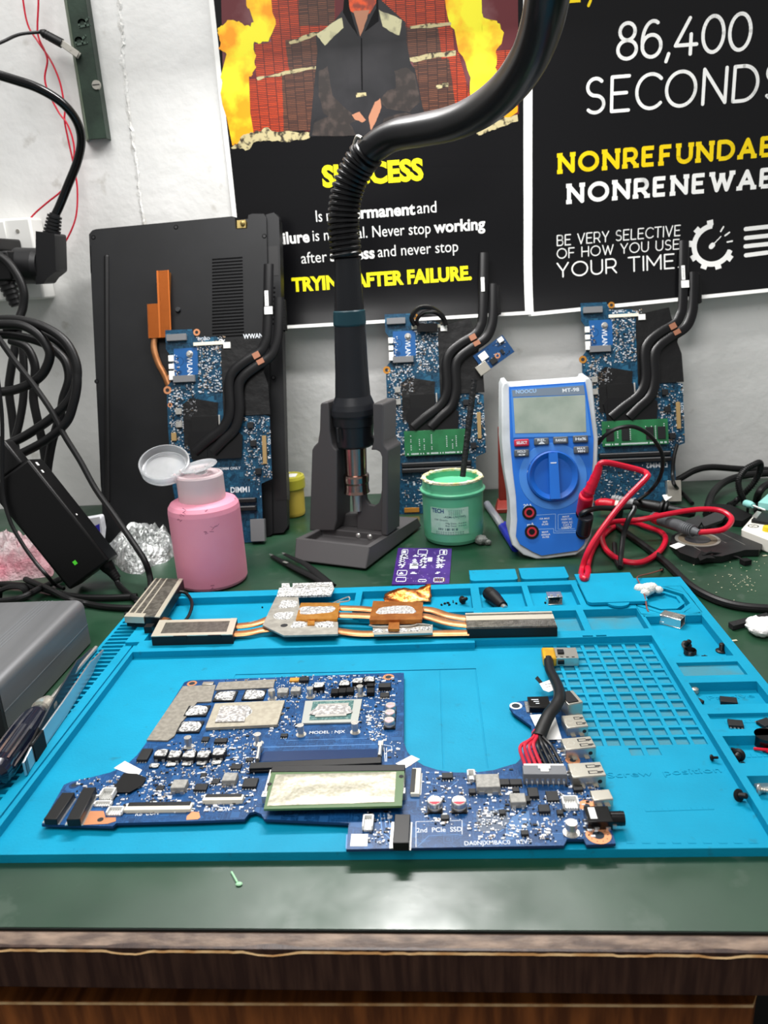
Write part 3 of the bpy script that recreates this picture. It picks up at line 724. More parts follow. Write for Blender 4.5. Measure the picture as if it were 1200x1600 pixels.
m.prism(gq([(432, 932), (436, 918), (440, 918), (440, 911), (452, 911), (453, 917), (457, 917), (457, 911), (519, 909), (522, 919), (517, 929), (455, 931)], 16), 14.0, 15.8, 0)
for k in range(3): m.bb(*sorted((G(460 + 20 * k, 914, 17)[0], G(474 + 20 * k, 914, 17)[0])), G(466, 915, 17)[1] - 1.2, G(466, 915, 17)[1] + 1.2, 15.8, 16.8, 1)
m.build('support_bracket', [paste, steel], hs, bevel=.3, label='bracket smeared with white thermal paste')
def blob(px, py, rx, ry, z, mt=paste, parent=hs, name='paste_pad', h=.7):
    c = G(px, py, z); m = MB(); rr = random.Random(int(px * 7 + py))
    n = 22; ph = rr.uniform(0, 6)
    rim = [1 + .09 * sin(3 * 2 * pi * i / n + ph) + .05 * rr.uniform(-1, 1) for i in range(n)]
    vs = [(c[0], c[1], z + h)]; fs = []
    for k, (s_, zz) in enumerate(((.55, h), (.88, h * .8), (1, 0))):
        for i in range(n):
            a_ = 2 * pi * i / n; sq = min(1.28, 1 / max(abs(cos(a_)), abs(sin(a_)))) ** .8
            vs.append((c[0] + rx * s_ * rim[i] * cos(a_) * sq, c[1] + ry * s_ * rim[i] * sin(a_) * sq, z + zz + (rr.uniform(-.12, .12) if k < 2 else 0)))
    for i in range(n):
        fs.append((0, 1 + i, 1 + (i + 1) % n))
        for k in range(2): fs.append((1 + k * n + i, 1 + (k + 1) * n + i, 1 + (k + 1) * n + (i + 1) % n, 1 + k * n + (i + 1) % n))
    m.add(vs, fs); return m.build(name, mt, parent, ang=60)
for (a_, b_, rx, ry) in ((450, 944, 7.5, 9), (443, 962, 8, 8), (467, 976, 6, 6.5), (508, 976, 7, 6)): blob(a_, b_, rx * .9, ry * .75, 15.6)
c = G(444, 977, 15.7); m = MB(); m.cyl((c[0], c[1], 15.55), (c[0], c[1], 15.68), 2.6, None, 18); m.build('screw_hole', ink, hs)
m = MB(); m.prism(gq([(470, 941), (531, 941), (527, 966), (462, 967)], 18), 15, 17.6, 0); m.prism(gq([(481, 966), (492, 966), (491, 975), (480, 975)], 17), 15, 16.6, 0); m.build('graphics_plate', amber, hs, bevel=.3, label='amber copper plate')
blob(494, 953, 13, 6.5, 17.6, paste_g, name='paste_smear', h=.4)
m = MB(); m.prism(gq([(583, 938), (661, 940), (659, 967), (577, 968)], 19), 14.8, 18.6, 0); m.prism(gq([(608, 967), (624, 967), (624, 981), (606, 981)], 18), 15, 17, 0); m.build('processor_plate', brown_cu, hs, bevel=.5, label='brown copper plate')
blob(619, 953, 13.5, 6.5, 18.6, paste_g, name='paste_smear', h=.4)
m = MB(); m.prism(gq([(582, 977), (676, 975), (676, 988), (584, 991)], 15), 13.2, 14.6, 0)
m.tube([(*G(577, 977, 15.5), 15.5), (*G(590, 979, 15.5), 15.5), (*G(640, 978, 15.5), 15.5), (*G(655, 975, 15.5), 15.5), (*G(672, 977, 15.5), 15.5)], .6, 6)
m.build('pad_rail', steel_dull, hs)
for (a_, b_) in ((591, 986), (610, 985), (629, 985), (648, 984), (665, 982)): blob(a_, b_, 3.6, 2.6, 14.6)
m = MB(); m.tube([(*G(521, 944, 15), 16), (*G(540, 937, 15), 16.5), (*G(546, 936, 15), 16.5), (*G(545, 941, 15), 16.2), (*G(530, 943, 15), 16)], .55, 6); m.tube([(*G(376, 975, 15), 12), (*G(388, 970, 15), 13), (*G(399, 967, 15), 13.5)], .4, 6); m.build('spring_wire', steel, hs)

# ================================================================== small things lying in the mat's trays
def usb_shell(name, label, loc, rz, L=13, Wd=14, Hh=6.5, group=None, tilt=0):
    t = thing(name, label, 'connector', loc, group)
    MM = Matrix.Translation(loc) @ RZ(rz) @ RX(tilt)
    m = MB(); th = .5
    m.bb(-L / 2, L / 2, -Wd / 2, Wd / 2, Hh - th, Hh, 0, MM); m.bb(-L / 2, L / 2, -Wd / 2, Wd / 2, 0, th, 0, MM)
    m.bb(-L / 2, L / 2, -Wd / 2, -Wd / 2 + th, th, Hh - th, 0, MM); m.bb(-L / 2, L / 2, Wd / 2 - th, Wd / 2, th, Hh - th, 0, MM); m.bb(-L / 2, -L / 2 + th, -Wd / 2, Wd / 2, th, Hh - th, 0, MM)
    m.bb(-L / 2, -L / 2 + 3.5, -Wd / 2 - .3, Wd / 2 + .3, -.0, 2.2, 0, MM)
    m.build('metal_shell', chrome, t, bevel=.25)
    m = MB(); m.bb(-L / 2 + 1, L / 2 - 1.5, -Wd / 2 + 2, Wd / 2 - 2, Hh * .45, Hh * .72, 0, MM); m.build('tongue', black, t)
    m = MB()
    for dy in (-.22, .22):
        m.bb(L * .05, L * .42, Wd * dy - .9, Wd * dy + .9, Hh, Hh + .12, 0, MM); m.bb(L * .3, L * .5, Wd * dy - .3, Wd * dy + .3, Hh + .1, Hh + .2, 1, MM)
    for dz in (-.2, .2): m.cyl((L / 2 + .02, Wd * dz, Hh * .5), (L / 2 + .1, Wd * dz, Hh * .5), .8, .8, 10, 1, M=MM)
    m.build('spring_tab', [steel_dull, ink], t)
    return t
p = G(866, 941, 3); usb_shell('metal_connector', 'small silver metal connector alone in a back tray of the blue mat', (p[0], p[1], 3.1), -90, 10, 11, 6.5)
p = G(1050, 975, 3); t = usb_shell('metal_connector', 'silver connector on thin brown wires beside the octagonal dish', (p[0], p[1], 3.1), -38, 15, 9, 7)
m = MB(); a_ = Vector((p[0] - 7, p[1] + 5, 6)); m.tube([tuple(a_), (*G(1022, 962, 5), 5), (*G(1012, 955, 9), 9.6), (*G(1007, 935, 10), 12), (*G(999, 915, 10), 12), (*G(996, 906, 10), 12.5), (*G(1015, 898, 6), 7), (*G(1036, 890, 2), 2)], .55, 6); m.build('thin_wire', mat('brown_wire', '#7a4338', 0.5), t)
m = MB(); m.ball((*G(1034, 890, 2), 2.0), 1.8, 8); m.build('wire_end', black, t)
cotton = mat('white_cotton', '#e4e1da', 0.95, bump=(900, .8, .002))
m = MB(); p = G(1012, 928, 9)
for (dx, dy, r_) in ((0, 0, 5.5), (-5, 3, 4.4), (4, 4, 4.6), (8, 1, 3.5), (-3, -4, 3.6), (1, 6, 3.8)): m.ball((p[0] + dx, p[1] + dy, 9 + r_ * .75), (r_, r_, r_ * .8), 12, fn=lambda d: 1 + .16 * mnoise.noise(d * 3.3))
tag(m.build('cotton_tuft', cotton, None, origin=(p[0], p[1], 9), ang=70), 'white tuft of cotton on the corner dish of the blue mat', 'cotton')
t = thing('barrel_plug', 'black round power plug lying in a back tray of the mat', 'plug', (*G(770, 935, 3), 3))
a_ = Vector((*G(763, 925, 9), 8.6)); b_ = Vector((*G(786, 946, 9), 8.2))
m = MB(); MM = along(a_, b_); L = (b_ - a_).length
m.lathe([(0, 0), (4.4, 0), (5.4, 1.2), (5.6, L * .35), (4.9, L * .6), (4.2, L * .85), (3.8, L), (0, L)], 20, 0, MM); m.build('plug_body', rubber, t)
m = MB(); m.cyl((0, 0, L), (0, 0, L + 4), 2.3, 2.3, 16, 0, M=MM); m.build('metal_tip', steel, t)
foil_cu = mat('copper_foil', '#b4622c', 0.3, 1.0, noise=(90, '#d8935a', 0.4, 0.65), bump=(300, .5))
m = MB(); vs = []; fs = []; rr = random.Random(5)
for i in range(15):
    for j in range(6):
        u = i / 14; q = Vector(G(600 + 74 * u, 944 - 4 * u, 4)) ; vs.append((q.x + rr.uniform(-.6, .6), q.y + (j - 1) * 3.2 + rr.uniform(-.5, .5), 4.2 + .7 + j * 1.55 * (.5 + .5 * u) + 1.2 * sin(u * 9 + j) + rr.uniform(-.4, .4)))
for i in range(14):
    for j in range(5): a_ = i * 6 + j; fs.append((a_, a_ + 6, a_ + 7, a_ + 1))
m.add(vs, fs); fo = m.build('copper_foil', foil_cu, None, origin=(*G(640, 940, 3), 3), ang=25); sd = fo.modifiers.new('s', 'SOLIDIFY'); sd.thickness = .0003
tag(fo, 'crumpled strip of copper foil behind the heatsink', 'foil')
def screw(px, py, z, label, rz=0, tilt=0, r=3.2, L=5.0, mt=black, head=1.4, name='screw', group=None):
    p = G(px, py, z); t = thing(name, label, 'screw', (p[0], p[1], z), group)
    lift = r * abs(sin(radians(tilt))) if tilt else 0
    MM = Matrix.Translation((p[0], p[1], z + lift + .05)) @ RZ(rz) @ RX(tilt)
    m = MB(); m.lathe([(0, 0), (r * .9, 0), (r, .4), (r, head * .6), (r * .6, head), (0, head)], 20, 0, MM); m.build('screw_head', mt, t)
    m = MB(); n = 5
    prof = [(r * .42, head)]
    for i in range(n): prof += [(r * .48, head + (L / n) * (i + .25)), (r * .38, head + (L / n) * (i + .75))]
    prof += [(r * .3, head + L), (0, head + L)]
    m.lathe(prof, 14, 0, MM); m.build('screw_shank', steel_dull if mt is not black else mt, t)
screw(722, 943, 3, 'small black screw behind the right fin block of the heatsink', 40, 60)
screw(1072, 1013, 3, 'black screw standing beside the coil spring in the corner tray', 10, 35, 3.4, 5)
screw(1127, 1018, 3, 'black screw upright on its head near the outer wall of the tray', 0, 0, 3.6, 4.5)
screw(1152, 1250, 4, 'black screw on the mat surface under the tray column', 30, 60, 3.0, 4)
screw(1110, 1188, 4, 'tiny black screw on the mat below the grid corner', 60, 70, 1.6, 2.4)
screw(1153, 1188, 3, 'black screw lying with grit in the lower right tray', -30, 70, 3.4, 5)
screw(1184, 1240, 3, 'silver screw in the lowest tray at the right edge', 50, 75, 2.6, 6, steel)
m = MB(); p = G(1078, 1023, 3)
pts = [(p[0] + 3.6 * cos(i * .5), p[1] + 3.6 * sin(i * .5), 3.6 + i * .055) for i in range(60)]
m.tube(pts, .42, 6, sub=1); tag(m.build('coil_spring', black_gloss, None, origin=(p[0], p[1], 3)), 'black coil spring lying in the tray beside two screws', 'spring')
def ic(px, py, z, label, w=7, d=5, h=1.8, rz=0, legs=4, tilt=0):
    p = G(px, py, z); t = thing('loose_chip', label, 'chip', (p[0], p[1], z))
    MM = Matrix.Translation((p[0], p[1], z + (1.2 if tilt else 0.3))) @ RZ(rz) @ RX(tilt)
    m = MB(); m.box((0, 0, h / 2), (w, d, h), 0, 0, MM); m.build('chip_body', chip_m, t, bevel=.2)
    if legs:
        m = MB()
        for i in range(legs):
            for sy in (-1, 1): m.box((-w / 2 + (i + .5) * w / legs, sy * (d / 2 + .5), h * .25), (w / legs * .5, 1.2, .5), 0, 0, MM)
        m.build('chip_leg', chrome, t)
ic(1149, 1134, 6.6, 'small black chip with silver legs in the shallow tray', 7.5, 6, 1.8, -12)
ic(1196, 1133, 6.6, 'black chip with silver legs at the photo edge of the shallow tray', 7.5, 6, 1.8, 25)
ic(1138, 1099, 3, 'flat black wedge shaped chip without legs in a tray', 9, 6, 2.4, -14, 0)
ic(1092, 1098, 3, 'tiny black chip against the inner wall of a tray', 5, 3, 1.8, -60, 0)
m = MB(); p = G(1085, 1083, 3); m.lathe([(0, 0), (2, 0), (2.4, 1), (2.2, 3), (1.2, 3.6), (0, 3.6)], 14, 0, T(p[0], p[1], 3)); tag(m.build('metal_bead', steel_dull, None, origin=(p[0], p[1], 3)), 'small dull metal bead in a tray corner', 'bead')
m = MB(); rr = random.Random(9)
for (a_, b_, z) in ((1145, 1172, 3), (1150, 1178, 3), (1143, 1180, 3), (1160, 1195, 3), (1098, 1027, 3), (1102, 1027, 3), (713, 944, 3), (702, 946, 3), (695, 944, 3), (708, 941, 3), (852, 943, 3), (744, 938, 3), (740, 943, 3), (410, 950, 3), (1180, 1205, 3), (700, 943, 3), (690, 946, 3)):
    p = G(a_, b_, z); m.box((p[0], p[1], z + .6), (rr.uniform(1, 3), rr.uniform(.8, 2), rr.uniform(.8, 1.4)), 0, rr.uniform(0, 180))
tag(m.build('loose_grit', black_matt, None, origin=(0, 0, 3)), 'black specks and scraps scattered in the trays', 'scraps', kind='stuff')
t = thing('wired_button_cell', 'black round cell with red wires in the lower right tray', 'component', (*G(1196, 1160, 3), 3)); p = G(1196, 1163, 3)
m = MB(); m.cyl((p[0], p[1], 3.1), (p[0], p[1], 9), 6, 6, 22); m.build('round_body', black_gloss, t, bevel=.6)
m = MB(); m.tube([(p[0] - 4, p[1] - 6, 4), (p[0] - 1, p[1] - 9, 4.4), (p[0] + 6, p[1] - 10, 4), (p[0] + 12, p[1] - 6, 4)], .8, 6); m.tube([(p[0] - 8, p[1] - 5, 4), (p[0] - 3, p[1] - 7.6, 5), (p[0] + 5, p[1] - 8, 5)], .8, 6); m.build('red_wire', red_pl, t)
m = MB(); p = G(1198, 1232, 3); m.box((p[0], p[1], 4), (10, 6, 1.6), 0, 15); tag(m.build('metal_clip', steel, None, origin=(p[0], p[1], 3), bevel=.4), 'flat silver clip in the lowest tray at the photo edge', 'clip')

# ================================================================== the laptop motherboard on the mat
ZT = 7.6
def trace_mat(name, c1, c2, line, rough=.3, spec=.4, scale=170):
    m = mat(name, c1, rough, noise=(110, c2, .4, .62), spec=spec); nt = m.node_tree; p = nt.nodes['Principled BSDF']
    tc = nt.nodes.new('ShaderNodeTexCoord'); col = p.inputs['Base Color'].links[0].from_socket
    fac = None
    for sc_, rot in ((scale, 0), (scale * 1.9, 45)):
        mp = nt.nodes.new('ShaderNodeMapping'); mp.inputs['Rotation'].default_value = (0, 0, radians(rot)); nt.links.new(tc.outputs['Object'], mp.inputs[0])
        v = nt.nodes.new('ShaderNodeTexVoronoi'); v.feature = 'F1'; v.distance = 'CHEBYCHEV'; v.inputs['Scale'].default_value = sc_; nt.links.new(mp.outputs[0], v.inputs['Vector'])
        w = nt.nodes.new('ShaderNodeMath'); w.operation = 'PINGPONG'; w.inputs[1].default_value = .11; nt.links.new(v.outputs['Distance'], w.inputs[0])
        g = nt.nodes.new('ShaderNodeMath'); g.operation = 'GREATER_THAN'; g.inputs[1].default_value = .088; nt.links.new(w.outputs[0], g.inputs[0])
        if fac is None: fac = g.outputs[0]
        else:
            a = nt.nodes.new('ShaderNodeMath'); a.operation = 'MAXIMUM'; nt.links.new(fac, a.inputs[0]); nt.links.new(g.outputs[0], a.inputs[1]); fac = a.outputs[0]
    sc2 = nt.nodes.new('ShaderNodeMath'); sc2.operation = 'MULTIPLY'; sc2.inputs[1].default_value = .55; nt.links.new(fac, sc2.inputs[0])
    mx = nt.nodes.new('ShaderNodeMix'); mx.data_type = 'RGBA'; nt.links.new(sc2.outputs[0], mx.inputs['Factor']); nt.links.new(col, mx.inputs['A']); mx.inputs['B'].default_value = hx(line); nt.links.new(mx.outputs['Result'], p.inputs['Base Color'])
    return m
pcb = trace_mat('blue_solder_mask', '#0a3560', '#0f4478', '#2a639c')
pcb_edge = mat('pcb_edge', '#0b2c55', 0.6)
pcb_dark = mat('dark_blue_solder_mask', '#12305a', 0.22, spec=0.6)
trace = mat('light_blue_trace', '#4f83bd', 0.4)
nickel = mat('nickel_shell', '#cbc7bb', 0.3, 0.85)
shield = mat('grey_thermal_sheet', '#827d73', 0.55, 0.35, noise=(400, '#938e83', 0.4, 0.62))
foil_r = mat('silver_foil_cover', '#9c9988', 0.42, 0.5, bump=(120, .35, .0015), noise=(600, '#b2ae9f', 0.4, 0.6))
lead_grey = mat('grey_ferrite', '#8b8a85', 0.6, 0.2, noise=(500, '#9d9b95', 0.4, 0.6))
ram_green = mat('green_ram_pcb', '#4c6b3e', 0.4)
mb_ = thing('laptop_motherboard', 'blue laptop motherboard with bare chips lying in the middle of the blue mat', 'circuit board', (-30, 90, 4))
outline = [(65, 1288), (100, 1226), (112, 1221), (140, 1215), (172, 1207), (196, 1196), (214, 1180), (226, 1164), (288, 1066), (296, 1063), (440, 1058), (560, 1053), (631, 1051), (631, 1160), (636, 1174), (646, 1186), (662, 1196), (684, 1203), (712, 1207), (742, 1207), (772, 1203), (798, 1195), (806, 1193), (812, 1187), (818, 1176), (826, 1165), (831, 1150), (830, 1134), (802, 1114), (796, 1105), (800, 1099), (810, 1096), (828, 1094), (884, 1085), (893, 1100), (928, 1195), (962, 1318),
           (916, 1320), (912, 1311), (886, 1311), (881, 1321), (640, 1325), (541, 1327), (545, 1286), (413, 1280), (408, 1272), (399, 1268), (390, 1270), (382, 1280), (302, 1283), (182, 1286), (176, 1291)]
OL = [G(a, b, ZT) for a, b in outline]
m = MB(); m.prism(OL, ZT - 1.4, ZT, 1, mtop=0); m.build('printed_board', [pcb, pcb_edge], mb_, smooth=False)
m = MB()                                            # parts on the underside that carry the board
for (a, b) in ((150, 1260), (330, 1230), (500, 1110), (580, 1240), (700, 1270), (860, 1250), (330, 1100), (920, 1290), (600, 1090)):
    p = G(a, b, ZT); m.box((p[0], p[1], 5.12), (8, 6, 2.24))
m.build('underside_component', chip_m, mb_, kind='stuff')
def C(px, py, w, d, h, mt, name='chip', rz=0, bev=.25, z=ZT, parent=mb_, label=None):
    p = G(px, py, z + h); m = MB(); m.box((p[0], p[1], z + h / 2), (w, d, h), 0, rz); return m.build(name, mt, parent, bevel=bev, label=label)
def patch(L, z, h, mt, name, parent=mb_, label=None, bev=0):
    m = MB(); m.prism([G(a, b, z + h) for a, b in L], z, z + h); return m.build(name, mt, parent, label=label, bevel=bev)
# grey thermal sheets and memory round the graphics chip
patch([(286, 1072), (337, 1070), (330, 1096), (308, 1097), (294, 1116), (284, 1128), (272, 1150), (262, 1157), (229, 1156)], ZT, .9, shield, 'thermal_sheet')
patch([(342, 1066), (430, 1061), (427, 1074), (336, 1078)], ZT, .9, shield, 'thermal_sheet')
for (a, b) in ((352, 1087), (397, 1085), (308, 1110), (297, 1135)):
    p = G(a, b, ZT + 1.2); ch = C(a, b, 13.5, 11, 1.2, chip_m, 'memory_chip'); blob(a, b, 5.9, 4.9, ZT + 1.2, parent=ch, h=.6)
g_ = patch([(336, 1099), (445, 1094), (433, 1132), (321, 1137)], ZT, 2.0, mat('graphics_package', '#9c9584', 0.5, 0.25, noise=(300, '#aaa392', 0.4, 0.6)), 'graphics_chip', bev=.3, label='large grey graphics chip')
blob(365, 1114, 9.6, 8.0, ZT + 2.0, parent=g_, name='paste_pad', h=.5)
m = MB(); q = [G(a, b, ZT + 2.6) for a, b in [(345, 1104), (388, 1102), (382, 1127), (336, 1128)]]; m.prism(q, ZT + 2.1, ZT + 2.75); m.build('graphics_die', paste_g, g_)
cpu = patch([(477, 1095), (566, 1092), (559, 1128), (471, 1130)], ZT, 1.2, mat('processor_frame', '#a3a6a0', 0.45, 0.3), 'processor', bev=.3, label='grey framed processor with pasted die')
m = MB(); m.prism([G(a, b, ZT + 1.4) for a, b in [(489, 1096), (553, 1094), (548, 1123), (483, 1125)]], ZT + 1.2, ZT + 1.35); m.build('green_substrate', mat('teal_substrate', '#2f5f5c', 0.5, noise=(900, '#6d8d86', 0.5, 0.6)), cpu)
m = MB(); q = [G(a, b, ZT + 2) for a, b in [(497, 1100), (545, 1098), (541, 1118), (492, 1120)]]; m.prism(q, ZT + 1.3, ZT + 2.0); m.build('die', steel, cpu)
blob(518, 1109, 11.5, 5.2, ZT + 1.95, paste_g, cpu, 'paste_smear', .4)
# inductors
def inductor(a, b, w, d, h, body, top=None, white=False):
    o = C(a, b, w, d, h, body, 'inductor', bev=.4)
    p = G(a, b, ZT + h)
    if white: blob(a, b, w * .46, d * .46, ZT + h, parent=o, h=.45)
    m = MB()
    for sx in (-1, 1): m.box((p[0] + sx * w * .28, p[1] - d / 2 - .25, ZT + .8), (w * .22, .6, 1.6))
    m.build('solder_tab', solder, o)
    return o
for (a, b) in ((252, 1176), (273, 1178), (296, 1178), (318, 1178), (342, 1174)): inductor(a, b, 7, 6.4, 3.6, chip_m, white=True)
for (a, b) in ((267, 1194), (292, 1193), (315, 1192), (338, 1191), (241, 1196)): o = C(a, b, 5, 3, .8, chip_m, 'capacitor_chip'); blob(a, b, 2.6, 1.6, ZT + .8, parent=o, h=.4)
for (a, b, w) in ((280, 1224, 7.5), (359, 1213, 7.2), (442, 1078, 6.5), (462, 1076, 6), (809, 1246, 7.4)): inductor(a, b, w, w * .9, 3.6, lead_grey)
inductor(762, 1219, 11.5, 10, 4.2, lead_grey)
for (a, b) in ((498, 1070), (538, 1067), (559, 1063), (577, 1061)): inductor(a, b, 6.6, 6, 4, black_matt, white=True)
for (a, b) in ((523, 1079), (535, 1078), (547, 1077), (579, 1078), (579, 1068)): C(a, b, 4.6, 5.6, 3, black_matt, 'inductor', bev=.35)
# electrolytic and polymer capacitors
red_mark = mat('red_print', '#c23a4a', 0.6); pink_top = mat('pale_pink_print', '#e8a9b4', 0.5)
def can(a, b, r, h, mk):
    p = G(a, b, ZT + h); m = MB()
    m.box((p[0], p[1], ZT + .5), (2.1 * r, 2.1 * r, 1.0), 1)
    m.lathe([(0, 1), (r, 1), (r, 1.8), (r * .93, 2.2), (r, 2.6), (r, h - .4), (r * .9, h), (0, h)], 24, 0, T(p[0], p[1], ZT))
    o = m.build('capacitor', [mat('can_aluminium', '#d2d0cc', 0.3, 0.85) if 'can_aluminium' not in bpy.data.materials else bpy.data.materials['can_aluminium'], black], mb_)
    m = MB(); m.prism([(p[0] + r * .85 * cos(t), p[1] + r * .85 * sin(t)) for t in [radians(200 + 14 * i) for i in range(11)]], ZT + h, ZT + h + .06); m.text('220', (p[0] - r * .5, p[1] + .1), (p[0] + r * .5, p[1] + .1), r * .5, ZT + h + .05, 0); m.build('printed_mark', mk, o)
for (a, b) in ((679, 1250), (717, 1250)): can(a, b, 3.5, 5, red_mark)
for (a, b) in ((610, 1101), (609, 1112), (608, 1124)): can(a, b, 3.1, 4.6, pink_top)
# sockets and connectors
def slot(b0, b1, w, h, label=None):
    p0 = G(*b0, ZT + h); p1 = G(*b1, ZT + h)
    L = math.hypot(p1[0] - p0[0], p1[1] - p0[1]); a = math.degrees(math.atan2(p1[1] - p0[1], p1[0] - p0[0])); c = ((p0[0] + p1[0]) / 2, (p0[1] + p1[1]) / 2)
    MM = T(c[0], c[1], ZT) @ RZ(a); m = MB(); m.bb(-L / 2, L / 2, -w / 2, w / 2, 0, h, 0, MM)
    o = m.build('drive_slot', black, mb_, bevel=.3, label=label)
    m = MB(); m.bb(-L / 2 + 1, L / 2 - 1, -w / 2 - 1.6, -w / 2, 0, .6, 0, MM)
    for i in range(int(L / 1.0)): m.bb(-L / 2 + 1 + i, -L / 2 + 1.5 + i, w / 2, w / 2 + .8, 0, .4, 0, MM)
    m.build('solder_pins', solder, o)
slot((107, 1238), (78, 1280), 6.5, 3.4); slot((140, 1230), (114, 1280), 6.5, 4.2); slot((629, 1272), (626, 1317), 7.2, 4.2)
def ffc(px, py, w, d, h, rz=0, dark=True, name='ribbon_connector'):
    p = G(px, py, ZT + h / 2); MM = T(p[0], p[1], ZT) @ RZ(rz); m = MB(); m.bb(-w / 2, w / 2, -d / 2, d / 2, 0, h, 0, MM); o = m.build(name, ivory, mb_, bevel=.2)
    m = MB()
    if dark: m.bb(-w / 2 + 1, w / 2 - 1, d * .05, d / 2 + .3, h * .4, h + .25, 0, MM)
    for i in range(int((w - 3) / .8)): m.bb(-w / 2 + 1.5 + i * .8, -w / 2 + 1.9 + i * .8, -d / 2 - .7, -d / 2, 0, .35, 1, MM)
    m.build('latch', [black, solder], o)
ffc(248, 1262, 33, 5, 1.8); ffc(349, 1249, 20, 4, 2.4); ffc(650, 1222, 20, 4.4, 2.0, 88)
def plug_socket(px, py, w, d, h, rz=0):
    p = G(px, py, ZT + h); MM = T(p[0], p[1], ZT) @ RZ(rz); m = MB()
    m.bb(-w / 2, w / 2, d / 2 - .7, d / 2, 0, h, 0, MM); m.bb(-w / 2, -w / 2 + .8, -d / 2, d / 2, 0, h, 0, MM); m.bb(w / 2 - .8, w / 2, -d / 2, d / 2, 0, h, 0, MM); m.bb(-w / 2, w / 2, -d / 2, d / 2, 0, h * .35, 0, MM)
    o = m.build('wire_socket', white_pl, mb_, bevel=.15); m = MB()
    n = max(3, int(w / 1.4))
    for i in range(n): m.bb(-w / 2 + 1 + i * (w - 2) / n, -w / 2 + 1.5 + i * (w - 2) / n, -d / 2 - .4, d / 2 - .8, h * .35, h * .5, 0, MM)
    m.build('contact_pin', solder, o)
for a in ((168, 1236, 7, 6, 4), (180, 1264, 8, 4.5, 2.4), (161, 1253, 9, 2.6, 2), (575, 1281, 5, 8, 3.2, 0), (736, 1206, 4, 4.5, 4.5), (891, 1249, 7.5, 6, 4)): plug_socket(*a)
# memory sockets: the front one holds a foil covered module
def dimm(b0, b1, armL, armR, w=6.5, h=4.4):
    p0 = Vector(G(*b0, ZT + h)); p1 = Vector(G(*b1, ZT + h)); m = MB(); c = (p0 + p1) / 2; L = (p1 - p0).length; a = math.degrees(math.atan2((p1 - p0).y, (p1 - p0).x))
    MM = T(c.x, c.y, ZT) @ RZ(a); m.bb(-L / 2, L / 2, -w / 2, w / 2, 0, h, 0, MM); m.bb(-L / 2 + 1, L / 2 - 1, -w / 2 - .6, -w / 2 + 1, h * .3, h * .62, 0, MM)
    o = m.build('memory_socket', black, mb_, bevel=.3)
    for (q0, q1) in (armL, armR):
        m = MB(); s0 = G(*q0, ZT + 3); s1 = G(*q1, ZT + 3); m.tube([(s0[0], s0[1], ZT + 3), (s1[0], s1[1], ZT + 3)], 1.1, 6, sub=1, flat=1.3, up=(0, 0, 1)); m.box((s1[0], s1[1], ZT + 2), (2.6, 4, 4)); m.build('metal_arm', steel, o)
    return o
dimm((390, 1196), (596, 1187), ((402, 1188), (406, 1165)), ((593, 1182), (595, 1163)), 5.2, 3.2)
d2 = dimm((424, 1201), (633, 1199), ((424, 1206), (414, 1243)), ((631, 1204), (629, 1238)), 5, 5.6)
zr = ZT + 4.2
rm = patch([(425, 1203), (632, 1202), (628, 1259), (412, 1264)], zr, 1.1, ram_green, 'memory_module', label='green memory module under silver foil')
m = MB(); q = [Vector(G(a, b, zr + 1.3)) for a, b in [(431, 1210), (619, 1206), (616, 1253), (417, 1259)]]; vs = []; fs = []; NXX, NYY = 26, 12
for j in range(NYY + 1):
    for i in range(NXX + 1):
        u, v = i / NXX, j / NYY; p = (q[3] * (1 - u) + q[2] * u) * (1 - v) + (q[0] * (1 - u) + q[1] * u) * v
        w = mnoise.noise((u * 4, v * 2.4, 1.7)) * .5 + .35 * math.exp(-((u - .55) ** 2 * 30 + (v - .3) ** 2 * 18)) - .25 * math.exp(-((u - .5) ** 2 * 20 + (v - .65) ** 2 * 30))
        e = min(u, 1 - u, v, 1 - v); vs.append((p.x, p.y, zr + 1.15 + (.55 + w) * min(1, e * 8 + .25)))
for j in range(NYY):
    for i in range(NXX): a = j * (NXX + 1) + i; fs.append((a, a + 1, a + NXX + 2, a + NXX + 1))
m.add(vs, fs); m.build('foil_cover', foil_r, rm, ang=60)
m = MB()
for a, b in ((421, 1225), (627, 1213)): p = G(a, b, zr + 1.2); m.cyl((p[0], p[1], zr + 1.1), (p[0], p[1], zr + 1.25), 1.2, None, 12)
for i in range(34):
    p = G(430 + 5.2 * i, 1206 - .1 * i, zr + 1.2)
m.build('notch', ink, rm)
patch([(414, 1174), (589, 1170), (591, 1184), (396, 1190)], ZT, .12, pcb_dark, 'bare_panel', label='smooth dark blue panel of the empty memory socket')
patch([(744, 1268), (792, 1265), (796, 1284), (782, 1298), (746, 1299)], ZT, .1, mat('grey_blue_pad', '#46566c', 0.35), 'bare_panel', label='dull grey pad without components')
patch([(800, 1276), (826, 1266), (830, 1290), (802, 1312), (790, 1312)], ZT, .1, mat('pale_blue_pad', '#3f6c9c', 0.3), 'bare_panel', label='pale blue pad without components')
# screw posts
def post(a, b, r, h, mt=steel, slot_=False):
    p = G(a, b, ZT + h); m = MB(); m.lathe([(0, h), (r * .55, h), (r * .55, h - 1), (r * .6, h - 1), (r * .6, h), (r, h), (r, h * .45), (r * .8, h * .45), (r * .8, .3), (r * 1.45, .3), (r * 1.45, 0)], 18, 0, T(p[0], p[1], ZT)); m.build('screw_post', mt, mb_)
for (a, b) in ((424, 1078), (484, 1075), (562, 1072), (469, 1133), (554, 1129), (402, 1147), (293, 1152)): post(a, b, 2.0, 6.2)
post(893, 1285, 2.6, 5.6)
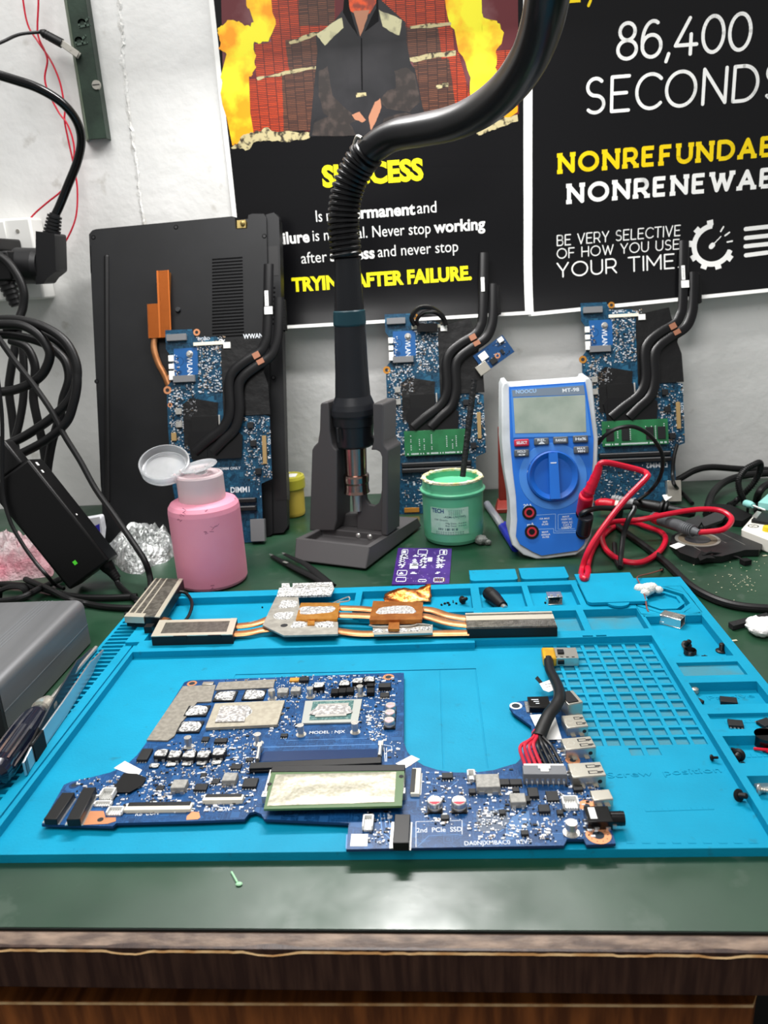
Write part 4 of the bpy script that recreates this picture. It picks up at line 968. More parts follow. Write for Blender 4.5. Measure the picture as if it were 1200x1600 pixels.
# plated screw holes
def hole(a, b, ro, ri, dots=0, mt=pad_copper):
    p = G(a, b, ZT); m = MB(); m.ring(p, ro, ri, ZT - .05, ZT + .12, 28, 0); m.cyl((p[0], p[1], ZT), (p[0], p[1], ZT + .05), ri * .99, None, 24, 1)
    for i in range(dots): t = 2 * pi * i / dots; m.cyl((p[0] + (ro + ri) / 2 * cos(t), p[1] + (ro + ri) / 2 * sin(t), ZT + .1), (p[0] + (ro + ri) / 2 * cos(t), p[1] + (ro + ri) / 2 * sin(t), ZT + .16), .28, None, 8, 1)
    m.build('screw_hole', [mt, mat('hole_dark', '#10202c', .7) if 'hole_dark' not in bpy.data.materials else bpy.data.materials['hole_dark']], mb_)
for a in ((607, 1058, 3.6, 2.0, 8), (300, 1068, 3.2, 1.9, 0), (935, 1305, 5.6, 2.6, 10), (917, 1259, 3.9, 1.4, 0), (895, 1188, 3.7, 1.6, 0), (637, 1193, 2.4, 1.2, 0)): hole(*a)
hole(806, 1103, 3.6, 2.4, 0, white_pl); hole(116, 1227, 2.6, 1.5, 0, pcb_dark)
patch([(138, 1267), (162, 1267), (165, 1277), (181, 1277), (181, 1283), (168, 1287), (128, 1289)], ZT, .15, pad_copper, 'bare_copper_pad')
patch([(292, 1275), (300, 1268), (311, 1269), (313, 1277), (309, 1280), (291, 1281)], ZT, .15, pad_copper, 'bare_copper_pad')
m = MB(); p = G(157, 1281, ZT); m.cyl((p[0], p[1], ZT), (p[0], p[1], ZT + .2), 1.5, None, 16); m.build('rivet_hole', ink, mb_)
# chips
for (a, b, w, d, h) in ((314, 1229, 6.5, 5, 1.4), (345, 1156, 7, 4, 1.6), (321, 1154, 4, 4, 1.2), (250, 1230, 4, 3.4, 1), (337, 1220, 4, 4, 1), (369, 1197, 5.4, 4.2, 1.2), (601, 1085, 5.6, 5.2, 1.2), (601, 1070, 7.5, 5, 3), (475, 1060, 6, 4.5, 2.4), (787, 1221, 5.6, 4.6, 1.6), (806, 1221, 6, 4.4, 1.6), (738, 1235, 3.4, 3.4, 1.8), (806, 1233, 3.4, 3.2, 1.4), (833, 1237, 5, 6.6, 2), (863, 1243, 5.8, 7, 1.2), (903, 1230, 4.6, 4, 2), (699, 1211, 5.6, 4.2, 1.6), (226, 1178, 6, 10, 1.8), (391, 1222, 7.4, 7, 1.6), (850, 1262, 5.2, 5, 1.8), (390, 1186, 4, 3, 1), (444, 1148, 4, 3, 1.2), (824, 1247, 2.6, 4, 2), (875, 1268, 3, 3, 1.6), (785, 1268, 3, 3, 1.6), (695, 1276, 4, 3.2, 1.4), (820, 1300, 3.4, 3, 1.6), (318, 1210, 3, 3, 1)):
    o = C(a, b, w, d, h, chip_m, 'chip')
    p = G(a, b, ZT + h); m = MB(); n = max(2, int(w / 1.3))
    for i in range(n):
        for s_ in (-1, 1): m.box((p[0] - w / 2 + (i + .5) * w / n, p[1] + s_ * (d / 2 + .4), ZT + .2), (w / n * .45, 1.0, .4))
    m.build('chip_leg', solder, o)
C(460, 1061, 6, 4, 1.4, mat('orange_capacitor', '#c98a2a', .5), 'tantalum_capacitor', label='orange capacitor')
C(325, 1067, 7, 3.4, 1.6, nickel, 'metal_can')
# ports along the right edge
def port(t0, t1, t2, t3, h, mt, name, z0=ZT - 1.2, label=None, slots=True, dark_face=True):
    q = [Vector(G(*p, z0 + h)) for p in (t0, t1, t2, t3)]        # back-left, back-right, front-right, front-left of the top
    ex = ((q[1] - q[0]) + (q[2] - q[3])) / 2; ey = ((q[0] - q[3]) + (q[1] - q[2])) / 2; c = (q[0] + q[1] + q[2] + q[3]) / 4
    w = ex.length; d = ey.length; a = math.degrees(math.atan2(ex.y, ex.x)); MM = T(c.x, c.y, z0) @ RZ(a)
    m = MB(); m.bb(-w / 2, w / 2, -d / 2, d / 2, h - .5, h, 0, MM); m.bb(-w / 2, w / 2, -d / 2, -d / 2 + .5, 0, h - .5, 0, MM); m.bb(-w / 2, w / 2, d / 2 - .5, d / 2, 0, h - .5, 0, MM); m.bb(-w / 2, w / 2, -d / 2, d / 2, 0, .5, 0, MM); m.bb(-w / 2, -w / 2 + .6, -d / 2, d / 2, .5, h - .5, 0, MM)
    o = m.build(name, mt, mb_, bevel=.3, label=label)
    m = MB(); m.bb(-w / 2 + .7, w / 2 - 1.2, -d / 2 + 1.4, d / 2 - 1.4, h * .42, h * .72, 0, MM); m.build('tongue', black, o)
    m = MB()
    if slots:
        for v in (-.24, .2):
            m.bb(w * .02, w * .40, d * v - 1.2, d * v - .75, h, h + .05, 1, MM); m.bb(w * .02, w * .30, d * v + .75, d * v + 1.2, h, h + .05, 1, MM); m.bb(w * .28, w * .46, d * v - .5, d * v + .5, h, h + .07, 1, MM); m.bb(w * .01, w * .05, d * v - 1.2, d * v + 1.2, h, h + .05, 1, MM)
        m.ring((-w * .24, 0), d * .2, d * .2 - .35, h, h + .05, 20, 2, MM)
        m.cyl((w * .32, -d / 2 - .04, h * .5), (w * .32, -d / 2 + .05, h * .5), 1.1, None, 14, 1, M=MM)
    for u in (-.2, .2): m.bb(w * u - 1.2, w * u + 1.2, -d / 2 - 1.6, -d / 2, 0, 1.6, 2, MM)
    m.build('spring_slot', [ink, ink, steel_dull], o)
    return o, MM, w, d, h
port((877, 1154), (924, 1150), (930, 1167), (883, 1171), 7.0, nickel, 'usb_port')
port((888, 1193), (940, 1190), (945, 1211), (893, 1214), 7.0, nickel, 'usb_port')
port((877, 1117), (911, 1117), (918, 1133), (886, 1138), 6.4, nickel, 'video_port', label='silver video port with a stepped shell')
port((922, 1235), (953, 1233), (957, 1248), (927, 1250), 4.4, nickel, 'small_usb_port', slots=False)
o, MM, w, d, h = port((878, 1082), (900, 1078), (906, 1097), (882, 1101), 9.5, nickel, 'network_port', slots=False, label='black topped silver network port')
m = MB(); m.bb(-w / 2 + .5, w / 2 - 2.2, -d / 2 + 1, d / 2 - .5, h, h + .5, 0, MM); m.build('black_cover', black, o)
m = MB(); p = Vector((*G(936, 1272, ZT + 4), ZT)); ex = Vector(G(972, 1276, ZT + 3)) - Vector(G(925, 1268, ZT + 3)); a = math.degrees(math.atan2(ex.y, ex.x)); MM = T(*p) @ RZ(0)
m.bb(-6, 5, -5.5, 5, -.8, 4.4, 0, MM); m.cyl((5, -.6, 2.0), (11, -.6, 2.0), 3.2, 3.2, 20, 0, M=MM); m.ring((0, 0), 3.3, 2.9, 0, 1, 20, 0, MM @ T(11, -.6, 2) @ RY(90) @ T(0, 0, -2)); aj = m.build('audio_jack', black_gloss, mb_, bevel=.3)
m = MB(); m.bb(-4.4, -1.4, -3.5, 4, 4.4, 4.5, 0, MM); m.build('white_sticker', paper, aj)
m = MB(); m.bb(2, 4, -6, -5.4, 0, 1.4, 0, MM); m.bb(-3, -1, -6, -5.4, 0, 1.4, 0, MM); m.bb(5.2, 7, -4.3, -3.4, 0, 1.2, 0, MM); m.build('solder_tab', solder, aj)
o = C(842, 1096, 12, 11, 4, black_gloss, 'network_transformer', bev=.3); p = G(842, 1096, ZT + 4); m = MB()
for i in range(10):
    for s_ in (-1, 1): m.box((p[0] + s_ * 6.8, p[1] - 5 + i * 1.1, ZT + .4), (1.6, .5, .8))
m.build('chip_leg', solder, o)
m = MB()
for i in range(3): m.box((p[0] - 2 + i * .5, p[1] + 2 - i * 2, ZT + 4.04), (4 - i, .7, .05))
m.build('printed_mark', silk, o)
# stickers and tapes
patch([(828, 1117), (866, 1115), (878, 1155), (846, 1156)], ZT + 1.2, .15, paper, 'white_sticker')
patch([(541, 1303), (575, 1303), (574, 1322), (547, 1322)][:0] or [(549, 1303), (575, 1303), (574, 1322), (547, 1322)], ZT, .15, paper, 'white_sticker')
patch([(178, 1200), (195, 1189), (222, 1203), (216, 1212), (196, 1207)], ZT + .1, .15, paper, 'white_sticker')
patch([(618, 1193), (643, 1180), (656, 1186), (634, 1200)], ZT + .1, .15, paper, 'white_sticker')
patch([(178, 1230), (193, 1208), (214, 1209), (229, 1215), (222, 1227), (202, 1238), (184, 1238)], ZT + 1.0, .25, black_matt, 'black_tape_flap')
# printed words and lines
m = MB()
def silk_t(s, a, b, h): m.text(s, G(*a, ZT), G(*b, ZT), h, ZT + .06, 0, bold=.005)
silk_t('MODEL : NJX', (483, 1147), (539, 1145), 2.6); silk_t('DIMM0', (494, 1185), (520, 1184), 2.2); silk_t('KB  CON', (211, 1275), (247, 1273), 3.0); silk_t('BAT  CON', (318, 1268), (358, 1267), 3.0)
silk_t('2nd  PCIe  SSD', (651, 1301), (722, 1299), 3.0); silk_t('DA0NJXMBAC0   REV:F', (726, 1321), (832, 1318), 2.6); silk_t('SPKCON', (883, 1266), (907, 1266), 1.6)
def sl(L, w=.28, mi=0): m.strokes([[G(a, b, ZT) for a, b in L]], w, ZT + .05, mi, rnd=False)
sl([(650, 1284), (722, 1282), (722, 1304)]); sl([(650, 1284), (650, 1324)]); sl([(459, 1140), (442, 1152), (447, 1157), (588, 1153), (598, 1149), (572, 1137)], .35, 1); sl([(600, 1168), (602, 1190)], .35); sl([(604, 1168), (604, 1190)], .35); sl([(596, 1163), (612, 1166), (612, 1176)], .3)
sl([(652, 1323), (670, 1306), (716, 1304), (722, 1306)], .25, 1); sl([(792, 1316), (792, 1288), (800, 1280), (820, 1262)], .4, 1); sl([(836, 1290), (860, 1302), (892, 1302)], .3, 1); sl([(826, 1262), (838, 1262), (842, 1256)], .3, 1); sl([(760, 1268), (792, 1262), (796, 1290), (780, 1300)], .5, 1)
sl([(542, 1304), (541, 1326)], .5, 1); sl([(594, 1270), (597, 1300), (612, 1312)], .5, 1); sl([(600, 1270), (604, 1298), (613, 1306)], .4, 1); sl([(606, 1270), (610, 1294), (614, 1299)], .4, 1)
sl([(398, 1168), (586, 1163)], .5, 1); sl([(660, 1222), (690, 1228), (700, 1236)], .4, 1); sl([(716, 1220), (690, 1240), (672, 1243)], .3, 1)
m.build('printed_lettering', [silk, trace], mb_, smooth=False)
# the hundreds of tiny components
smd_w = mat('pale_smd', '#c9cbd0', 0.4, 0.4); smd_t = mat('tan_smd', '#8d7a66', 0.5); 
m = MB(); rr = random.Random(21)
def inside(p):
    n = len(OL); c = False; j = n - 1
    for i in range(n):
        a, b = OL[i], OL[j]
        if (a[1] > p[1]) != (b[1] > p[1]) and p[0] < (b[0] - a[0]) * (p[1] - a[1]) / (b[1] - a[1]) + a[0]: c = not c
        j = i
    return c
zones = [(120, 1212, 260, 1250, 90), (230, 1205, 400, 1270, 210), (330, 1140, 400, 1210, 120), (420, 1066, 470, 1150, 90), (440, 1056, 600, 1092, 170), (574, 1110, 605, 1160, 50), (560, 1090, 600, 1150, 40), (590, 1060, 625, 1100, 30), (660, 1205, 720, 1290, 60), (720, 1200, 800, 1270, 70), (745, 1266, 790, 1290, 36), (790, 1240, 935, 1310, 160), (830, 1156, 890, 1192, 60), (868, 1205, 935, 1250, 70), (575, 1268, 612, 1320, 40), (660, 1262, 720, 1284, 16), (800, 1290, 870, 1318, 30), (150, 1240, 200, 1262, 24), (596, 1160, 625, 1185, 14), (255, 1160, 330, 1205, 60), (820, 1100, 880, 1116, 14), (350, 1060, 440, 1070, 14), (730, 1284, 790, 1312, 30)]
for (x0, y0, x1, y1, n) in zones:
    for _ in range(int(n * 1.7)):
        p = G(rr.uniform(x0, x1), rr.uniform(y0, y1), ZT)
        if not inside(p): continue
        w, d = rr.choice([(1.0, .5), (.6, .35), (1.6, .8), (.9, .5), (.5, .9), (.5, 1.0), (.4, .4), (2.0, 1.1), (.4, .8)])
        t = rr.random(); mi = 0 if t < .40 else (1 if t < .62 else (2 if t < .8 else 3)); h = rr.uniform(.3, .7)
        if mi == 2: m.box((p[0], p[1], ZT + h / 2), (w * .6, d * .8, h), 2); m.box((p[0] - w * .4, p[1], ZT + h / 2), (w * .25, d, h), 0); m.box((p[0] + w * .4, p[1], ZT + h / 2), (w * .25, d, h), 0)
        else: m.box((p[0], p[1], ZT + h / 2), (w, d, h), mi)
m.build('surface_components', [smd_w, chip_m, smd_t, silk], mb_, smooth=False, kind='stuff')

# ================================================================== power jack cable plugged into the motherboard
dc = thing('power_jack_cable', 'black sleeved cable with red wires and a silver jack above the motherboard ports', 'cable', (*G(852, 1200, ZT), ZT))
p = G(851, 1203, ZT + 6); MM = T(p[0], p[1], ZT + .05) @ RZ(-2)
m = MB(); m.bb(-10.5, 10.5, -3.4, 3.4, 0, 6, 0, MM); m.bb(-9.8, 9.8, 3.2, 4.6, 4.4, 6.3, 1, MM); m.bb(-3, 3, .5, 3.6, 6, 6.6, 1, MM); m.bb(-2, 2, -1.6, .8, 6, 6.4, 1, MM)
cn = m.build('plug_housing', [mat('grey_plug', '#6d6f73', .5), white_pl], dc, bevel=.3)
m = MB()
for i in range(8): m.bb(-9.6 + i * 2.55, -8.3 + i * 2.55, -3.5, -3.3, .8, 3.4, 0, MM); m.bb(-9.2 + i * 2.55, -8.7 + i * 2.55, -4.6, -3.4, 0, 1.4, 1, MM)
m.build('contact_pin', [chrome, solder], cn)
red_w = mat('red_wire_sleeve', '#c4223a', .4); blk_w = mat('black_wire_sleeve', '#121214', .4)
top = Vector((*G(840, 1152, 16), 15))
for i in range(8):
    e = MM @ Vector((-9 + i * 2.55, 4.4, 4.2)); s_ = top + Vector(((i - 3.5) * .8, 0, (i % 2) * 1.2))
    m = MB(); md = (e + s_) / 2 + Vector(((i - 3.5) * .55 - 2.2, 1.5, 2.5)); m.tube([tuple(s_ + Vector((1.5, 6, 0))), tuple(s_), tuple(md), tuple(e + Vector((0, 2.5, .4))), tuple(e)], .95, 8); m.build('red_wire' if i < 4 else 'black_wire', red_w if i < 4 else blk_w, dc)
m = MB(); m.tube([(*G(857, 1031, 8), 9), (*G(859, 1046, 10), 10), (*G(866, 1060, 12), 12), (*G(873, 1076, 15), 15), (*G(874, 1090, 17), 17), (*G(868, 1103, 17), 17), (*G(858, 1116, 17), 17), (*G(849, 1134, 16), 16), (*G(841, 1153, 15), 15)], [2.9, 3.9], 12, flat=.75); m.build('cloth_sleeve', rubber, dc)
q = G(882, 1028, 6); MM = T(q[0], q[1], 4.15) @ RZ(-3)
m = MB(); m.bb(-8, 8, -7, 7, 0, 5.6, 0, MM); m.bb(-4.5, -.5, -2, 2.6, 5.6, 6.8, 1, MM); m.bb(-5, -1, -8, -7, 1.5, 4, 1, MM)
for i in range(4): m.bb(-7 + i * 3.6, -5.2 + i * 3.6, -6.2, -5.2, 5.6, 5.75, 1, MM)
m.cyl((8.02, 0, 2.9), (8.1, 0, 2.9), 2.2, None, 18, 1, M=MM); jk = m.build('metal_jack', [nickel, black], dc, bevel=.3)
q = G(857, 1028, 7); MM = T(q[0], q[1], 4.2) @ RZ(-3)
m = MB(); m.bb(-4, 4.5, -7, 8, 0, 6.5, 0, MM); m.build('yellow_tape', mat('kapton_tape', '#b98a14', .3, noise=(90, '#d8b021', .4, .6), spec=.6), dc, bevel=1.2)
m = MB(); c_ = Vector(G(861, 1068, 12)); L = [(843, 1068), (862, 1061), (866, 1078), (857, 1081), (849, 1078)]; m.prism([G(a, b, 11.5) for a, b in L], 11.3, 11.5); m.build('white_tag', paper, dc)
m = MB(); m.prism([G(a, b, 11.4) for a, b in [(836, 1060), (840, 1056), (848, 1066), (844, 1069)]], 11.2, 11.45); m.build('black_tag', black_matt, dc)
m = MB(); m.text('DC-IN 01', G(850, 1070, 11.5), G(863, 1066, 11.5), 1.3, 11.53, 0) if False else m.box((*G(856, 1069, 11.5), 11.53), (3.6, .5, .04), 0, 12); m.box((*G(857, 1073, 11.5), 11.53), (2.6, .5, .04), 0, 12); m.build('tag_print', ink, dc)

# ================================================================== laptop standing on its side against the wall
lap_m = mat('black_laptop_shell', '#0d0e10', 0.5, noise=(25, '#131416', 0.35, 0.7), bump=(2500, .06), spec=.32)
lap_d = mat('laptop_recess', '#020203', 0.8, spec=.1)
FL = Frame((-314, 446, 0.6), (1, 0, 0), (0, 97, 308))
_w = Vector((0, 1, 0)); SHL = Matrix(((1, 0, 0, 0), (0, 1, -_w.dot(FL.y) * 1.0, 0), (0, 0, -_w.dot(FL.z), 0), (0, 0, 0, 1)))
lap = thing('closed_laptop', 'closed black laptop standing on edge against the wall, underside to the room', 'laptop', frame=FL)
def lq(L, w=0.0): return [(p[0], max(.5, p[1])) for p in (FL.px(a, b, w) for a, b in L)]
face = lq([(139, 366), (144, 360), (150, 358), (362, 338), (367, 339), (368, 358), (386, 357), (388, 336), (394, 334), (412, 334), (416, 340), (426, 834), (420, 838), (168, 852), (162, 847)])
m = MB(); m.prism(face, -19, 0, 0, SHL); m.build('base_shell', lap_m, lap, local=True, bevel=1.2, bseg=3)
rim = lq([(416, 337), (428, 334), (436, 342), (449, 826), (443, 834), (424, 836)], -4)
m = MB(); m.prism(rim, -19, -4, 0, SHL); rs = m.build('hinge_edge', lap_m, lap, local=True, bevel=2.2, bseg=3)
back = lq([(138, 364), (150, 356), (428, 332), (437, 342), (449, 826), (443, 836), (166, 854), (160, 845)], -12)
m = MB(); m.prism([(x * 1.004 - .4, max(.2, y - 7.5)) for x, y in back], -27, -20, 0, SHL); m.build('screen_lid', lap_m, lap, local=True, bevel=1.5)
for (a0, a1, b0, b1) in ((421, 434, 384, 431), (430, 447, 738, 782)):
    m = MB(); p0 = FL.px(a0, b1, -3.5); p1 = FL.px(a1, b0, -3.5); m.bb(p0[0], p1[0], p0[1], p1[1], -19, -3.6); m.build('hinge_recess', black, rs, local=True)
m = MB()
for i in range(9):
    p0 = FL.px(419, 450 + i * 7, -3.5); p1 = FL.px(430, 450 + i * 7, -3.5); m.bb(p0[0], p1[0], p0[1] - 1.1, p0[1] + .8, -8, -3.7)
m.build('exhaust_slot', lap_d, rs, local=True, kind='stuff')
m = MB()
for i in range(25):
    b = 405 + i * 5.05; p0 = FL.px(331.5, b + 2.0, 0); p1 = FL.px(379 + i * .1, b - 1.0, 0); m.prism([(p0[0], p0[1]), (p1[0], p0[1] + .2), (p1[0], p0[1] + 1.9), (p0[0], p0[1] + 1.7)], -.5, .06)
m.build('vent_grille', lap_d, lap, local=True, smooth=False)
m = MB(); a0 = FL.px(166, 401, 1); a1 = FL.px(168, 782, 1); m.tube([(a0[0], a0[1], .2), (a1[0], a1[1], .2)], 2.6, 12, flat=.8, sub=1, up=(0, 0, 1)); m.ball((a0[0], a0[1], .2), (2.6, 2.6, 2)); m.ball((a1[0], a1[1], .2), (2.6, 2.6, 2)); m.build('rubber_foot', rubber, lap, local=True)
for (a, b) in ((146, 371), (275, 355), (413, 369), (151, 596), (427, 590), (164, 814)):
    p = FL.px(a, b, 0); m = MB(); m.cyl((p[0], p[1], -1), (p[0], p[1], .15), 2.3, None, 18, 0); m.cyl((p[0], p[1], .1), (p[0], p[1], .4), 1.5, None, 14, 1); m.build('case_screw', [lap_d, chip_m], lap, local=True)
p = FL.px(278, 484, 1); m = MB(); m.lathe([(0, 2.6), (2.2, 2.6), (2.8, 1.6), (2.8, 0)], 18, 0, T(p[0], p[1], 0)); m.build('rubber_bump', dark_grey, lap, local=True)
p = FL.px(377, 350, -4); m = MB(); m.box((p[0], p[1], -8), (9, 8, 8), 0); m.ball((p[0] + 1.5, p[1] + .5, -3.5), (2.6, 3, 2.2), 10); m.build('hinge_bracket', mat('dull_brass', '#8c7a48', .5, .6), lap, local=True, label='small yellow metal bracket in the corner notch')
for (a, b) in ((141, 405), (157, 740)):
    p = FL.px(a, b, 0); m = MB(); m.bb(p[0] - .2, p[0] + 1.0, p[1] - 14, p[1] + 14, -.5, .08); m.build('side_slot', lap_d, lap, local=True)

# ================================================================== copper fin heatsink leaning on the laptop
fin_cu = mat('orange_copper_fins', '#b8652a', 0.42, 0.7)
chs = thing('copper_heatsink', 'orange copper fin heatsink leaning on the black laptop above the left standing board', 'heatsink', frame=FL)
fp = lq([(248, 423), (264, 424), (262, 527), (232, 528), (232, 476), (247, 474)], 7)
m = MB(); m.prism(fp, 1, 6.2, 1)
x0 = min(p[0] for p in fp); x1 = max(p[0] for p in fp); xm = FL.px(247, 474, 7)[0]; yb = min(p[1] for p in fp); yt = max(p[1] for p in fp); ym = FL.px(247, 474, 7)[1]
n = 78
for i in range(n):
    y = yb + (yt - yb) * (i + .2) / n; xa = x0 if y < ym else xm
    m.bb(xa, x1, y, y + (yt - yb) / n * .55, 6, 7.2, 0)
m.bb(xm - .2, xm + 1.6, yb, yt, 6, 7.5, 0); m.bb(x1 - 1.2, x1, yb, yt, 6, 7.5, 0)
m.build('fin_stack', [fin_cu, brown_cu], chs, local=True)
m = MB(); m.tube([(*FL.px(241, 524, 5), 4), (*FL.px(240, 545, 5), 4), (*FL.px(247, 568, 5), 3.6), (*FL.px(262, 600, 5), 3.2), (*FL.px(290, 690, 5), 3.2), (*FL.px(292, 838, 5), 3.2)], 3.3, 12, flat=.6, up=(0, 0, 1)); m.build('heat_pipe', copper, chs, local=True)

# ================================================================== three slim motherboards standing upright
pcb2 = trace_mat('teal_blue_solder_mask', '#07283c', '#0a3650', '#2a6684', .35, .35, 150)
pcb2b = mat('deep_blue_solder_mask', '#0d3a66', 0.3)
mylar = mat('black_mylar', '#0b0b0c', 0.32, bump=(45, .35, .003), spec=.5)
pipe_b = mat('black_heat_pipe', '#08080a', 0.28, spec=.5)
F3 = Frame((190, 507, 0.8), (1, 0, 0), (0, 67, 205)); F2 = Frame((-18, 503, 0.8), (1, 0, 0), (0, 67, 205)); F1 = Frame((-234, 430.5, 0.8), (1, 0, 0), (0, .315, 1))
gold_ring = mat('gold_screw_ring', '#c08436', .4, .7)
OB = [(5, 0), (92, 0), (92, 58), (103, 62), (103, 124), (97, 126), (97, 160), (60, 160), (57, 190), (66, 194), (64, 199), (52, 206), (31, 206), (28, 214.5), (1, 215), (1, 196), (5, 190), (5, 164), (0, 158), (0, 118), (2, 60), (5, 40)]
def standing(name, label, fr, ram=None, pipes=True, seed=1, lower_text='DIMM2', cable=False, daughter=False, slots_v=(46, 52)):
    rr = random.Random(seed); t = thing('standing_motherboard', label, 'circuit board', frame=fr, group='slim motherboards standing against the wall')
    B = lambda mb, nm, mt, par=t, **k: mb.build(nm, mt, par, local=True, **k)
    m = MB(); m.prism(OB, -1.2, 0, 1, mtop=0); B(m, 'printed_board', [pcb2, pcb_edge], smooth=False)
    m = MB()
    for (x, y) in ((20, 60), (70, 30), (80, 100), (25, 150), (60, 120)): m.box((x, y, -1.9), (7, 6, 1.4))
    B(m, 'rear_component', chip_m, kind='stuff')
    m = MB(); m.prism([(57, 189), (58, 199), (74, 202), (92, 205), (95, 190), (101, 176), (99, 168), (103, 156), (104, 126), (57, 126)], .9, 1.2); B(m, 'plastic_film', mylar, bevel=.1)
    m = MB(); m.prism([(16, 98), (48, 98), (52, 140), (24, 146), (16, 140)], .4, .6); B(m, 'plastic_film', mylar)
    def bx(nm, u, v, w, d, h, mt, lab=None, b=.2): q = MB(); q.box((u, v, h / 2), (w, d, h)); return B(q, nm, mt, bevel=b, label=lab)
    bx('drive_slot', 13, 206.5, 20, 6.5, 3.6, mat('slot_grey', '#6c6d6f', .45) if 'slot_grey' not in bpy.data.materials else bpy.data.materials['slot_grey'])
    bx('ribbon_connector', 45, 199, 31, 3.4, 1.8, ivory)
    bx('wire_socket', 63.5, 196, 7, 6, 3, white_pl)
    bx('drive_slot', 19, 165, 22, 6.5, 3.4, bpy.data.materials['slot_grey'])
    for (v, d) in ((186, 6), (178, 5), (169, 9)): bx('edge_connector', 6.5, v, 5, d, 3, white_pl)
    for (u, v, r) in ((33, 211, 3.4), (1, 155, 4.0), (4, 168, 2.4), (100, 152, 2.6), (99, 146, 2.6), (3, 140, 2.4)):
        if seed != 3 and (u, v) in ((4, 168), (3, 140)): continue
        q = MB(); q.ring((u, v), r, r * .5, -.4, .4, 22); q.cyl((u, v, .1), (u, v, .2), r * .5, None, 16, 1); B(q, 'screw_hole', [gold_ring if seed != 3 else pad_copper, ink])
    q = MB(); q.lathe([(0, 3), (2, 3), (2.6, 2.4), (2.8, .4), (3.4, .4), (3.4, 0)], 18, 0, T(25, 190, 0)); B(q, 'screw_post', steel)
    q = MB(); q.ring((14, 183), 4.6, 4.0, 0, .1, 24); q.cyl((14, 172, .02), (14, 172, .08), 2.4, None, 18, 0); B(q, 'solder_pad', pcb2b)
    q = MB(); q.bb(9, 33, 169, 196, 0, .06); B(q, 'antenna_area', mat('wlan_blue', '#10508a', .35) if 'wlan_blue' not in bpy.data.materials else bpy.data.materials['wlan_blue'])
    q = MB(); q.text('WLAN', (22, 187), (22, 168.5), 5.4, .14, bold=.01); q.text('IOBD', (36, 203), (46, 203), 2.6, .08, bold=.01); q.text('LCD', (100.5, 104), (100.5, 96), 2.4, .08, bold=.01)
    if lower_text == 'DIMM2': q.text('DIMM2', (84, 42.5), (62, 42.5), 5.2, .1, bold=.012)
    else: q.text('DIMM1', (61, 50), (80, 50), 5.6, .12, bold=.012); q.text('DDR5 SODIMM ONLY', (34, 73), (72, 73), 2.6, .1, bold=.01)
    if seed == 3: q.text('WWAN', (80, 201.8), (100, 201.8), 4.6, 1.4, bold=.02)
    for i in range(14): q.box((rr.uniform(12, 60), rr.uniform(6, 42), .06), (rr.uniform(1, 6), .5, .1), 0)
    B(q, 'printed_lettering', silk, smooth=False)
    bx('memory_chip', 38, 118, 27, 18, 2.6, black_matt); bx('metal_bar', 53, 120, 1.4, 15, 3, steel)
    q = MB(); q.prism([(20, 106), (24, 112), (70, 112), (76, 106), (74, 84), (24, 84)], 1.2, 3.2); q.prism([(24, 106), (40, 106), (40, 86), (24, 86)], 3.2, 3.8); B(q, 'cooling_plate', pipe_b, bevel=.4)
    if pipes:
        P = [F3.px(a, b, 7) for a, b in [(956, 652), (975, 636), (1000, 616), (1010, 592), (1009, 552), (1015, 534), (1032, 519), (1055, 505), (1064, 492), (1068, 470), (1070, 375)]]
        q = MB(); q.tube([(x, y, 4.8) for x, y in P], 5.0, 14, flat=.3, up=(0, 0, 1), sub=8); h1 = B(q, 'heat_pipe', pipe_b)
        P2 = [F3.px(a, b, 7) for a, b in [(984, 652), (1000, 636), (1018, 618), (1025, 592), (1024, 556), (1032, 540), (1050, 526), (1072, 511), (1081, 495), (1085, 472), (1086, 424)]]
        q = MB(); q.tube([(x, y, 4.8) for x, y in P2], 5.0, 14, flat=.3, up=(0, 0, 1), sub=8); h2 = B(q, 'heat_pipe', pipe_b)
        q = MB()
        for i in range(20): q.bb(P2[-1][0] + 2.5, P2[-1][0] + 6.2, P2[-1][1] - 32 + i * 1.5, P2[-1][1] - 31.2 + i * 1.5, 0.5, 6, 0)
        q.bb(P2[-1][0] - 2.5, P2[-1][0] + 4, P2[-1][1] - 33, P2[-1][1] - 2, 0.3, 2.6, 0); B(q, 'fin_stack', black_matt)
        c = F3.px(1053, 512, 8); q = MB(); q.box((c[0] - .5, c[1] + 2, 6.9), (7, 6, .4), 0, 25); q.box((c[0] + 3.4, c[1] - 4.4, 6.9), (7, 5, .4), 0, 25); B(q, 'copper_tab', mat('pink_copper', '#a8735a', .45, .5) if 'pink_copper' not in bpy.data.materials else bpy.data.materials['pink_copper'])
        c = F3.px(1069, 442, 8); q = MB(); q.box((c[0] - .2, c[1] + 11, 7.2), (3.6, 15, .25), 0); 
        if seed != 2: q.box((c[0] + 1.2, c[1] - 1, 7.3), (8, 7.5, .25), 0)
        for i in range(6): q.box((c[0] - .2, c[1] + 6.5 + i * 1.7, 7.36), (1.6, .5, .05), 1)
        B(q, 'white_sticker', [paper, ink])
    # lower part: memory sockets
    for v in slots_v: bx('memory_socket', 50, v, 74, 4.6, 5.0, black)
    q = MB()
    for v in slots_v: q.bb(14, 86, v + 1, v + 1.9, 5, 5.1)
    B(q, 'socket_groove', bpy.data.materials['slot_grey'])
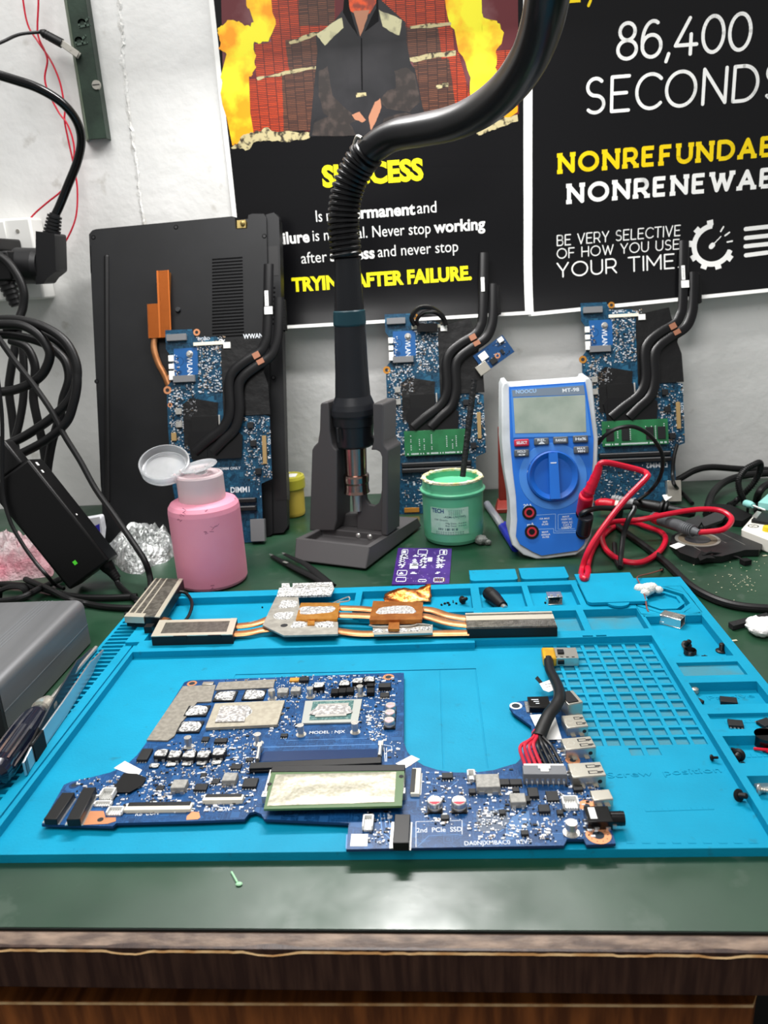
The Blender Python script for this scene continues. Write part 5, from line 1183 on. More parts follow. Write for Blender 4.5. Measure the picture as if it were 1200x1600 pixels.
    if ram:
        q = MB(); q.bb(17, 85, 61.5, 88, 3.4, 4.4); mm = B(q, 'memory_module', mat('bright_green_ram', '#1a5c36', .35, noise=(60, '#226b40', .4, .6)) if 'bright_green_ram' not in bpy.data.materials else bpy.data.materials['bright_green_ram'], bevel=.15, label='green memory module')
        q = MB()
        for i in range(46): 
            if rr.random() < .82: q.bb(20 + i * 1.38, 20.8 + i * 1.38, 62.6, 64.2, 4.4, 4.5, 0)
        for c_ in ((22, 34) if ram == 1 else ()): pass
        for cc in ((24, 8), (33, 6), (38, 6), (46, 8), (62, 7), (68, 7), (72, 7), (81, 8)):
            for i in range(cc[1]):
                if rr.random() < .75: q.box((cc[0], 68 + i * 2.1, 4.45), (.8, .9, .1), 0)
        B(q, 'gold_contacts', silk, mm, kind='stuff')
        if ram == 2:
            for u in (25, 41, 66, 78): q = MB(); q.bb(u - 4, u + 4, 67, 80, 4.4, 5.3); B(q, 'memory_chip', chip_m, mm, bevel=.2)
    bx('display_connector', 97, 91, 4, 28, 2.4, mat('tan_connector', '#a08558', .45, .3) if 'tan_connector' not in bpy.data.materials else bpy.data.materials['tan_connector'])
    bx('ribbon_connector', 4.5, 84, 4, 16, 2, ivory); bx('ribbon_connector', 6, 108, 5, 8, 2, bpy.data.materials['tan_connector'])
    for (u, v) in ((84, 116), (86, 98), (12, 133), (12, 120), (90, 70)): bx('inductor', u, v, 6, 6, 3, lead_grey if v > 118 and u < 50 else chip_m)
    if daughter is False or True: bx('network_port', 88, 12, 14, 22, 7, nickel if seed != 3 else bpy.data.materials['slot_grey'])
    bx('orange_tab', 22, 4, 16, 5, 1.2, gold_ring)
    m = MB()
    for (x0, x1, y0, y1, n) in ((33, 57, 150, 196, 150), (2, 16, 100, 155, 90), (8, 30, 128, 160, 70), (76, 103, 62, 124, 150), (5, 22, 60, 100, 60), (12, 60, 8, 42, 60), (30, 64, 194, 206, 34), (8, 14, 160, 190, 20), (88, 103, 40, 62, 20)):
        for _ in range(int(n * 1.8)):
            x, y = rr.uniform(x0, x1), rr.uniform(y0, y1)
            if x > 92 and y < 62: continue
            w, d = rr.choice([(1.4, .7), (.8, 1.4), (1.0, .6), (2, 1.1), (.7, .7), (.6, 1.1)]); k = rr.choice([0, 0, 0, 1, 2, 3]); m.box((x, y, .3), (w, d, .6), k)
    B(m, 'surface_components', [smd_w, chip_m, smd_t, silk], smooth=False, kind='stuff')
    if cable:
        q = MB(); q.tube([(33, 200, 4), (30, 208, 7), (38, 217, 8), (50, 217, 8), (62, 208, 7), (66, 198, 5)], 2.6, 10, flat=.6); q.tube([(36, 200, 5), (36, 206, 8), (44, 212, 9), (56, 211, 9), (64, 204, 7)], 2, 8); q.box((46, 197, 4.4), (22, 9, 3), 0, -4); B(q, 'taped_cable', black_gloss)
    if daughter:
        MM = T(104, 148, 3) @ RZ(33); q = MB(); q.bb(0, 38, -2, 20, -1, .2, 0, MM); dd = B(q, 'daughter_board', pcb2b, label='small tilted blue board on the right edge')
        q = MB(); q.bb(-6, 7, -3, 8, .2, 4, 0, MM); B(q, 'metal_port', nickel, dd, bevel=.3)
        q = MB(); q.bb(4, 13, 9, 17, .2, 1.6, 0, MM); q.bb(30, 36, 14, 19, .2, 2.4, 0, MM); B(q, 'wire_socket', white_pl, dd, bevel=.2)
        q = MB(); q.ring((21, 5), 3, 1.6, .2, .35, 20, 0, MM); q.bb(11, 18, 0, 6, .2, 2, 1, MM); q.bb(26, 29, 3, 8, .2, 1.4, 1, MM); B(q, 'pads_and_chips', [pad_copper, chip_m], dd)
        q = MB()
        for _ in range(46): q.box((rr.uniform(8, 36), rr.uniform(0, 18), .4), (1, .6, .5), rr.choice([0, 1]), 0, MM)
        B(q, 'surface_components', [smd_w, chip_m], dd, kind='stuff', smooth=False)
    return t
b3 = standing('b3', 'standing blue motherboard behind the multimeter, white square sticker on its heat pipes', F3, ram=2, seed=1)
b2 = standing('b2', 'standing blue motherboard behind the green jar, small tilted board at its right edge', F2, ram=1, seed=2, cable=True, daughter=True)
b1 = standing('b1', 'standing blue motherboard leaning on the black laptop behind the pink bottle', F1, ram=None, seed=3, lower_text='DIMM1', slots_v=(34, 42))
# cable with a paper flag below the right board
m = MB(); m.tube([(*W(1058, 694, 514)[:],), (*W(1053, 715, 510)[:],), (*W(1051, 742, 505)[:],), (*W(1054, 758, 490)[:],), (*G(1066, 770, 4), 4), (*G(1082, 786, 3), 2.6)], 2.0, 8)
t = thing('board_cable', 'thin black cable with a white paper flag hanging from the right standing board', 'cable', (*G(1066, 780, 0), 0)); m.build('cable_sheath', rubber, t)
m = MB(); q = [G3(1035, 774, 9), G3(1055, 761, 9), G3(1060, 769, 9), G3(1040, 783, 9)]; m.add([tuple(v) for v in q] + [tuple(v + Vector((0, .2, -.4))) for v in q], [(0, 3, 2, 1), (4, 5, 6, 7), (0, 1, 5, 4), (1, 2, 6, 5), (2, 3, 7, 6), (3, 0, 4, 7)]); m.build('paper_flag', paper, t)

# ================================================================== hot air handpiece in its stand
gun_m = mat('slate_black_plastic', '#191b20', 0.38, bump=(1800, .05)); gun_l = mat('slate_black_plastic_smooth', '#15171b', 0.32)
teal = mat('dark_teal_ring', '#123a44', 0.35)
stand_m = mat('warm_grey_plastic', '#4b494a', 0.55, bump=(1600, .1))
so = Vector((-99.6, 371, 0)); sx = Vector((.930, -.367, 0)); sy = Vector((.367, .930, 0))
SM = Matrix(((sx.x, sy.x, 0, so.x), (sx.y, sy.y, 0, so.y), (0, 0, 1, 0), (0, 0, 0, 1)))
st = thing('handpiece_stand', 'dark grey plastic stand holding the hot air handpiece on the green bench', 'stand', tuple(so))
m = MB()
vs = [(-3, 1, 2), (71, 0, 2), (75, 122, 2), (-3, 118, 2), (-6, 12, 19), (71, 10, 19), (73, 118, 12), (-1, 116, 12)]
m.add(vs, [(3, 2, 1, 0), (0, 1, 5, 4), (1, 2, 6, 5), (2, 3, 7, 6), (3, 0, 4, 7)], 0, SM)
# rim and sunken floor of the foot
m.add([(-6, 12, 19), (71, 10, 19), (73, 118, 12), (-1, 116, 12), (0, 18, 18.6), (65, 16, 18.8), (66, 50, 17.6), (1, 50, 17.6), (1, 50, 10), (66, 50, 10), (65, 17, 10), (0, 19, 10)], [(0, 1, 5, 4), (1, 2, 6, 5), (0, 4, 7, 3), (7, 6, 2, 3), (4, 5, 10, 11), (5, 6, 9, 10), (7, 4, 11, 8), (6, 7, 8, 9), (8, 11, 10, 9)], 0, SM)
for (x, y) in ((5, 10), (62, 8), (66, 108), (6, 106)): m.cyl((x, y, 0), (x, y, 2.2), 5, 5, 16, 1, M=SM)
m.build('weighted_foot', [stand_m, rubber], st, bevel=1.4, bseg=3)
FS = Frame(tuple(so + sy * 47), tuple(sx), (0, 0, 1))
def fq(L): return [FS.px(a, b) for a, b in L]
UM = Matrix(((sx.x, 0, sy.x, so.x), (sx.y, 0, sy.y, so.y), (0, 1, 0, 0), (0, 0, 0, 1)))   # (x', z, y') -> world
m = MB()
Lg = fq([(484, 829), (488, 703), (491, 697), (497, 691), (500, 672), (501, 632), (503, 629), (513, 628), (515, 640), (516, 672), (519, 693), (523, 700), (527, 703), (527, 812), (523, 829)])
m.prism(Lg, 46, 74, 0, UM)
Rg = fq([(583, 630), (598, 630), (600, 634), (599, 690), (602, 697), (607, 703), (606, 837), (596, 836), (597, 714), (594, 706), (588, 703), (580, 703), (584, 690)])
m.prism(Rg, 46, 74, 0, UM)
cb = fq([(517, 690), (586, 690), (592, 704), (522, 704)]); m.prism(cb, 66, 74, 0, UM)
lb = fq([(524, 812), (598, 812), (598, 836), (522, 832)]); m.prism(lb, 64, 73, 0, UM)
m.build('upright_frame', stand_m, st, bevel=1.3, bseg=3)
nt_ = fq([(550, 834), (550, 775), (556, 772), (562, 774), (564, 786), (569, 794), (577, 796), (584, 791), (587, 782), (588, 772), (596, 772), (596, 836)])
m = MB(); m.prism(nt_, 58, 62, 0, UM); m.build('nozzle_rest', stand_m, st, bevel=.6)
m = MB()
for (a, b) in ((561, 838), (579, 840)): p = G(a, b, 12); m.ball((p[0], p[1], 13.2), (3.4, 3.4, 3.4), 14)
p = G(571, 838, 12); m.box((p[0], p[1], 11), (16, 6, 2), 0, -21); m.build('steel_ball', chrome, st)
gun = thing('hot_air_handpiece', 'slate black hot air handpiece with a teal ring and metal nozzle, upright in its stand', 'hot air tool', (-42, 412, 44))
GY = 412
def ax(px, py): return W(px, py, GY)
def hw(x0, x1, y): return (W(x1, y, GY) - W(x0, y, GY)).length / 2
a_top = ax(542, 402); a_bot = ax(559, 800); gx = lambda z: a_bot + (a_top - a_bot) * ((z - a_bot.z) / (a_top.z - a_bot.z))
def gl(prof, nm, mt, par=gun, n=36, label=None):
    m = MB(); q = []
    for (py, half) in prof: q.append((half, ax(550, py).z))
    mm = MB()
    MM = Matrix(((1, 0, (a_top.x - a_bot.x) / (a_top.z - a_bot.z), a_bot.x - a_bot.z * (a_top.x - a_bot.x) / (a_top.z - a_bot.z)), (0, 1, 0, GY), (0, 0, 1, 0), (0, 0, 0, 1)))
    mm.lathe(q, n, 0, MM); return mm.build(nm, mt, par, ang=40, label=label)
k = hw(500, 600, 560) / 50
gl([(402, 0), (402, 18 * k), (404, 19.5 * k), (486, 23 * k)], 'upper_sleeve', gun_l)
gl([(484, 23 * k), (486, 24.5 * k), (506, 25.5 * k), (508, 24.6 * k), (509, 23.6 * k)], 'teal_ring', teal, label='dark teal ring')
gl([(507, 23.6 * k), (540, 25 * k), (580, 26 * k), (618, 28 * k), (630, 33 * k), (638, 35.5 * k), (646, 36 * k), (650, 34 * k), (650, 0)], 'grip', gun_m)
gl([(649, 0), (649, 33.5 * k), (663, 33 * k), (664, 31.5 * k), (668, 31.2 * k), (694, 29.5 * k), (697, 27 * k), (697, 0)], 'lower_collar', gun_l)
m = MB(); c = ax(531, 674); m.bb(c.x - .9, c.x + .9, GY - 17.6, GY - 15, c.z - 6.5, c.z + 6.5); m.build('air_slot', ink, gun)
noz = mat('heat_tinted_steel', '#8f8379', 0.22, 1.0, noise=(45, '#a88a80', .4, .65), stretch=(1, 1, .05))
gl([(695, 0), (695, 18.5 * k), (740, 17.5 * k), (741, 20.5 * k), (744, 21.2 * k), (752, 21 * k), (755, 20 * k), (765, 20.5 * k), (769, 21.6 * k), (770, 20 * k), (772, 9 * k), (772, 0)], 'metal_nozzle', noz)
gl([(771, 8.5 * k), (798, 7.6 * k), (798, 5.5 * k), (772, 5.5 * k)], 'nozzle_tip', steel)
hose_m = mat('black_hose', '#0e0e11', 0.3, spec=.5); spring_m = mat('black_coil_guard', '#0b0b0d', .35)
sp = [W(541, 404, GY), W(538, 370, GY), W(537, 335, GY), W(544, 292, GY - 1), W(562, 255, GY - 4), W(576, 238, GY - 8)]
hz = [W(541, 402, GY), W(538, 370, GY), W(537, 335, GY), W(544, 292, GY - 1), W(562, 255, GY - 4), W(586, 229, GY - 11), W(618, 211, 388), W(660, 203, 366), W(706, 193, 340), W(752, 172, 312), W(795, 136, 280), W(826, 92, 250), W(845, 44, 226), W(856, -10, 205), W(862, -70, 190), W(864, -160, 180), W(862, -300, 176)]
m = MB(); m.tube([tuple(p) for p in hz], [11.0, 12.6], 20); m.build('air_hose', hose_m, gun)
P = smooth_path(sp, 14); m = MB(); pts = []; L = 0; turns = 20
tot = sum((P[i + 1] - P[i]).length for i in range(len(P) - 1))
dense = smooth_path(sp, 90); acc = 0; nn_ = Vector((1, 0, 0))
for i in range(len(dense) - 1):
    t = (dense[i + 1] - dense[i]); acc += t.length; t.normalize(); u = (nn_ - t * nn_.dot(t)).normalized(); v = t.cross(u); a = 2 * pi * turns * acc / tot
    pts.append(dense[i] + (u * cos(a) + v * sin(a)) * 12.0)
m.tube([tuple(p) for p in pts], 1.9, 6, sub=1); m.build('coil_guard', spring_m, gun)
m = MB(); m.tube([tuple(sp[-1] + Vector((-11.5, -4, 5))), tuple(sp[-1] + Vector((-8, -8, 11))), tuple(sp[-1] + Vector((-4, -12, 9)))], 1.4, 6); m.build('guard_end', steel_dull, gun)

# ================================================================== green flux jar with its label, and the rod standing in it
jar = thing('flux_jar', 'open green paste jar with a white label, crusty rim and no lid', 'jar', (46, 425, 0))
jar_m = mat('green_jar_plastic', '#62bf93', 0.35, noise=(22, '#7ad2aa', .35, .7), trans=.2, spec=.5, sss=.1)
crust = mat('yellow_crust', '#cfc48a', 0.5, noise=(150, '#ece8d2', .4, .6), bump=(600, .8, .002))
flux_m = mat('green_paste', '#5bb98a', 0.35, bump=(90, .4, .002))
JM = T(46, 425, 0)
m = MB(); m.lathe([(0, .4), (24, .4), (26.5, 1.6), (28, 5), (28.6, 12), (29, 47), (30.5, 48.6), (31, 50.4), (30.4, 51.2), (29, 51.8), (28.6, 54), (28.4, 61), (27.6, 62), (25.6, 62), (25.2, 60), (25, 5), (0, 5)], 48, 0, JM); m.build('jar_body', jar_m, jar)
m = MB(); m.lathe([(0, 52.5), (14, 52), (22, 53.5), (25.2, 55), (25.2, 50), (0, 50)], 36, 0, JM); m.build('green_paste', flux_m, jar)
m = MB(); rr = random.Random(8)
for i in range(46):
    a = rr.uniform(0, 2 * pi); r_ = rr.uniform(24.6, 28.4); s_ = rr.uniform(1.0, 2.8); m.ball((46 + r_ * cos(a), 425 + r_ * sin(a), 61.4 + rr.uniform(-.6, .6)), (s_, s_, s_ * .55), 8)
m.ring((0, 0), 28.7, 25.0, 60.2, 62.1, 48, 0, JM); m.build('rim_crust', crust, jar)
for i in range(0): pass
lab_m = mat('worn_white_label', '#b4d6c4', 0.5, noise=(45, '#79bf9c', .5, .7)); lab_ink = mat('label_ink', '#27505a', 0.6); lab_navy = mat('label_navy', '#1c3f7a', .55)
def cylmap(r, a0=-90): return lambda s_, z, w: (46 + (r + w) * cos(radians(a0) + s_ / r), 425 + (r + w) * sin(radians(a0) + s_ / r), z)
m = MB(); cm = cylmap(29.05); vs = []; fs = []
for i in range(25):
    for z in (13, 39): vs.append(cm(-24 + 38 * i / 24, z, 0))
for i in range(24): fs.append((2 * i, 2 * i + 2, 2 * i + 3, 2 * i + 1))
m.add(vs, fs); lb_ = m.build('paper_label', lab_m, jar)
m = MB(); cm2 = cylmap(29.15)
m.text('TECH', (-22, 34), (-9.5, 34), 3.8, 0, 1, bold=.03, mapf=cm2)
for (y, x0, x1, h_) in ((36.5, -5, 11, .5), (35.2, -5, 10, .5), (33.9, -5, 10, .5), (32.6, -5, 8, .5)): [m.strokes([[(x_, y), (x_ + 1.2, y)]], .35, 0, 0, mapf=cm2, rnd=False) for x_ in [x0 + 1.9 * i for i in range(int((x1 - x0) / 1.9))]]
m.text('-ASM-UV(TPF)', (-10, 29.4), (11, 29.4), 1.9, 0, 0, bold=.01, mapf=cm2); m.text('100 Grams', (-19, 26.4), (-6, 26.4), 1.6, 0, 0, mapf=cm2); m.text('Mfg Date', (-8, 23.4), (2, 23.4), 1.6, 0, 0, mapf=cm2); m.text('Exp Date', (-8, 21), (2, 21), 1.6, 0, 0, mapf=cm2)
for i in range(26):
    x = -16 + i * .85
    if rr.random() < .75: m.strokes([[(x, 17.2), (x, 19.4)]], rr.choice([.3, .5, .7]), 0, 0, mapf=cm2, rnd=False)
[m.strokes([[(-18 + 2.3 * i, y_), (-16.4 + 2.3 * i, y_)]], .5, 0, 0, mapf=cm2, rnd=False) for i in range(12) for y_ in (15.4, 13.8)]; [m.strokes([[(4 + 2 * i, y_), (5.3 + 2 * i, y_)]], .6, 0, 0, mapf=cm2, rnd=False) for i in range(4) for y_ in (21.7, 24.1)]
m.build('label_print', [lab_ink, lab_navy], lb_, smooth=False)
m = MB(); a = W(724, 735, 425); b = W(741, 592, 438); a2 = a + (a - b).normalized() * 6
m.tube([tuple(a2), tuple(a + (b - a) * .3), tuple(a + (b - a) * .65), tuple(b)], [2.8, 3.1], 10, sub=3); rod = m.build('stirring_rod', mat('sooty_rod', '#121214', .6, bump=(300, .8, .002)), None, origin=tuple(a2)); tag(rod, 'sooty black rod standing upright in the green paste jar', 'rod')
m = MB(); p = G(752, 846, 3); m.ball((p[0], p[1], 4.5), (6, 5, 4.6), 16, fn=lambda d: 1 + .32 * mnoise.noise(d * 2.6)); m.ball((p[0] + 6, p[1] - 2, 2.6), (3.6, 3, 2.6), 12, fn=lambda d: 1 + .3 * mnoise.noise(d * 4)); tag(m.build('crumpled_lump', mat('grey_waste', '#8d918c', .55, bump=(600, .8, .002), noise=(200, '#5d625c', .4, .6)), None, origin=(p[0], p[1], 0), ang=70), 'small grey crumpled lump at the foot of the green jar', 'waste')

# ================================================================== pink pump bottle
bt = thing('solvent_bottle', 'pink plastic dispenser bottle with its clear flip lid open', 'bottle', (-167.5, 337, 0))
pink = mat('dusty_pink_plastic', '#e596ab', 0.55, noise=(14, '#de869f', .4, .7), bump=(500, .05), sss=.12)
clear = mat('frosted_clear_plastic', '#f4f6f8', 0.25, trans=.8, spec=.5, ior=1.4, alpha=1.0)
clear2 = mat('milky_clear_plastic', '#f4e2e4', 0.3, trans=.45)
BM = T(-167.5, 337, 0)
m = MB(); m.lathe([(0, .3), (26, .3), (29, 1.6), (30, 4), (30.2, 12), (30.2, 66), (29.6, 70), (27.5, 73), (24, 74.6), (19, 75.2), (19, 74), (0, 74)], 56, 0, BM); bo = m.build('bottle_body', pink, bt)
smg = mat('dark_smudge', '#9a5a72', .6); m = MB(); rr = random.Random(4)
for (px_, py_) in ((282, 806), (286, 800), (279, 815), (321, 798), (337, 824), (330, 830), (323, 832), (357, 784), (359, 795), (331, 919)):
    d = ray(px_, py_); t_ = ((337 - 30.3) - CAM.y) / d.y
    for _ in range(3):
        q = CAM + d * t_; a = math.atan2(-1, (q.x + 167.5) / 30.3 / max(.2, math.sqrt(max(.04, 1 - ((q.x + 167.5) / 30.3) ** 2)))); xx = max(-.98, min(.98, (q.x + 167.5) / 30.3)); an = -math.acos(xx); z0 = q.z + rr.uniform(-2, 2) + (1 + sin(an)) * 3; an += rr.uniform(-.05, .05)
        L_ = rr.uniform(1, 3.5); w_ = rr.uniform(.25, .6); dz = rr.uniform(-1, 1) * L_
        vs = [(-167.5 + 30.26 * cos(an + da), 337 + 30.26 * sin(an + da), z0 + z_) for da, z_ in ((-L_ / 60, -dz / 2), (L_ / 60, dz / 2), (L_ / 60, dz / 2 + w_), (-L_ / 60, -dz / 2 + w_))]; m.add(vs, [(0, 1, 2, 3)])
m.build('dark_smudge', smg, bo)
m = MB(); m.lathe([(18.4, 74.8), (19.4, 75.2), (19.6, 77), (19.6, 95.5), (18.8, 97), (17, 97.6), (16, 96.8), (9, 97.2), (0, 97.6)], 44, 0, BM); m.build('pump_collar', clear2, bt, label='milky clear collar')
m = MB(); dm = T(-166, 335, 101.5) @ RY(-8) @ RX(7); m.lathe([(0, -4), (5, -4), (6, -1), (14, 1.6), (15.5, 2.2), (15.2, 2.8), (12, 1.9), (4, .8), (0, .7)], 40, 0, dm); m.build('dispenser_dish', clear, bt)
lm = T(-197, 341, 101.5) @ RY(7) @ RX(30); m = MB(); m.lathe([(0, -1), (19, -1), (20.6, 0), (21, 8), (20, 8.4), (19.6, 8), (19.2, 1), (18, .6), (0, .6)], 48, 0, lm); m.ring((0, 0), 17.4, 16.6, .6, 3, 44, 0, lm); m.build('flip_lid', clear, bt)
m = MB(); m.tube([(-180, 335, 98), (-181, 334, 99), (-182, 335, 100)], 2.6, 8, flat=.6); m.tube([(-186.5, 330.5, 93), (-187.5, 330, 96), (-186, 331, 99)], 1.2, 6); m.build('lid_hinge', clear2, bt)

# ================================================================== yellow jar behind the stand
yj = thing('yellow_pot', 'small yellow pot with a greenish lid between the laptop and the handpiece stand', 'jar', (-127, 518, 0))
YM = T(-127, 518, 0); yel = mat('yellow_plastic', '#d9bf55', .45, noise=(30, '#cdb146', .4, .7)); yel2 = mat('yellow_green_lid', '#b9b23a', .4)
m = MB(); m.lathe([(0, .3), (12, .3), (13.4, 1.5), (13.8, 4), (14.6, 31), (0, 31)], 36, 0, YM); m.build('pot_body', yel, yj)
m = MB(); m.lathe([(0, 31), (15.8, 31), (16.4, 32), (16.6, 42), (15.6, 45), (13, 45.6), (12, 44.6), (0, 44.8)], 36, 0, YM); m.build('pot_lid', yel2, yj)
m = MB(); p = G(457, 742, 45.4); m.bb(-9 - 127, -127 + 8, 518 - 7, 518 + 7, 44.7, 45); m.build('white_sticker', paper, yj)

# ================================================================== blue multimeter leaning back
MV = Vector((0, .36, 1)).normalized()
FM = Frame((100, 358, 0.4), (1, 0, 0), (0, .36, 1))
mm_blue = mat('meter_blue', '#1763bd', 0.38, noise=(20, '#1a6ac8', .4, .6)); mm_blue2 = mat('meter_pale_blue', '#3f7fcb', 0.4); mm_dial = mat('meter_dial_blue', '#1558ad', 0.3)
grey_rub = mat('pale_grey_holster', '#c3c7c9', 0.5, noise=(40, '#b4b8ba', .4, .6))
meter = thing('multimeter', 'blue digital multimeter in a pale grey holster leaning back on the bench', 'multimeter', frame=FM)
def mq(L, w=0.0): return [FM.px(a, b, w) for a, b in L]
yl = Vector((0, Vector((0, 1, 0)).dot(FM.y), Vector((0, 1, 0)).dot(FM.z)))       # world +y in the meter's own axes
SH = Matrix(((1, 0, 0, 0), (0, 1, yl.y, 0), (0, 0, yl.z, 0), (0, 0, 0, 1)))       # z of the prism runs level, away from the room
hol = mq([(784, 606), (784, 690), (788, 735), (796, 780), (798, 812), (796, 835), (800, 852), (818, 868), (838, 877), (856, 876), (900, 868), (914, 858), (924, 838), (927, 812), (929, 770), (934, 720), (935, 684), (930, 640), (926, 598), (921, 590), (914, 591), (913, 596), (798, 604), (793, 597), (787, 598)])
m = MB(); m.prism([(x, max(.3, y)) for x, y in hol], 0.6, 30, 0, SH); m.build('rubber_holster', grey_rub, meter, local=True, bevel=1.6, bseg=3)
fc = mq([(795, 605), (797, 690), (801, 735), (806, 775), (808, 812), (806, 838), (812, 850), (832, 862), (846, 868), (902, 860), (912, 850), (918, 832), (920, 806), (922, 765), (926, 720), (927, 685), (921, 640), (914, 597)])
m = MB(); m.prism([(x, max(1.2, y)) for x, y in fc], -2.0, 1.4); fcase = m.build('front_case', mm_blue, meter, local=True, bevel=1.0, bseg=3)
m = MB(); m.prism(mq([(798, 608), (912, 599), (918, 640), (923, 681), (802, 684), (800, 650)], 1.6), 1.3, 1.75); m.build('screen_surround', mm_blue2, meter, local=True, bevel=.3)
m = MB(); m.prism(mq([(800, 610), (912, 602), (914, 616), (801, 620)], 1.9), 1.7, 1.9); m.build('brand_strip', mat('meter_grey_strip', '#6f7d8c', .4), meter, local=True)
m = MB(); lcdm = mat('lcd_grey_green', '#8c988c', 0.3, noise=(35, '#a3aba0', .4, .65), spec=.4); m.prism(mq([(802, 622), (914, 617), (916, 675), (805, 677)], 1.9), 1.7, 1.95); m.build('lcd_screen', lcdm, meter, local=True)
m = MB()
def mtx(s_, a, b, h, mi=0, w=1.48, bold=.015): m.text(s_, FM.px(*a, w), FM.px(*b, w), h, w, mi, bold=bold)
mtx('MT-98', (879, 613), (905, 611), 3.2, 0, 1.93); mtx('NOOCU', (806, 615), (838, 613), 3.2, 1, 1.93)
for s_, a, b, h in (('OFF', (812, 755), (823, 755), 2.5), ('20A', (818, 794), (832, 793), 3.4), ('mA', (824, 823), (835, 822), 3.2), ('10A MAX', (843, 812), (859, 811), 1.5), ('20A', (848, 817), (856, 816), 1.5), ('FUSE', (847, 821), (857, 820), 1.5), ('MAX', (847, 833), (857, 832), 1.5), ('600mA', (846, 837), (860, 836), 1.5), ('FUSE', (848, 841), (858, 840), 1.5), ('MAX', (879, 809), (890, 808), 1.6), ('1000V DC', (877, 813), (894, 812), 1.6), ('750V AC', (878, 818), (895, 817), 1.6), ('CAT II', (880, 822), (893, 821), 1.6), ('1000V', (878, 827), (894, 825), 2.0), ('mA', (903, 736), (912, 735), 2.2), ('μA', (907, 752), (916, 751), 2.2), ('A', (893, 724), (898, 723), 2.4), ('Hz', (877, 716), (884, 715), 2.2), ('10m', (840, 717), (850, 716), 2.0), ('°C', (857, 713), (864, 712), 2.2), ('V', (828, 728), (834, 727), 2.4), ('V', (820, 740), (826, 739), 2.4), ('NCV', (906, 766), (916, 765), 2.0)): mtx(s_, a, b, h)
for L in ([(838, 805), (868, 803), (868, 830), (900, 829)], [(840, 827), (865, 826), (865, 833), (900, 832)], [(872, 804), (900, 802)], [(872, 804), (872, 827), (898, 826)]): m.strokes([[FM.px(a, b, 1.46) for a, b in L]], .35, 1.46, 1, rnd=False)
m.build('panel_print', [silk, mat('pale_blue_print', '#9cc0e6', .6)], meter, local=True, smooth=False)
red_btn = mat('red_button', '#b5213a', .45); grey_btn = mat('grey_button', '#4d5258', .5)
def btn(px, py, txt, mt, two=None):
    c = FM.px(px, py, 3); b = MB(); b.box((c[0], c[1], 2.6), (13, 6.4, 3.4)); o = b.build('button', mt, meter, local=True, bevel=1.1, bseg=3, label=('red SELECT button' if mt is red_btn else None))
    b = MB()
    if two: b.text(txt, (c[0] - 3.6, c[1] + .3), (c[0] + 3.6, c[1] + .3), 1.9, 4.35, bold=.02); b.text(two, (c[0] - 3, c[1] - 2.2), (c[0] + 3, c[1] - 2.2), 1.9, 4.35, bold=.02)
    else: b.text(txt, (c[0] - 4.6, c[1] - 1.1), (c[0] + 4.6, c[1] - 1.1), 2.3, 4.35, bold=.025)
    b.build('button_print', silk, o, local=True, smooth=False)
btn(815, 692, 'SELECT', red_btn); btn(846, 690, 'REL', grey_btn, 'Δ'); btn(876, 688, 'RANGE', grey_btn); btn(907, 686, 'Hz%', grey_btn); btn(815, 708, 'HOLD', grey_btn, 'o'); btn(908, 703, 'MAX', grey_btn, 'MIN')
c = FM.px(864, 744, 2); m = MB(); m.lathe([(29.5, 1.38), (29.3, 1.7), (22.8, 1.75), (22.8, 1.3)], 56, 0, T(c[0], c[1], 0)); m.build('dial_scale', mm_blue2, meter, local=True)
m = MB(); m.lathe([(22.4, 1.3), (22.2, 5.2), (20.8, 6.0), (16.5, 3.2), (0, 3.0)], 56, 0, T(c[0], c[1], 0)); dl = m.build('rotary_dial', mm_dial, meter, local=True)
m = MB(); m.prism([(c[0] - 3.8, c[1] + 20), (c[0] + 3.8, c[1] + 20), (c[0] + 4.4, c[1] - 20.5), (c[0] - 4.2, c[1] - 20.5)], 2.8, 9.4); m.build('dial_handle', mm_blue, dl, local=True, bevel=1.3, bseg=3)
m = MB(); m.box((c[0] - .2, c[1] + 11, 9.45), (5, .9, .2)); m.build('pointer_mark', silk, dl, local=True)
for (a, b) in ((827, 801), (831, 831), (911, 802), (911, 832)):
    q = FM.px(a, b, 2); m = MB(); m.ring(q, 6.2, 4.2, 1.3, 2.2, 30, 1); m.ring(q, 4.3, 2.7, 1.3, 2.5, 26, 0); m.cyl((q[0], q[1], 1.42), (q[0], q[1], 1.6), 2.8, None, 20, 1); m.build('jack_socket', [mat('jack_red', '#b0202f', .45) if 'jack_red' not in bpy.data.materials else bpy.data.materials['jack_red'], black_gloss], meter, local=True)
m = MB(); m.prism(mq([(806, 700), (800, 690), (820, 690), (836, 850)][:0] or [(800, 716), (836, 716), (826, 735), (804, 742)], 1.5), 1.38, 1.5) if False else None

# test leads
red_wire = mat('red_lead', '#c30f2e', 0.32, spec=.5); blk_wire = mat('black_lead', '#0b0b0d', .36)
rl = thing('red_test_lead', 'red test lead plugged into the multimeter and looping over the bench', 'test lead', (*G(950, 850, 0), 0))
A_ = FM.o + FM.x * FM.px(911, 802, 2)[0] + FM.y * FM.px(911, 802, 2)[1] + FM.z * 3
B_ = A_ + (FM.z * .62 + Vector((0, 0, .78))) * 20
m = MB(); MM = along(A_, B_); L_ = (B_ - A_).length; m.lathe([(0, 0), (5.6, 0), (6.2, 2), (6.2, L_ - 1), (5.4, L_), (0, L_)], 24, 0, MM); rj = m.build('lead_plug', red_wire, rl)
yb_ = B_.y
e1 = W(920, 768, yb_); e2 = W(932, 742, yb_); e3 = W(936, 728, yb_)
m = MB(); m.tube([tuple(B_ - FM.z * 5), tuple(e1), tuple(e2), tuple(e3)], [5.4, 3.2], 12)
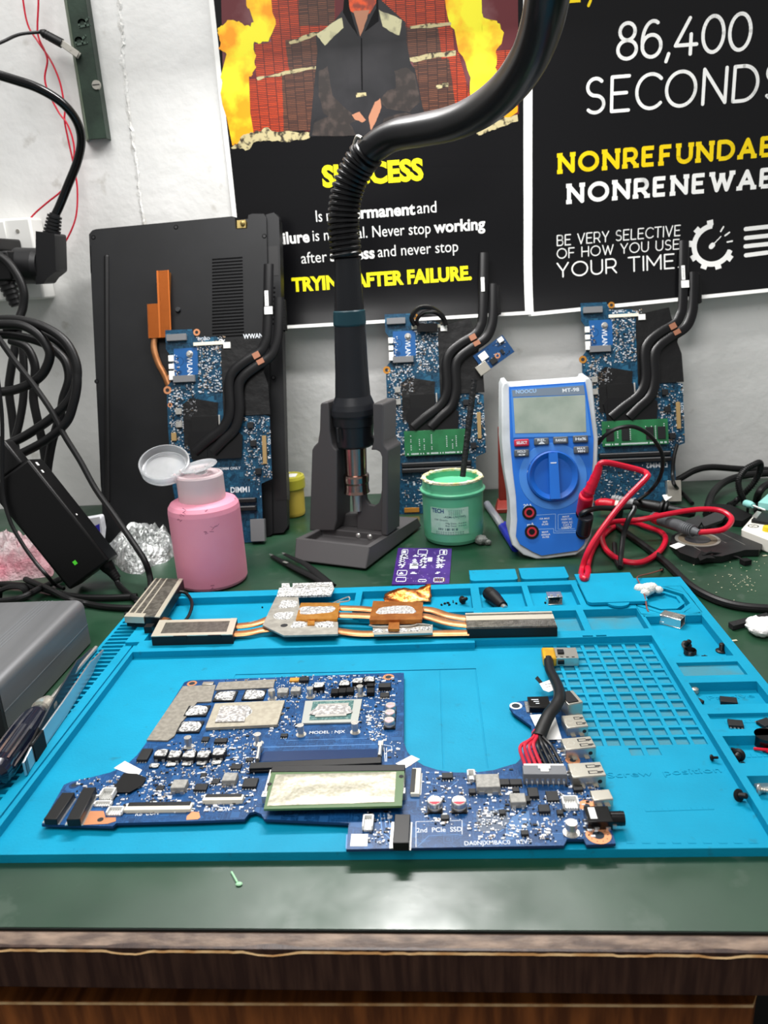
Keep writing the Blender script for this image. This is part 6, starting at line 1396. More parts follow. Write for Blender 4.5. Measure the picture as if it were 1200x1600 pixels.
for i in range(3):
    p_ = e1 + (e2 - e1) * (i / 2.4); d_ = (e2 - e1).normalized(); m.cyl(tuple(p_ - d_ * .9), tuple(p_ + d_ * .9), 5.2 - i * .5, None, 16)
m.build('strain_relief', red_wire, rj)
Y1 = yb_
pth = [tuple(e3), tuple(W(939, 724, Y1)), tuple(W(950, 723, Y1)), tuple(W(978, 729, Y1 + 4)), tuple(W(1004, 736, Y1 + 4)), tuple(W(1011, 741, Y1)), tuple(W(1009, 748, Y1 - 4)), tuple(W(975, 783, Y1 - 10)), tuple(W(940, 828, Y1 - 22)), tuple(W(919, 862, Y1 - 30)), tuple(W(909, 892, Y1 - 36))]
end = G(912, 900, 14)
pth += [(*G(910, 902, 13), 13), (*G(915, 904, 13), 13), (*G(919, 894, 9), 9), (*G(919, 880, 4), 4), (*G(930, 852, 2.6), 2.6), (*G(955, 826, 2.6), 2.6), (*G(985, 816, 3), 3), (*G(1010, 823, 4), 4), (*G(1032, 831, 4), 4), (*G(1040, 843, 4), 4), (*G(1030, 862, 4), 4), (*G(1003, 878, 4), 4), (*G(972, 876, 4), 4), (*G(948, 860, 4), 4), (*G(941, 840, 4), 4), (*G(946, 822, 6), 6), (*G(962, 815, 14), 14), (*G(1000, 812, 20), 20), (*G(1050, 802, 24), 24), (*G(1090, 796, 26), 26), (*G(1122, 797, 25), 25), (*G(1140, 806, 22), 22), (*G(1142, 816, 19), 19), (*G(1128, 828, 16), 16), (*G(1090, 832, 14), 14)]
m = MB(); m.tube(pth, 2.5, 10, sub=7); m.build('red_cable', red_wire, rl)
pg = mat('grey_probe_grip', '#55585b', .55, bump=(400, .15))
m = MB(); a = Vector((*G(1090, 832, 14), 14)); b = Vector((*G(1020, 808, 14), 14)); MM = along(a, b); L_ = (b - a).length
m.lathe([(0, -2), (2.9, -2), (3.4, 2), (4.6, 8), (5.4, 16), (5.6, L_ * .6), (5.2, L_), (0, L_)], 18, 0, MM)
for i in range(7): m.ring((0, 0), 5.5, 4, 5 + i * 2.2, 5.9 + i * 2.2, 18, 0, MM)
pb_ = m.build('probe_grip', pg, rl)
m = MB(); m.lathe([(0, L_ - 10), (5.75, L_ - 10), (5.6, L_ - 3), (0, L_ - 3)], 18, 0, MM); m.build('red_band', red_wire, pb_)
# black lead
bl = thing('black_test_lead', 'black test lead plugged into the lower jack of the multimeter, arching over the bench', 'test lead', (*G(980, 840, 0), 0))
A2 = FM.o + FM.x * FM.px(911, 832, 2)[0] + FM.y * FM.px(911, 832, 2)[1] + FM.z * 3; B2 = A2 + (FM.z * .62 + Vector((0, 0, .78))) * 19
m = MB(); MM = along(A2, B2); L_ = (B2 - A2).length; m.lathe([(0, 0), (5.6, 0), (6.2, 2), (6.2, L_ - 1), (5.4, L_), (0, L_)], 24, 0, MM); bj = m.build('lead_plug', mat('dark_navy_plug', '#14161e', .4), bl)
y2 = B2.y
m = MB(); m.tube([tuple(B2 - FM.z * 4), tuple(W(908, 804, y2)), tuple(W(918, 798, y2)), tuple(W(936, 794, y2 + 4)), tuple(W(960, 794, y2 + 12)), tuple(W(985, 792, y2 + 20)), tuple(W(991, 795, y2 + 18)), tuple(W(982, 812, y2 + 12)), tuple(W(974, 838, y2 + 8)), (*G(970, 872, 6), 6), (*G(969, 886, 2.4), 2.4), (*G(962, 872, 2.3), 2.3), (*G(960, 850, 2.3), 2.3)], 2.3, 10, sub=7); m.build('black_cable', blk_wire, bl)
m = MB(); m.tube([tuple(W(934, 694, 405)), tuple(W(946, 680, 402)), tuple(W(966, 669, 400)), tuple(W(990, 667, 400)), tuple(W(1014, 679, 402)), tuple(W(1031, 701, 404)), tuple(W(1036, 722, 406)), tuple(W(1030, 748, 412)), tuple(W(1014, 769, 420)), (*G(996, 782, 16), 16)], 1.8, 10, sub=7); m.build('black_cable', blk_wire, bl)
m = MB(); a = Vector((*G(990, 786, 14), 14)); b = Vector((*G(1086, 803, 10), 10)); MM = along(a, b); L_ = (b - a).length
m.lathe([(0, 0), (3.6, 0), (5, 4), (6, 10), (6.2, 22), (6, 26), (8.4, 27), (8.4, 29), (6, 30), (8, 31.5), (8, 33), (5, 34.5), (4.6, L_ - 4), (2.5, L_), (0, L_)], 20, 0, MM); m.build('probe_handle', black, bl)
m = MB(); MM2 = along(a + (a - b).normalized() * 22 + Vector((0, 0, 1)), a); m.lathe([(0, 0), (3.2, 0), (3.6, 3), (4, 22), (0, 22)], 16, 0, MM2)
for i in range(6): m.ring((0, 0), 4.4, 3, 2 + i * 3, 3.6 + i * 3, 16, 0, MM2)
m.build('grey_sleeve', mat('pale_grey_sleeve', '#8f9193', .5), bl, label='ribbed pale grey sleeve')
cl = thing('red_clip', 'red insulated clip lying between the meter and the ribbed grey sleeve', 'clip', (*G(945, 800, 0), 0))
m = MB(); a = Vector((*G(930, 786, 14), 14)); b = Vector((*G(962, 790, 13), 13)); MM = along(a, b); L_ = (b - a).length; m.lathe([(0, 0), (3, .3), (5.2, 4), (6.2, 9), (6, L_ - 3), (4.4, L_), (0, L_)], 20, 0, MM); m.build('clip_cover', red_pl, cl)
m = MB(); m.tube([tuple(a), tuple(a + Vector((-3, 0, 4))), tuple(a + Vector((-7, 3, 8)))], .8, 6); m.ring((0, 0), 5.4, 3, L_ - .5, L_ + 2.6, 20, 1, MM); m.cyl((b.x + 3, b.y, 0.4), (b.x + 3, b.y, 10), 4, 5, 14, 2); m.build('clip_jaw', [gold, ivory, rubber], cl)

# red-brown stand piece, pen and purple board behind / beside the jar
rb_m = mat('red_brown_plastic', '#7b2a22', .45, noise=(30, '#8c3328', .4, .6))
rp = thing('red_brown_bracket', 'red brown upright plastic piece on a wide foot, half hidden behind the multimeter', 'bracket', (*G(792, 800, 0), 0))
g0 = Vector((*G(790, 799, 0), 0)); m = MB()
m.add([(g0.x - 10, g0.y - 7, .2), (g0.x + 26, g0.y - 7, .2), (g0.x + 26, g0.y + 16, .2), (g0.x - 10, g0.y + 16, .2), (g0.x - 10, g0.y - 7, 4.5), (g0.x + 26, g0.y - 7, 4.5), (g0.x + 26, g0.y + 8, 10), (g0.x - 7, g0.y + 8, 10), (g0.x + 26, g0.y + 16, 10), (g0.x - 7, g0.y + 16, 10)], [(3, 2, 1, 0), (0, 1, 5, 4), (4, 5, 6, 7), (7, 6, 8, 9), (9, 8, 2, 3), (0, 4, 7, 9, 3), (1, 2, 8, 6, 5)]); m.build('foot', rb_m, rp, bevel=.6)
tz = W(780, 668, g0.y + 8).z; m = MB(); m.bb(g0.x - 6, g0.x + 14, g0.y + 8, g0.y + 15, 9.8, tz); m.build('upright', rb_m, rp, bevel=1)
pen = thing('ballpoint_pen', 'pen with smoky barrel and blue cap between the green jar and the multimeter', 'pen', (*G(785, 820, 0), 0))
a = Vector((*G(761, 788, 4), 4.2)); b = Vector((*G(786, 824, 4), 4.2)); c = Vector((*G(806, 856, 4), 4.2))
m = MB(); m.cyl(a, b, 3.9, 4.1, 18); m.build('barrel', mat('smoky_pen_barrel', '#6d7078', .2, spec=.6, noise=(80, '#9b9ea5', .4, .6), stretch=(1, .1, 1)), pen)
m = MB(); m.cyl(b, c, 4.6, 4.3, 18); m.tube([tuple(b + Vector((2, 3, 4))), tuple((b + c) / 2 + Vector((1, 2, 5.2))), tuple(c + Vector((0, 1, 4.4)))], 1.2, 6); m.build('cap', mat('blue_pen_cap', '#1d2a9c', .35), pen)
pc = thing('purple_card', 'small purple circuit card printed with pale part outlines, flat on the bench', 'circuit board', (*G(660, 885, 0), 0))
pur = mat('purple_solder_mask', '#3d1f6e', .35, noise=(70, '#4a2a80', .4, .65))
Q = [Vector((*G(*p, 1.4), 0)) for p in ((622, 856), (706, 857), (702, 912), (612, 913))]
m = MB(); m.prism([(p.x, p.y) for p in Q], 0.1, 1.4); m.build('card', pur, pc, bevel=.15)
m = MB(); rr = random.Random(2)
def pcuv(u, v): p = (Q[3] * (1 - u) + Q[2] * u) * (1 - v) + (Q[0] * (1 - u) + Q[1] * u) * v; return (p.x, p.y)
def prect(u0, u1, v0, v1, mi=0): m.flat([pcuv(u0, v0), pcuv(u1, v0), pcuv(u1, v1), pcuv(u0, v1)], 1.45, mi)
def pframe(u0, u1, v0, v1, t=.012):
    prect(u0, u1, v0, v0 + t * 1.4); prect(u0, u1, v1 - t * 1.4, v1); prect(u0, u0 + t, v0, v1); prect(u1 - t, u1, v0, v1)
for (u0, u1, v0, v1) in ((.08, .2, .80, .96), (.38, .56, .80, .96), (.78, .92, .8, .96), (.06, .24, .22, .36), (.06, .24, .06, .18), (.45, .6, .05, .12), (.72, .9, .04, .16)): pframe(u0, u1, v0, v1)
for (u0, u1, v0, v1) in ((.1, .16, .84, .92), (.27, .42, .4, .54), (.58, .66, .6, .72), (.84, .88, .83, .93)): prect(u0, u1, v0, v1)
for u in (.06, .1, .3, .44, .48, .74, .8):
    for v in (.26, .42, .48, .56, .62, .68, .74): 
        if rr.random() < .75: prect(u, u + rr.uniform(.04, .12), v, v + .022); prect(u + .02, u + rr.uniform(.04, .09), v + .03, v + .05)
for u in (.74, .78, .82, .86, .9): prect(u, u + .018, .05, .15, 1)
for _ in range(40): u, v = rr.uniform(.05, .9), rr.uniform(.05, .95); prect(u, u + .02, v, v + .012, 2)
m.build('card_print', [silk, gold, mat('pale_purple_print', '#8f7cb4', .5)], pc, smooth=False)
tw = thing('black_tweezers', 'black tweezers with bare metal tips lying on the bench in front of the stand', 'tweezers', (*G(465, 890, 0), 0))
h0 = Vector((*G(518, 916, 5), 5)); 
for (tip, md, z) in (((421, 866), (462, 890), 2.6), ((441, 864), (478, 884), 5.4)):
    t0 = Vector((*G(*tip, z), z)); m0 = Vector((*G(*md, z), z + 1.2)); m = MB(); m.tube([tuple(h0), tuple(h0 * .6 + m0 * .4 + Vector((0, 0, .6))), tuple(m0), tuple(m0 * .5 + t0 * .5), tuple(m0 * .12 + t0 * .88)], [4.6, 1.9], 10, flat=.4, up=(0, 0, 1)); ar = m.build('arm', black_matt, tw)
    m = MB(); m.cyl(m0 * .14 + t0 * .86, t0, 1.6, .5, 10); m.build('bare_tip', steel, ar)
m = MB(); p = G(446, 878, 5.6); m.box((p[0], p[1], 5.2), (6, 2.6, .5), 0, -45); m.build('worn_spot', steel, tw)

# ================================================================== right side of the bench
def cable(name, label, pts, r, mt=rubber, part='cable_sheath', cat='cable', sub=8, n=10):
    p0 = pts[len(pts) // 2]; t = thing(name, label, cat, (p0[0], p0[1], 0)); m = MB(); m.tube(pts, r, n, sub=sub); m.build(part, mt, t); return t
def gz(a, b, z): return (*G(a, b, z), z)
cable('thick_black_cable', 'thick black cable sweeping over the bench past the back corner of the blue mat', [gz(955, 812, 3.2), gz(975, 830, 3.2), gz(1007, 853, 3.2), gz(1040, 879, 3.2), gz(1075, 912, 3.2), gz(1110, 933, 3.2), gz(1150, 946, 3.2), gz(1205, 951, 3.2), gz(1290, 951, 3.2)], 3.1)
cable('wall_cable', 'black cable running along the foot of the wall on the right', [tuple(W(1040, 758, 560)), tuple(W(1062, 748, 566)), tuple(W(1086, 735, 572)), tuple(W(1112, 730, 575)), tuple(W(1160, 733, 576)), tuple(W(1230, 735, 576)), tuple(W(1330, 738, 576))], 3.6)
cable('curved_cable', 'black cable bending down onto the bench behind the fan', [gz(1104, 804, 3.6), gz(1107, 788, 3.8), gz(1113, 772, 8), tuple(W(1128, 756, 535)), tuple(W(1150, 746, 545)), tuple(W(1180, 741, 550)), tuple(W(1230, 738, 553)), tuple(W(1330, 736, 556))], 3.8)
cable('bent_cable', 'short piece of black cable bending at the photo edge behind the white box', [gz(1184, 800, 3.6), gz(1182, 785, 6), tuple(W(1186, 770, 470)), tuple(W(1196, 759, 475)), tuple(W(1215, 752, 480)), tuple(W(1260, 748, 485))], 3.6)
br = thing('braided_cable', 'ribbed black cable standing up in a loop at the right edge', 'cable', gz(1160, 790, 0))
bp = [tuple(W(1163, 784, 470)), tuple(W(1156, 768, 472)), tuple(W(1154, 750, 475)), tuple(W(1163, 735, 478)), tuple(W(1178, 726, 480)), tuple(W(1187, 723, 482)), tuple(W(1188, 732, 484)), tuple(W(1182, 748, 486)), tuple(W(1168, 766, 488)), gz(1150, 783, 4), gz(1138, 790, 3)]
m = MB(); m.tube(bp, 2.4, 10); bc = m.build('cable_sheath', rubber, br)
Pb = smooth_path(bp, 12); m = MB()
for i in range(0, len(Pb) - 1, 2):
    d = (Pb[i + 1] - Pb[i]).normalized(); m.cyl(tuple(Pb[i] - d * .7), tuple(Pb[i] + d * .7), 3.1, None, 10)
m.build('spiral_wrap', black, bc, kind='stuff')
fan = thing('laptop_fan', 'flat black laptop fan with a round hub lying on the green bench', 'fan', (*G(1110, 850, 0), 0))
fo = [(1047, 846), (1050, 836), (1062, 829), (1090, 823), (1118, 822), (1150, 833), (1192, 848), (1186, 858), (1165, 858), (1128, 868), (1108, 868), (1086, 871), (1062, 862)]
fpoly = [G(a, b, 7) for a, b in fo]
m = MB(); m.prism(fpoly, .4, 6.4); m.build('fan_case', mat('black_fan_case', '#0b0b0d', .38, noise=(60, '#131315', .4, .6)), fan, bevel=.5)
hc = G(1090, 842, 7); m = MB(); m.ring(hc, 19, 16.5, 6.3, 6.9, 40, 0); m.ring(hc, 16.5, 11, 6.3, 6.6, 40, 2); m.lathe([(11, 6.4), (10.6, 7.2), (0, 7.4)], 36, 1, T(hc[0], hc[1], 0)); m.build('fan_hub', [steel_dull, mat('dark_hub', '#2b2b2e', .3), mat('dusty_blades', '#5d5243', .7)], fan)
m = MB(); q = [G(a, b, 7) for a, b in [(1046, 852), (1060, 847), (1071, 851), (1056, 857)]]; m.prism(q, 6.4, 6.55); m.build('white_sticker', paper, fan)
m = MB()
for L in ([(1122, 831), (1132, 835), (1164, 851)], [(1116, 840), (1135, 848)], [(1077, 850), (1095, 860)]): m.strokes([[G(a, b, 6.5) for a, b in L]], .5, 6.46, 0)
m.build('scratched_line', steel_dull, fan, smooth=False)
m = MB(); m.tube([gz(1098, 868, 7), gz(1110, 864, 8), gz(1132, 866, 5), gz(1150, 870, 3), gz(1160, 874, 2.4)], .9, 8); q = G(1165, 878, 2.4); m.box((q[0], q[1], 2.6), (7, 6, 4), 0, 20); m.prism([G(a, b, 7) for a, b in [(1090, 869), (1096, 861), (1104, 864), (1112, 860), (1110, 868), (1118, 872), (1104, 872), (1094, 876)]], 6.45, 7.1); m.build('fan_lead', black_matt, fan)
fl = thing('black_flaps', 'crumpled black plastic pieces heaped between the fan and the curved cable', 'plastic scrap', (*G(1110, 815, 0), 0)); m = MB(); rr = random.Random(6)
for L in ([(1070, 815), (1092, 806), (1098, 814), (1090, 826), (1078, 824)], [(1094, 812), (1120, 800), (1136, 804), (1128, 814), (1100, 824)]):
    m.prism([G(a, b, 9) for a, b in L], 7, 9 + rr.random())
m.build('folded_flap', mat('dark_grey_film', '#2b2b2c', .5), fl, bevel=.3)
m = MB(); m.prism([G(a, b, 4) for a, b in [(1100, 790), (1140, 792), (1176, 808), (1160, 818), (1128, 815)]], .3, 6.6); m.build('plastic_base', black_matt, fl, bevel=.8)
wb = thing('white_extension_block', 'white plastic extension block with a round mark at the right edge', 'extension block', (*G(1190, 830, 0), 0))
wq = [G(a, b, 12) for a, b in [(1180, 803), (1280, 830), (1262, 868), (1158, 828)]]
m = MB(); m.prism(wq, .3, 12); m.build('block_body', mat('off_white_plastic', '#dcdad0', .45), wb, bevel=1.6, bseg=3)
q = G(1177, 822, 12); m = MB(); m.ring(q, 4.6, 3.7, 12, 12.12, 24); m.strokes([[(q[0] - 2, q[1] - 2), (q[0] + 2, q[1] + 2)], [(q[0] - 1.5, q[1] + 2), (q[0] + 1, q[1] - 2)]], .5, 12.1); m.build('round_mark', ink, wb)
q = G(1200, 826, 14); m = MB(); m.cyl((q[0], q[1], 12), (q[0], q[1], 16), 4.5, 4.2, 20); m.build('yellow_button', mat('yellow_button', '#d8c01c', .4), wb, bevel=.5)
tl = thing('teal_module', 'black and teal plastic module with a silver tag resting on the white block', 'module', (*G(1195, 805, 12), 12))
m = MB(); m.prism([G(a, b, 15) for a, b in [(1186, 800), (1270, 812), (1262, 826), (1174, 812)]], 12.1, 15); m.build('black_tray', black, tl, bevel=.4)
m = MB(); m.prism([G(a, b, 19) for a, b in [(1200, 776), (1260, 780), (1260, 800), (1184, 790)]], 15.1, 22); m.build('teal_block', mat('teal_plastic', '#8fd0c9', .4), tl, bevel=.8)
m = MB(); m.prism([G(a, b, 15.3) for a, b in [(1183, 798), (1190, 800), (1182, 810), (1175, 807)]], 15.05, 15.3); m.build('silver_tag', steel, tl)
dr = thing('teal_tip_driver', 'tiny driver with a teal rounded grip and white shaft leaning on the teal module', 'driver', (*G(1170, 800, 0), 0))
a = Vector(gz(1164, 786, 15)); b = Vector(gz(1177, 790, 17)); c = Vector(gz(1196, 797, 17)); m = MB(); MM = along(a, b); L_ = (b - a).length; m.lathe([(0, 0), (2.6, .3), (3.6, 2), (3.7, L_ * .6), (2.4, L_), (0, L_)], 16, 0, MM); m.build('grip', bpy.data.materials['teal_plastic'], dr)
m = MB(); m.cyl(b, c, .8, .8, 10); m.cyl((a.x + 3, a.y - .5, .3), (a.x + 3, a.y - .5, 12), 1.4, 1.4, 8, 1); m.build('shaft', [white_pl, black], dr)
fs_ = MB(); fs_.prism([G(a, b, 4) for a, b in [(1138, 972), (1198, 957), (1202, 963), (1146, 978)]], .3, 4); tag(fs_.build('foam_strip', mat('black_foam', '#151516', .85, bump=(900, .5)), None, origin=gz(1170, 968, 0), bevel=.4), 'black foam strip on the bench beside the crumpled tissue', 'foam strip')
tis = MB(); q = G(1203, 985, 4); rr = random.Random(12)
for i in range(6): tis.ball((q[0] + rr.uniform(-8, 14), q[1] + rr.uniform(-6, 8), 4.5 + rr.uniform(0, 2)), (rr.uniform(6, 9), rr.uniform(5, 8), rr.uniform(4, 5)), 16, fn=lambda d: 1 + .35 * mnoise.noise(d * 3 + Vector((i, 0, 0))))
tag(tis.build('tissue', mat('white_tissue', '#e9e8e6', .9, bump=(300, .6, .002)), None, origin=(q[0], q[1], 0), ang=50), 'crumpled white tissue at the right edge of the bench', 'tissue')
cr = MB(); rr = random.Random(17)
for _ in range(70):
    a, b = rr.gauss(1165, 20), rr.gauss(905, 14)
    if rr.random() < .3: a, b = rr.uniform(1020, 1195), rr.uniform(880, 1000)
    q = G(a, b, 0); cr.ball((q[0], q[1], .35), (rr.uniform(.25, .9), rr.uniform(.25, .7), .35), 6)
for (a, b) in ((1147, 1002), (1195, 869)): q = G(a, b, 0); cr.box((q[0], q[1], .5), (4, 1.6, .5), 0, 10)
tag(cr.build('crumbs', mat('tan_crumbs', '#b9b79e', .8), None, origin=gz(1160, 905, 0)), 'pale crumbs and filings scattered on the green bench', 'crumbs', kind='stuff')

# ================================================================== left side: box, tools
bx_m = mat('brushed_grey_case', '#77787a', 0.42, .5, noise=(60, '#6a6b6d', .4, .65), bump=(300, .06), stretch=(1, .06, 1))
bx_d = mat('dark_end_plate', '#2c2e31', .45, .4)
gb = thing('grey_metal_box', 'grey aluminium instrument case with grooved top at the left edge', 'instrument case', (-300, 160, 0))
BX1, BY0, BY1, BH = -228.5, 104, 221, 35.5
r_ = 6
prof = [(-420, 1.2), (BX1, 1.2), (BX1, BH - r_)] + [(BX1 - r_ + r_ * cos(radians(a)), BH - r_ + r_ * sin(radians(a))) for a in range(15, 91, 15)] + [(-420, BH)]
PM = Matrix(((1, 0, 0, 0), (0, 0, -1, 0), (0, 1, 0, 0), (0, 0, 0, 1)))
m = MB(); m.prism(prof, -BY1, -BY0, 0, PM); m.build('aluminium_shell', bx_m, gb, bevel=.4)
m = MB()
for i in range(4): m.bb(-252 - i * 2.6, -251.0 - i * 2.6, BY0, BY1, BH - .2, BH + .12)
m.bb(BX1 - .2, BX1 + .14, BY0, BY1, 15.6, 16.4); m.build('groove_line', mat('pale_groove', '#8d9094', .4, .7), gb)
m = MB(); m.prism([(x + (.0 if x < -400 else -.0), z) for x, z in prof], -BY0, -BY0 + 3, 0, PM); m.build('end_plate', bx_d, gb, bevel=.8)
for (x, y) in ((-236, 112), (-236, 214), (-400, 112), (-400, 214)): m = MB(); m.cyl((x, y, 0), (x, y, 1.4), 5, None, 14); m.build('rubber_foot', rubber, gb)
sd_ = thing('clear_handled_screwdriver', 'screwdriver with a dark clear plastic handle lying on the mat comb', 'screwdriver', (*G(30, 1150, 6), 6))
p0 = Vector(gz(-12, 1215, 15)); p1 = Vector(gz(62, 1112, 13)); p2 = Vector(gz(78, 1098, 12)); p3 = Vector(gz(150, 1012, 8))
m = MB(); MM = along(p0, p1); L_ = (p1 - p0).length; pr2 = [(0, -1), (5, -.6), (7.6, 1.5), (8.2, 6), (7.6, 12), (7.9, L_ * .6), (7.2, L_ - 8), (5.4, L_ - 2), (4.6, L_)]
m.lathe(pr2 + [(0, L_)], 24, 0, MM)
for i in range(8):
    a = 2 * pi * i / 8; m.tube([(7.4 * cos(a), 7.4 * sin(a), 8), (7.5 * cos(a), 7.5 * sin(a), L_ * .6), (6.6 * cos(a), 6.6 * sin(a), L_ - 9)], 1.1, 6, sub=3, M=MM)
m.build('handle', mat('dark_translucent_handle', '#141a2e', .12, trans=.35, spec=.6, coat=.4), sd_)
m = MB(); MM = along(p1, p2); L_ = (p2 - p1).length; m.lathe([(4.6, 0), (6.2, 1.2), (6.4, L_ * .5), (5.4, L_ - 1), (2.4, L_), (0, L_)], 20, 0, MM); m.build('clear_collar', mat('clear_plastic', '#e8e2d6', .1, trans=.75, spec=.6), sd_)
m = MB(); m.cyl(p2 - (p2 - p1) * .6, p3, 1.7, 1.5, 12); m.build('shaft', steel, sd_)
tz_ = thing('steel_tweezers', 'steel tweezers with a black grip band lying on the mat comb beside the screwdriver', 'tweezers', (*G(90, 1120, 6), 6))
m = MB()
def blade(pts, w, z0):
    P = [Vector(gz(a, b, z)) for a, b, z in pts]; vs = []
    for i, p in enumerate(P):
        t = (P[min(i + 1, len(P) - 1)] - P[max(i - 1, 0)]); t.z = 0; t.normalize(); nn = Vector((-t.y, t.x, 0)); hh_ = w[i]
        vs += [tuple(p - nn * .55 - Vector((0, 0, hh_))), tuple(p + nn * .55 - Vector((0, 0, hh_))), tuple(p + nn * .55 + Vector((0, 0, hh_))), tuple(p - nn * .55 + Vector((0, 0, hh_)))]
    fs = []
    for i in range(len(P) - 1):
        for k in range(4): fs.append((i * 4 + k, i * 4 + (k + 1) % 4, i * 4 + 4 + (k + 1) % 4, i * 4 + 4 + k))
    fs += [(3, 2, 1, 0), tuple(len(P) * 4 - 4 + k for k in range(4))]
    return vs, fs
v_, f_ = blade([(38, 1202, 11.5), (55, 1172, 11.5), (100, 1108, 11.5), (143, 1042, 11.5), (148, 1034, 11), (161, 1016, 10)], [4, 5, 5, 4.2, 2.4, .6], 0); m.add(v_, f_); m.build('arm', mat('satin_steel', '#c4cace', .35, .85), tz_, bevel=.2)
m = MB(); v_, f_ = blade([(40, 1200, 11.5), (62, 1150, 11.5), (88, 1100, 11.5), (122, 1040, 11.5), (128, 1032, 11), (143, 1014, 10)], [4, 5, 5, 4.2, 2.4, .6], 0); m.add(v_, f_); m.build('arm', mat('dark_steel', '#5d6166', .35, .85), tz_, bevel=.2)
m = MB(); v_, f_ = blade([(52, 1178, 11.5), (68, 1154, 11.5)], [5.6, 5.6], 0); m.add([Vector(p) + Vector((.5, 0, 0)) for p in v_], f_); v_, f_ = blade([(51, 1178, 11.5), (64, 1150, 11.5)], [5.6, 5.6], 0); m.add([Vector(p) + Vector((-.5, 0, 0)) for p in v_], f_); m.build('grip_band', black_matt, tz_)

# power brick leaning on its corner
kb = thing('power_brick', 'black power adapter brick tilted on one corner with a small green light', 'power adapter', gz(120, 930, 0))
Cb = Vector((*G(150, 924, 3), 3)); FB = Frame(tuple(Cb), (1, .12, 0), (0, .22, 1))
c0 = Vector(FB.px(175, 900)); b0 = Vector(FB.px(49, 742)); dv = (b0 - c0); Lb = dv.length; dv.normalize(); wv = Vector((-dv.y, dv.x)); 
d0 = Vector(FB.px(106, 938)); Wb = abs((d0 - c0).dot(wv)); sgn = 1 if (d0 - c0).dot(wv) > 0 else -1
Wb = min(Wb, 56)
KM = FB.mat() @ Matrix(((dv.x, wv.x * sgn, 0, c0.x), (dv.y, wv.y * sgn, 0, c0.y), (0, 0, 1, 0), (0, 0, 0, 1)))
lo = min((KM @ Vector((x, y, z))).z for x in (0, Lb) for y in (0, Wb) for z in (-30, 0)); KM = Matrix.Translation((0, 0, max(0, .3 - lo))) @ KM
m = MB(); m.bb(0, Lb, 0, Wb, -30, 0, 0, KM); m.build('brick_case', mat('black_adapter_case', '#060607', .4, spec=.35), kb, bevel=2.2, bseg=3)
m = MB(); m.bb(14, 17.5, Wb * .62 - 4, Wb * .62 - 1, -.1, .12, 0, KM); m.build('green_light', mat('green_led', '#2b7d1a', .4, emit=('#4cc830', .6)), kb)
m = MB(); MMk = KM @ T(0, Wb * .22, -15) @ RY(-90); m.lathe([(0, -2), (6.6, -2), (6.2, 3), (4.6, 8), (3.6, 16), (0, 16)], 18, 0, MMk)
for i in range(5): m.ring((0, 0), 5.0 - i * .3, 2.5, 5 + i * 2.4, 6.4 + i * 2.4, 18, 0, MMk)
m.build('strain_relief', rubber, kb)
m = MB(); m.bb(Lb + .4, Lb + 26, Wb * .18, Wb * .78, -24, -5, 0, KM); m.bb(Lb + 26, Lb + 40, Wb * .3, Wb * .66, -20, -9, 0, KM); m.build('inlet_plug', black, kb, bevel=2.4, bseg=3)
m = MB(); m.bb(Lb * .93, Lb * .96, -.3, .2, -12, -8, 0, KM); m.bb(Lb * .86, Lb * .885, -.3, .2, -10, -7, 0, KM); m.bb(Lb * .44, Lb * .455, -.3, .2, -9, -7, 0, KM); m.build('white_fleck', paper, kb)
tip_ = MMk @ Vector((0, 0, 15))
cable('adapter_lead', 'black lead from the foot of the power brick running behind the heatsink', [tuple(tip_ + (MMk @ Vector((0, 0, 14)) - tip_) * 3), tuple(tip_), tuple(tip_ + Vector((4, -6, -4)))[:2] + (max(3.2, tip_.z - 5),), gz(212, 936, 3.2), gz(240, 944, 3.2)], 2.6)
# cables behind the grey box
cable('flat_run_cable', 'black cable lying behind the grey case, upper one of the two long runs', [gz(-60, 912, 4), gz(0, 913, 4), gz(52, 917, 4), gz(90, 927, 3), gz(125, 933, 3), gz(170, 934, 3), gz(214, 932, 3)], 2.8)
cable('crossing_cable', 'black cable crossing over the others behind the grey case', [gz(-60, 945, 4), gz(0, 940, 6), gz(34, 934, 9.5), gz(62, 920, 9), gz(88, 908, 4), gz(100, 902, 3)], 2.8)
cable('low_run_cable', 'black cable dipping towards the small fin stack behind the grey case', [gz(40, 905, 8.6), gz(80, 922, 9), gz(108, 936, 9), gz(135, 943, 3.4), gz(165, 948, 3), gz(200, 950, 3), gz(226, 948, 3)], 2.6)
# wall socket with plugs
skt = thing('wall_socket', 'white wall socket box behind the black plugs at the left edge', 'socket', (-430, 590, 300))
sr = W(47, 345, 562).x; zt = W(30, 340, 562).z; zb = W(52, 468, 562).z
m = MB(); m.bb(-520, sr, 562, 590, zb, zt); m.build('socket_box', white_pl, skt, bevel=2.5, bseg=3)
m = MB(); q = W(27, 361, 561); m.cyl((q.x, 562.2, q.z), (q.x, 561.3, q.z), 2, None, 14); m.build('plate_screw', steel_dull, skt)
m = MB(); q = W(6, 366, 561); m.bb(q.x - 12, q.x + 3.5, 559.5, 562.2, q.z - 13, q.z + 13); m.build('rocker_switch', white_pl, skt, bevel=1.2)
pgd = thing('plug_adapter', 'black plug adapter in the white wall socket', 'plug adapter', tuple(W(10, 410, 562)))
m = MB(); q0 = W(30, 392, 535); q1 = W(-10, 440, 535); m.bb(q1.x - 10, q0.x, 510, 562.3, q1.z, q0.z); q2 = W(20, 372, 535); m.bb(q1.x - 10, q2.x - 6, 514, 562.3, q0.z - .4, q2.z); m.build('adapter_block', black, pgd, bevel=2, bseg=3)
pw = thing('power_plug', 'black angled power plug with ribbed neck, its cable curving up to the left', 'plug', tuple(W(70, 415, 536)))
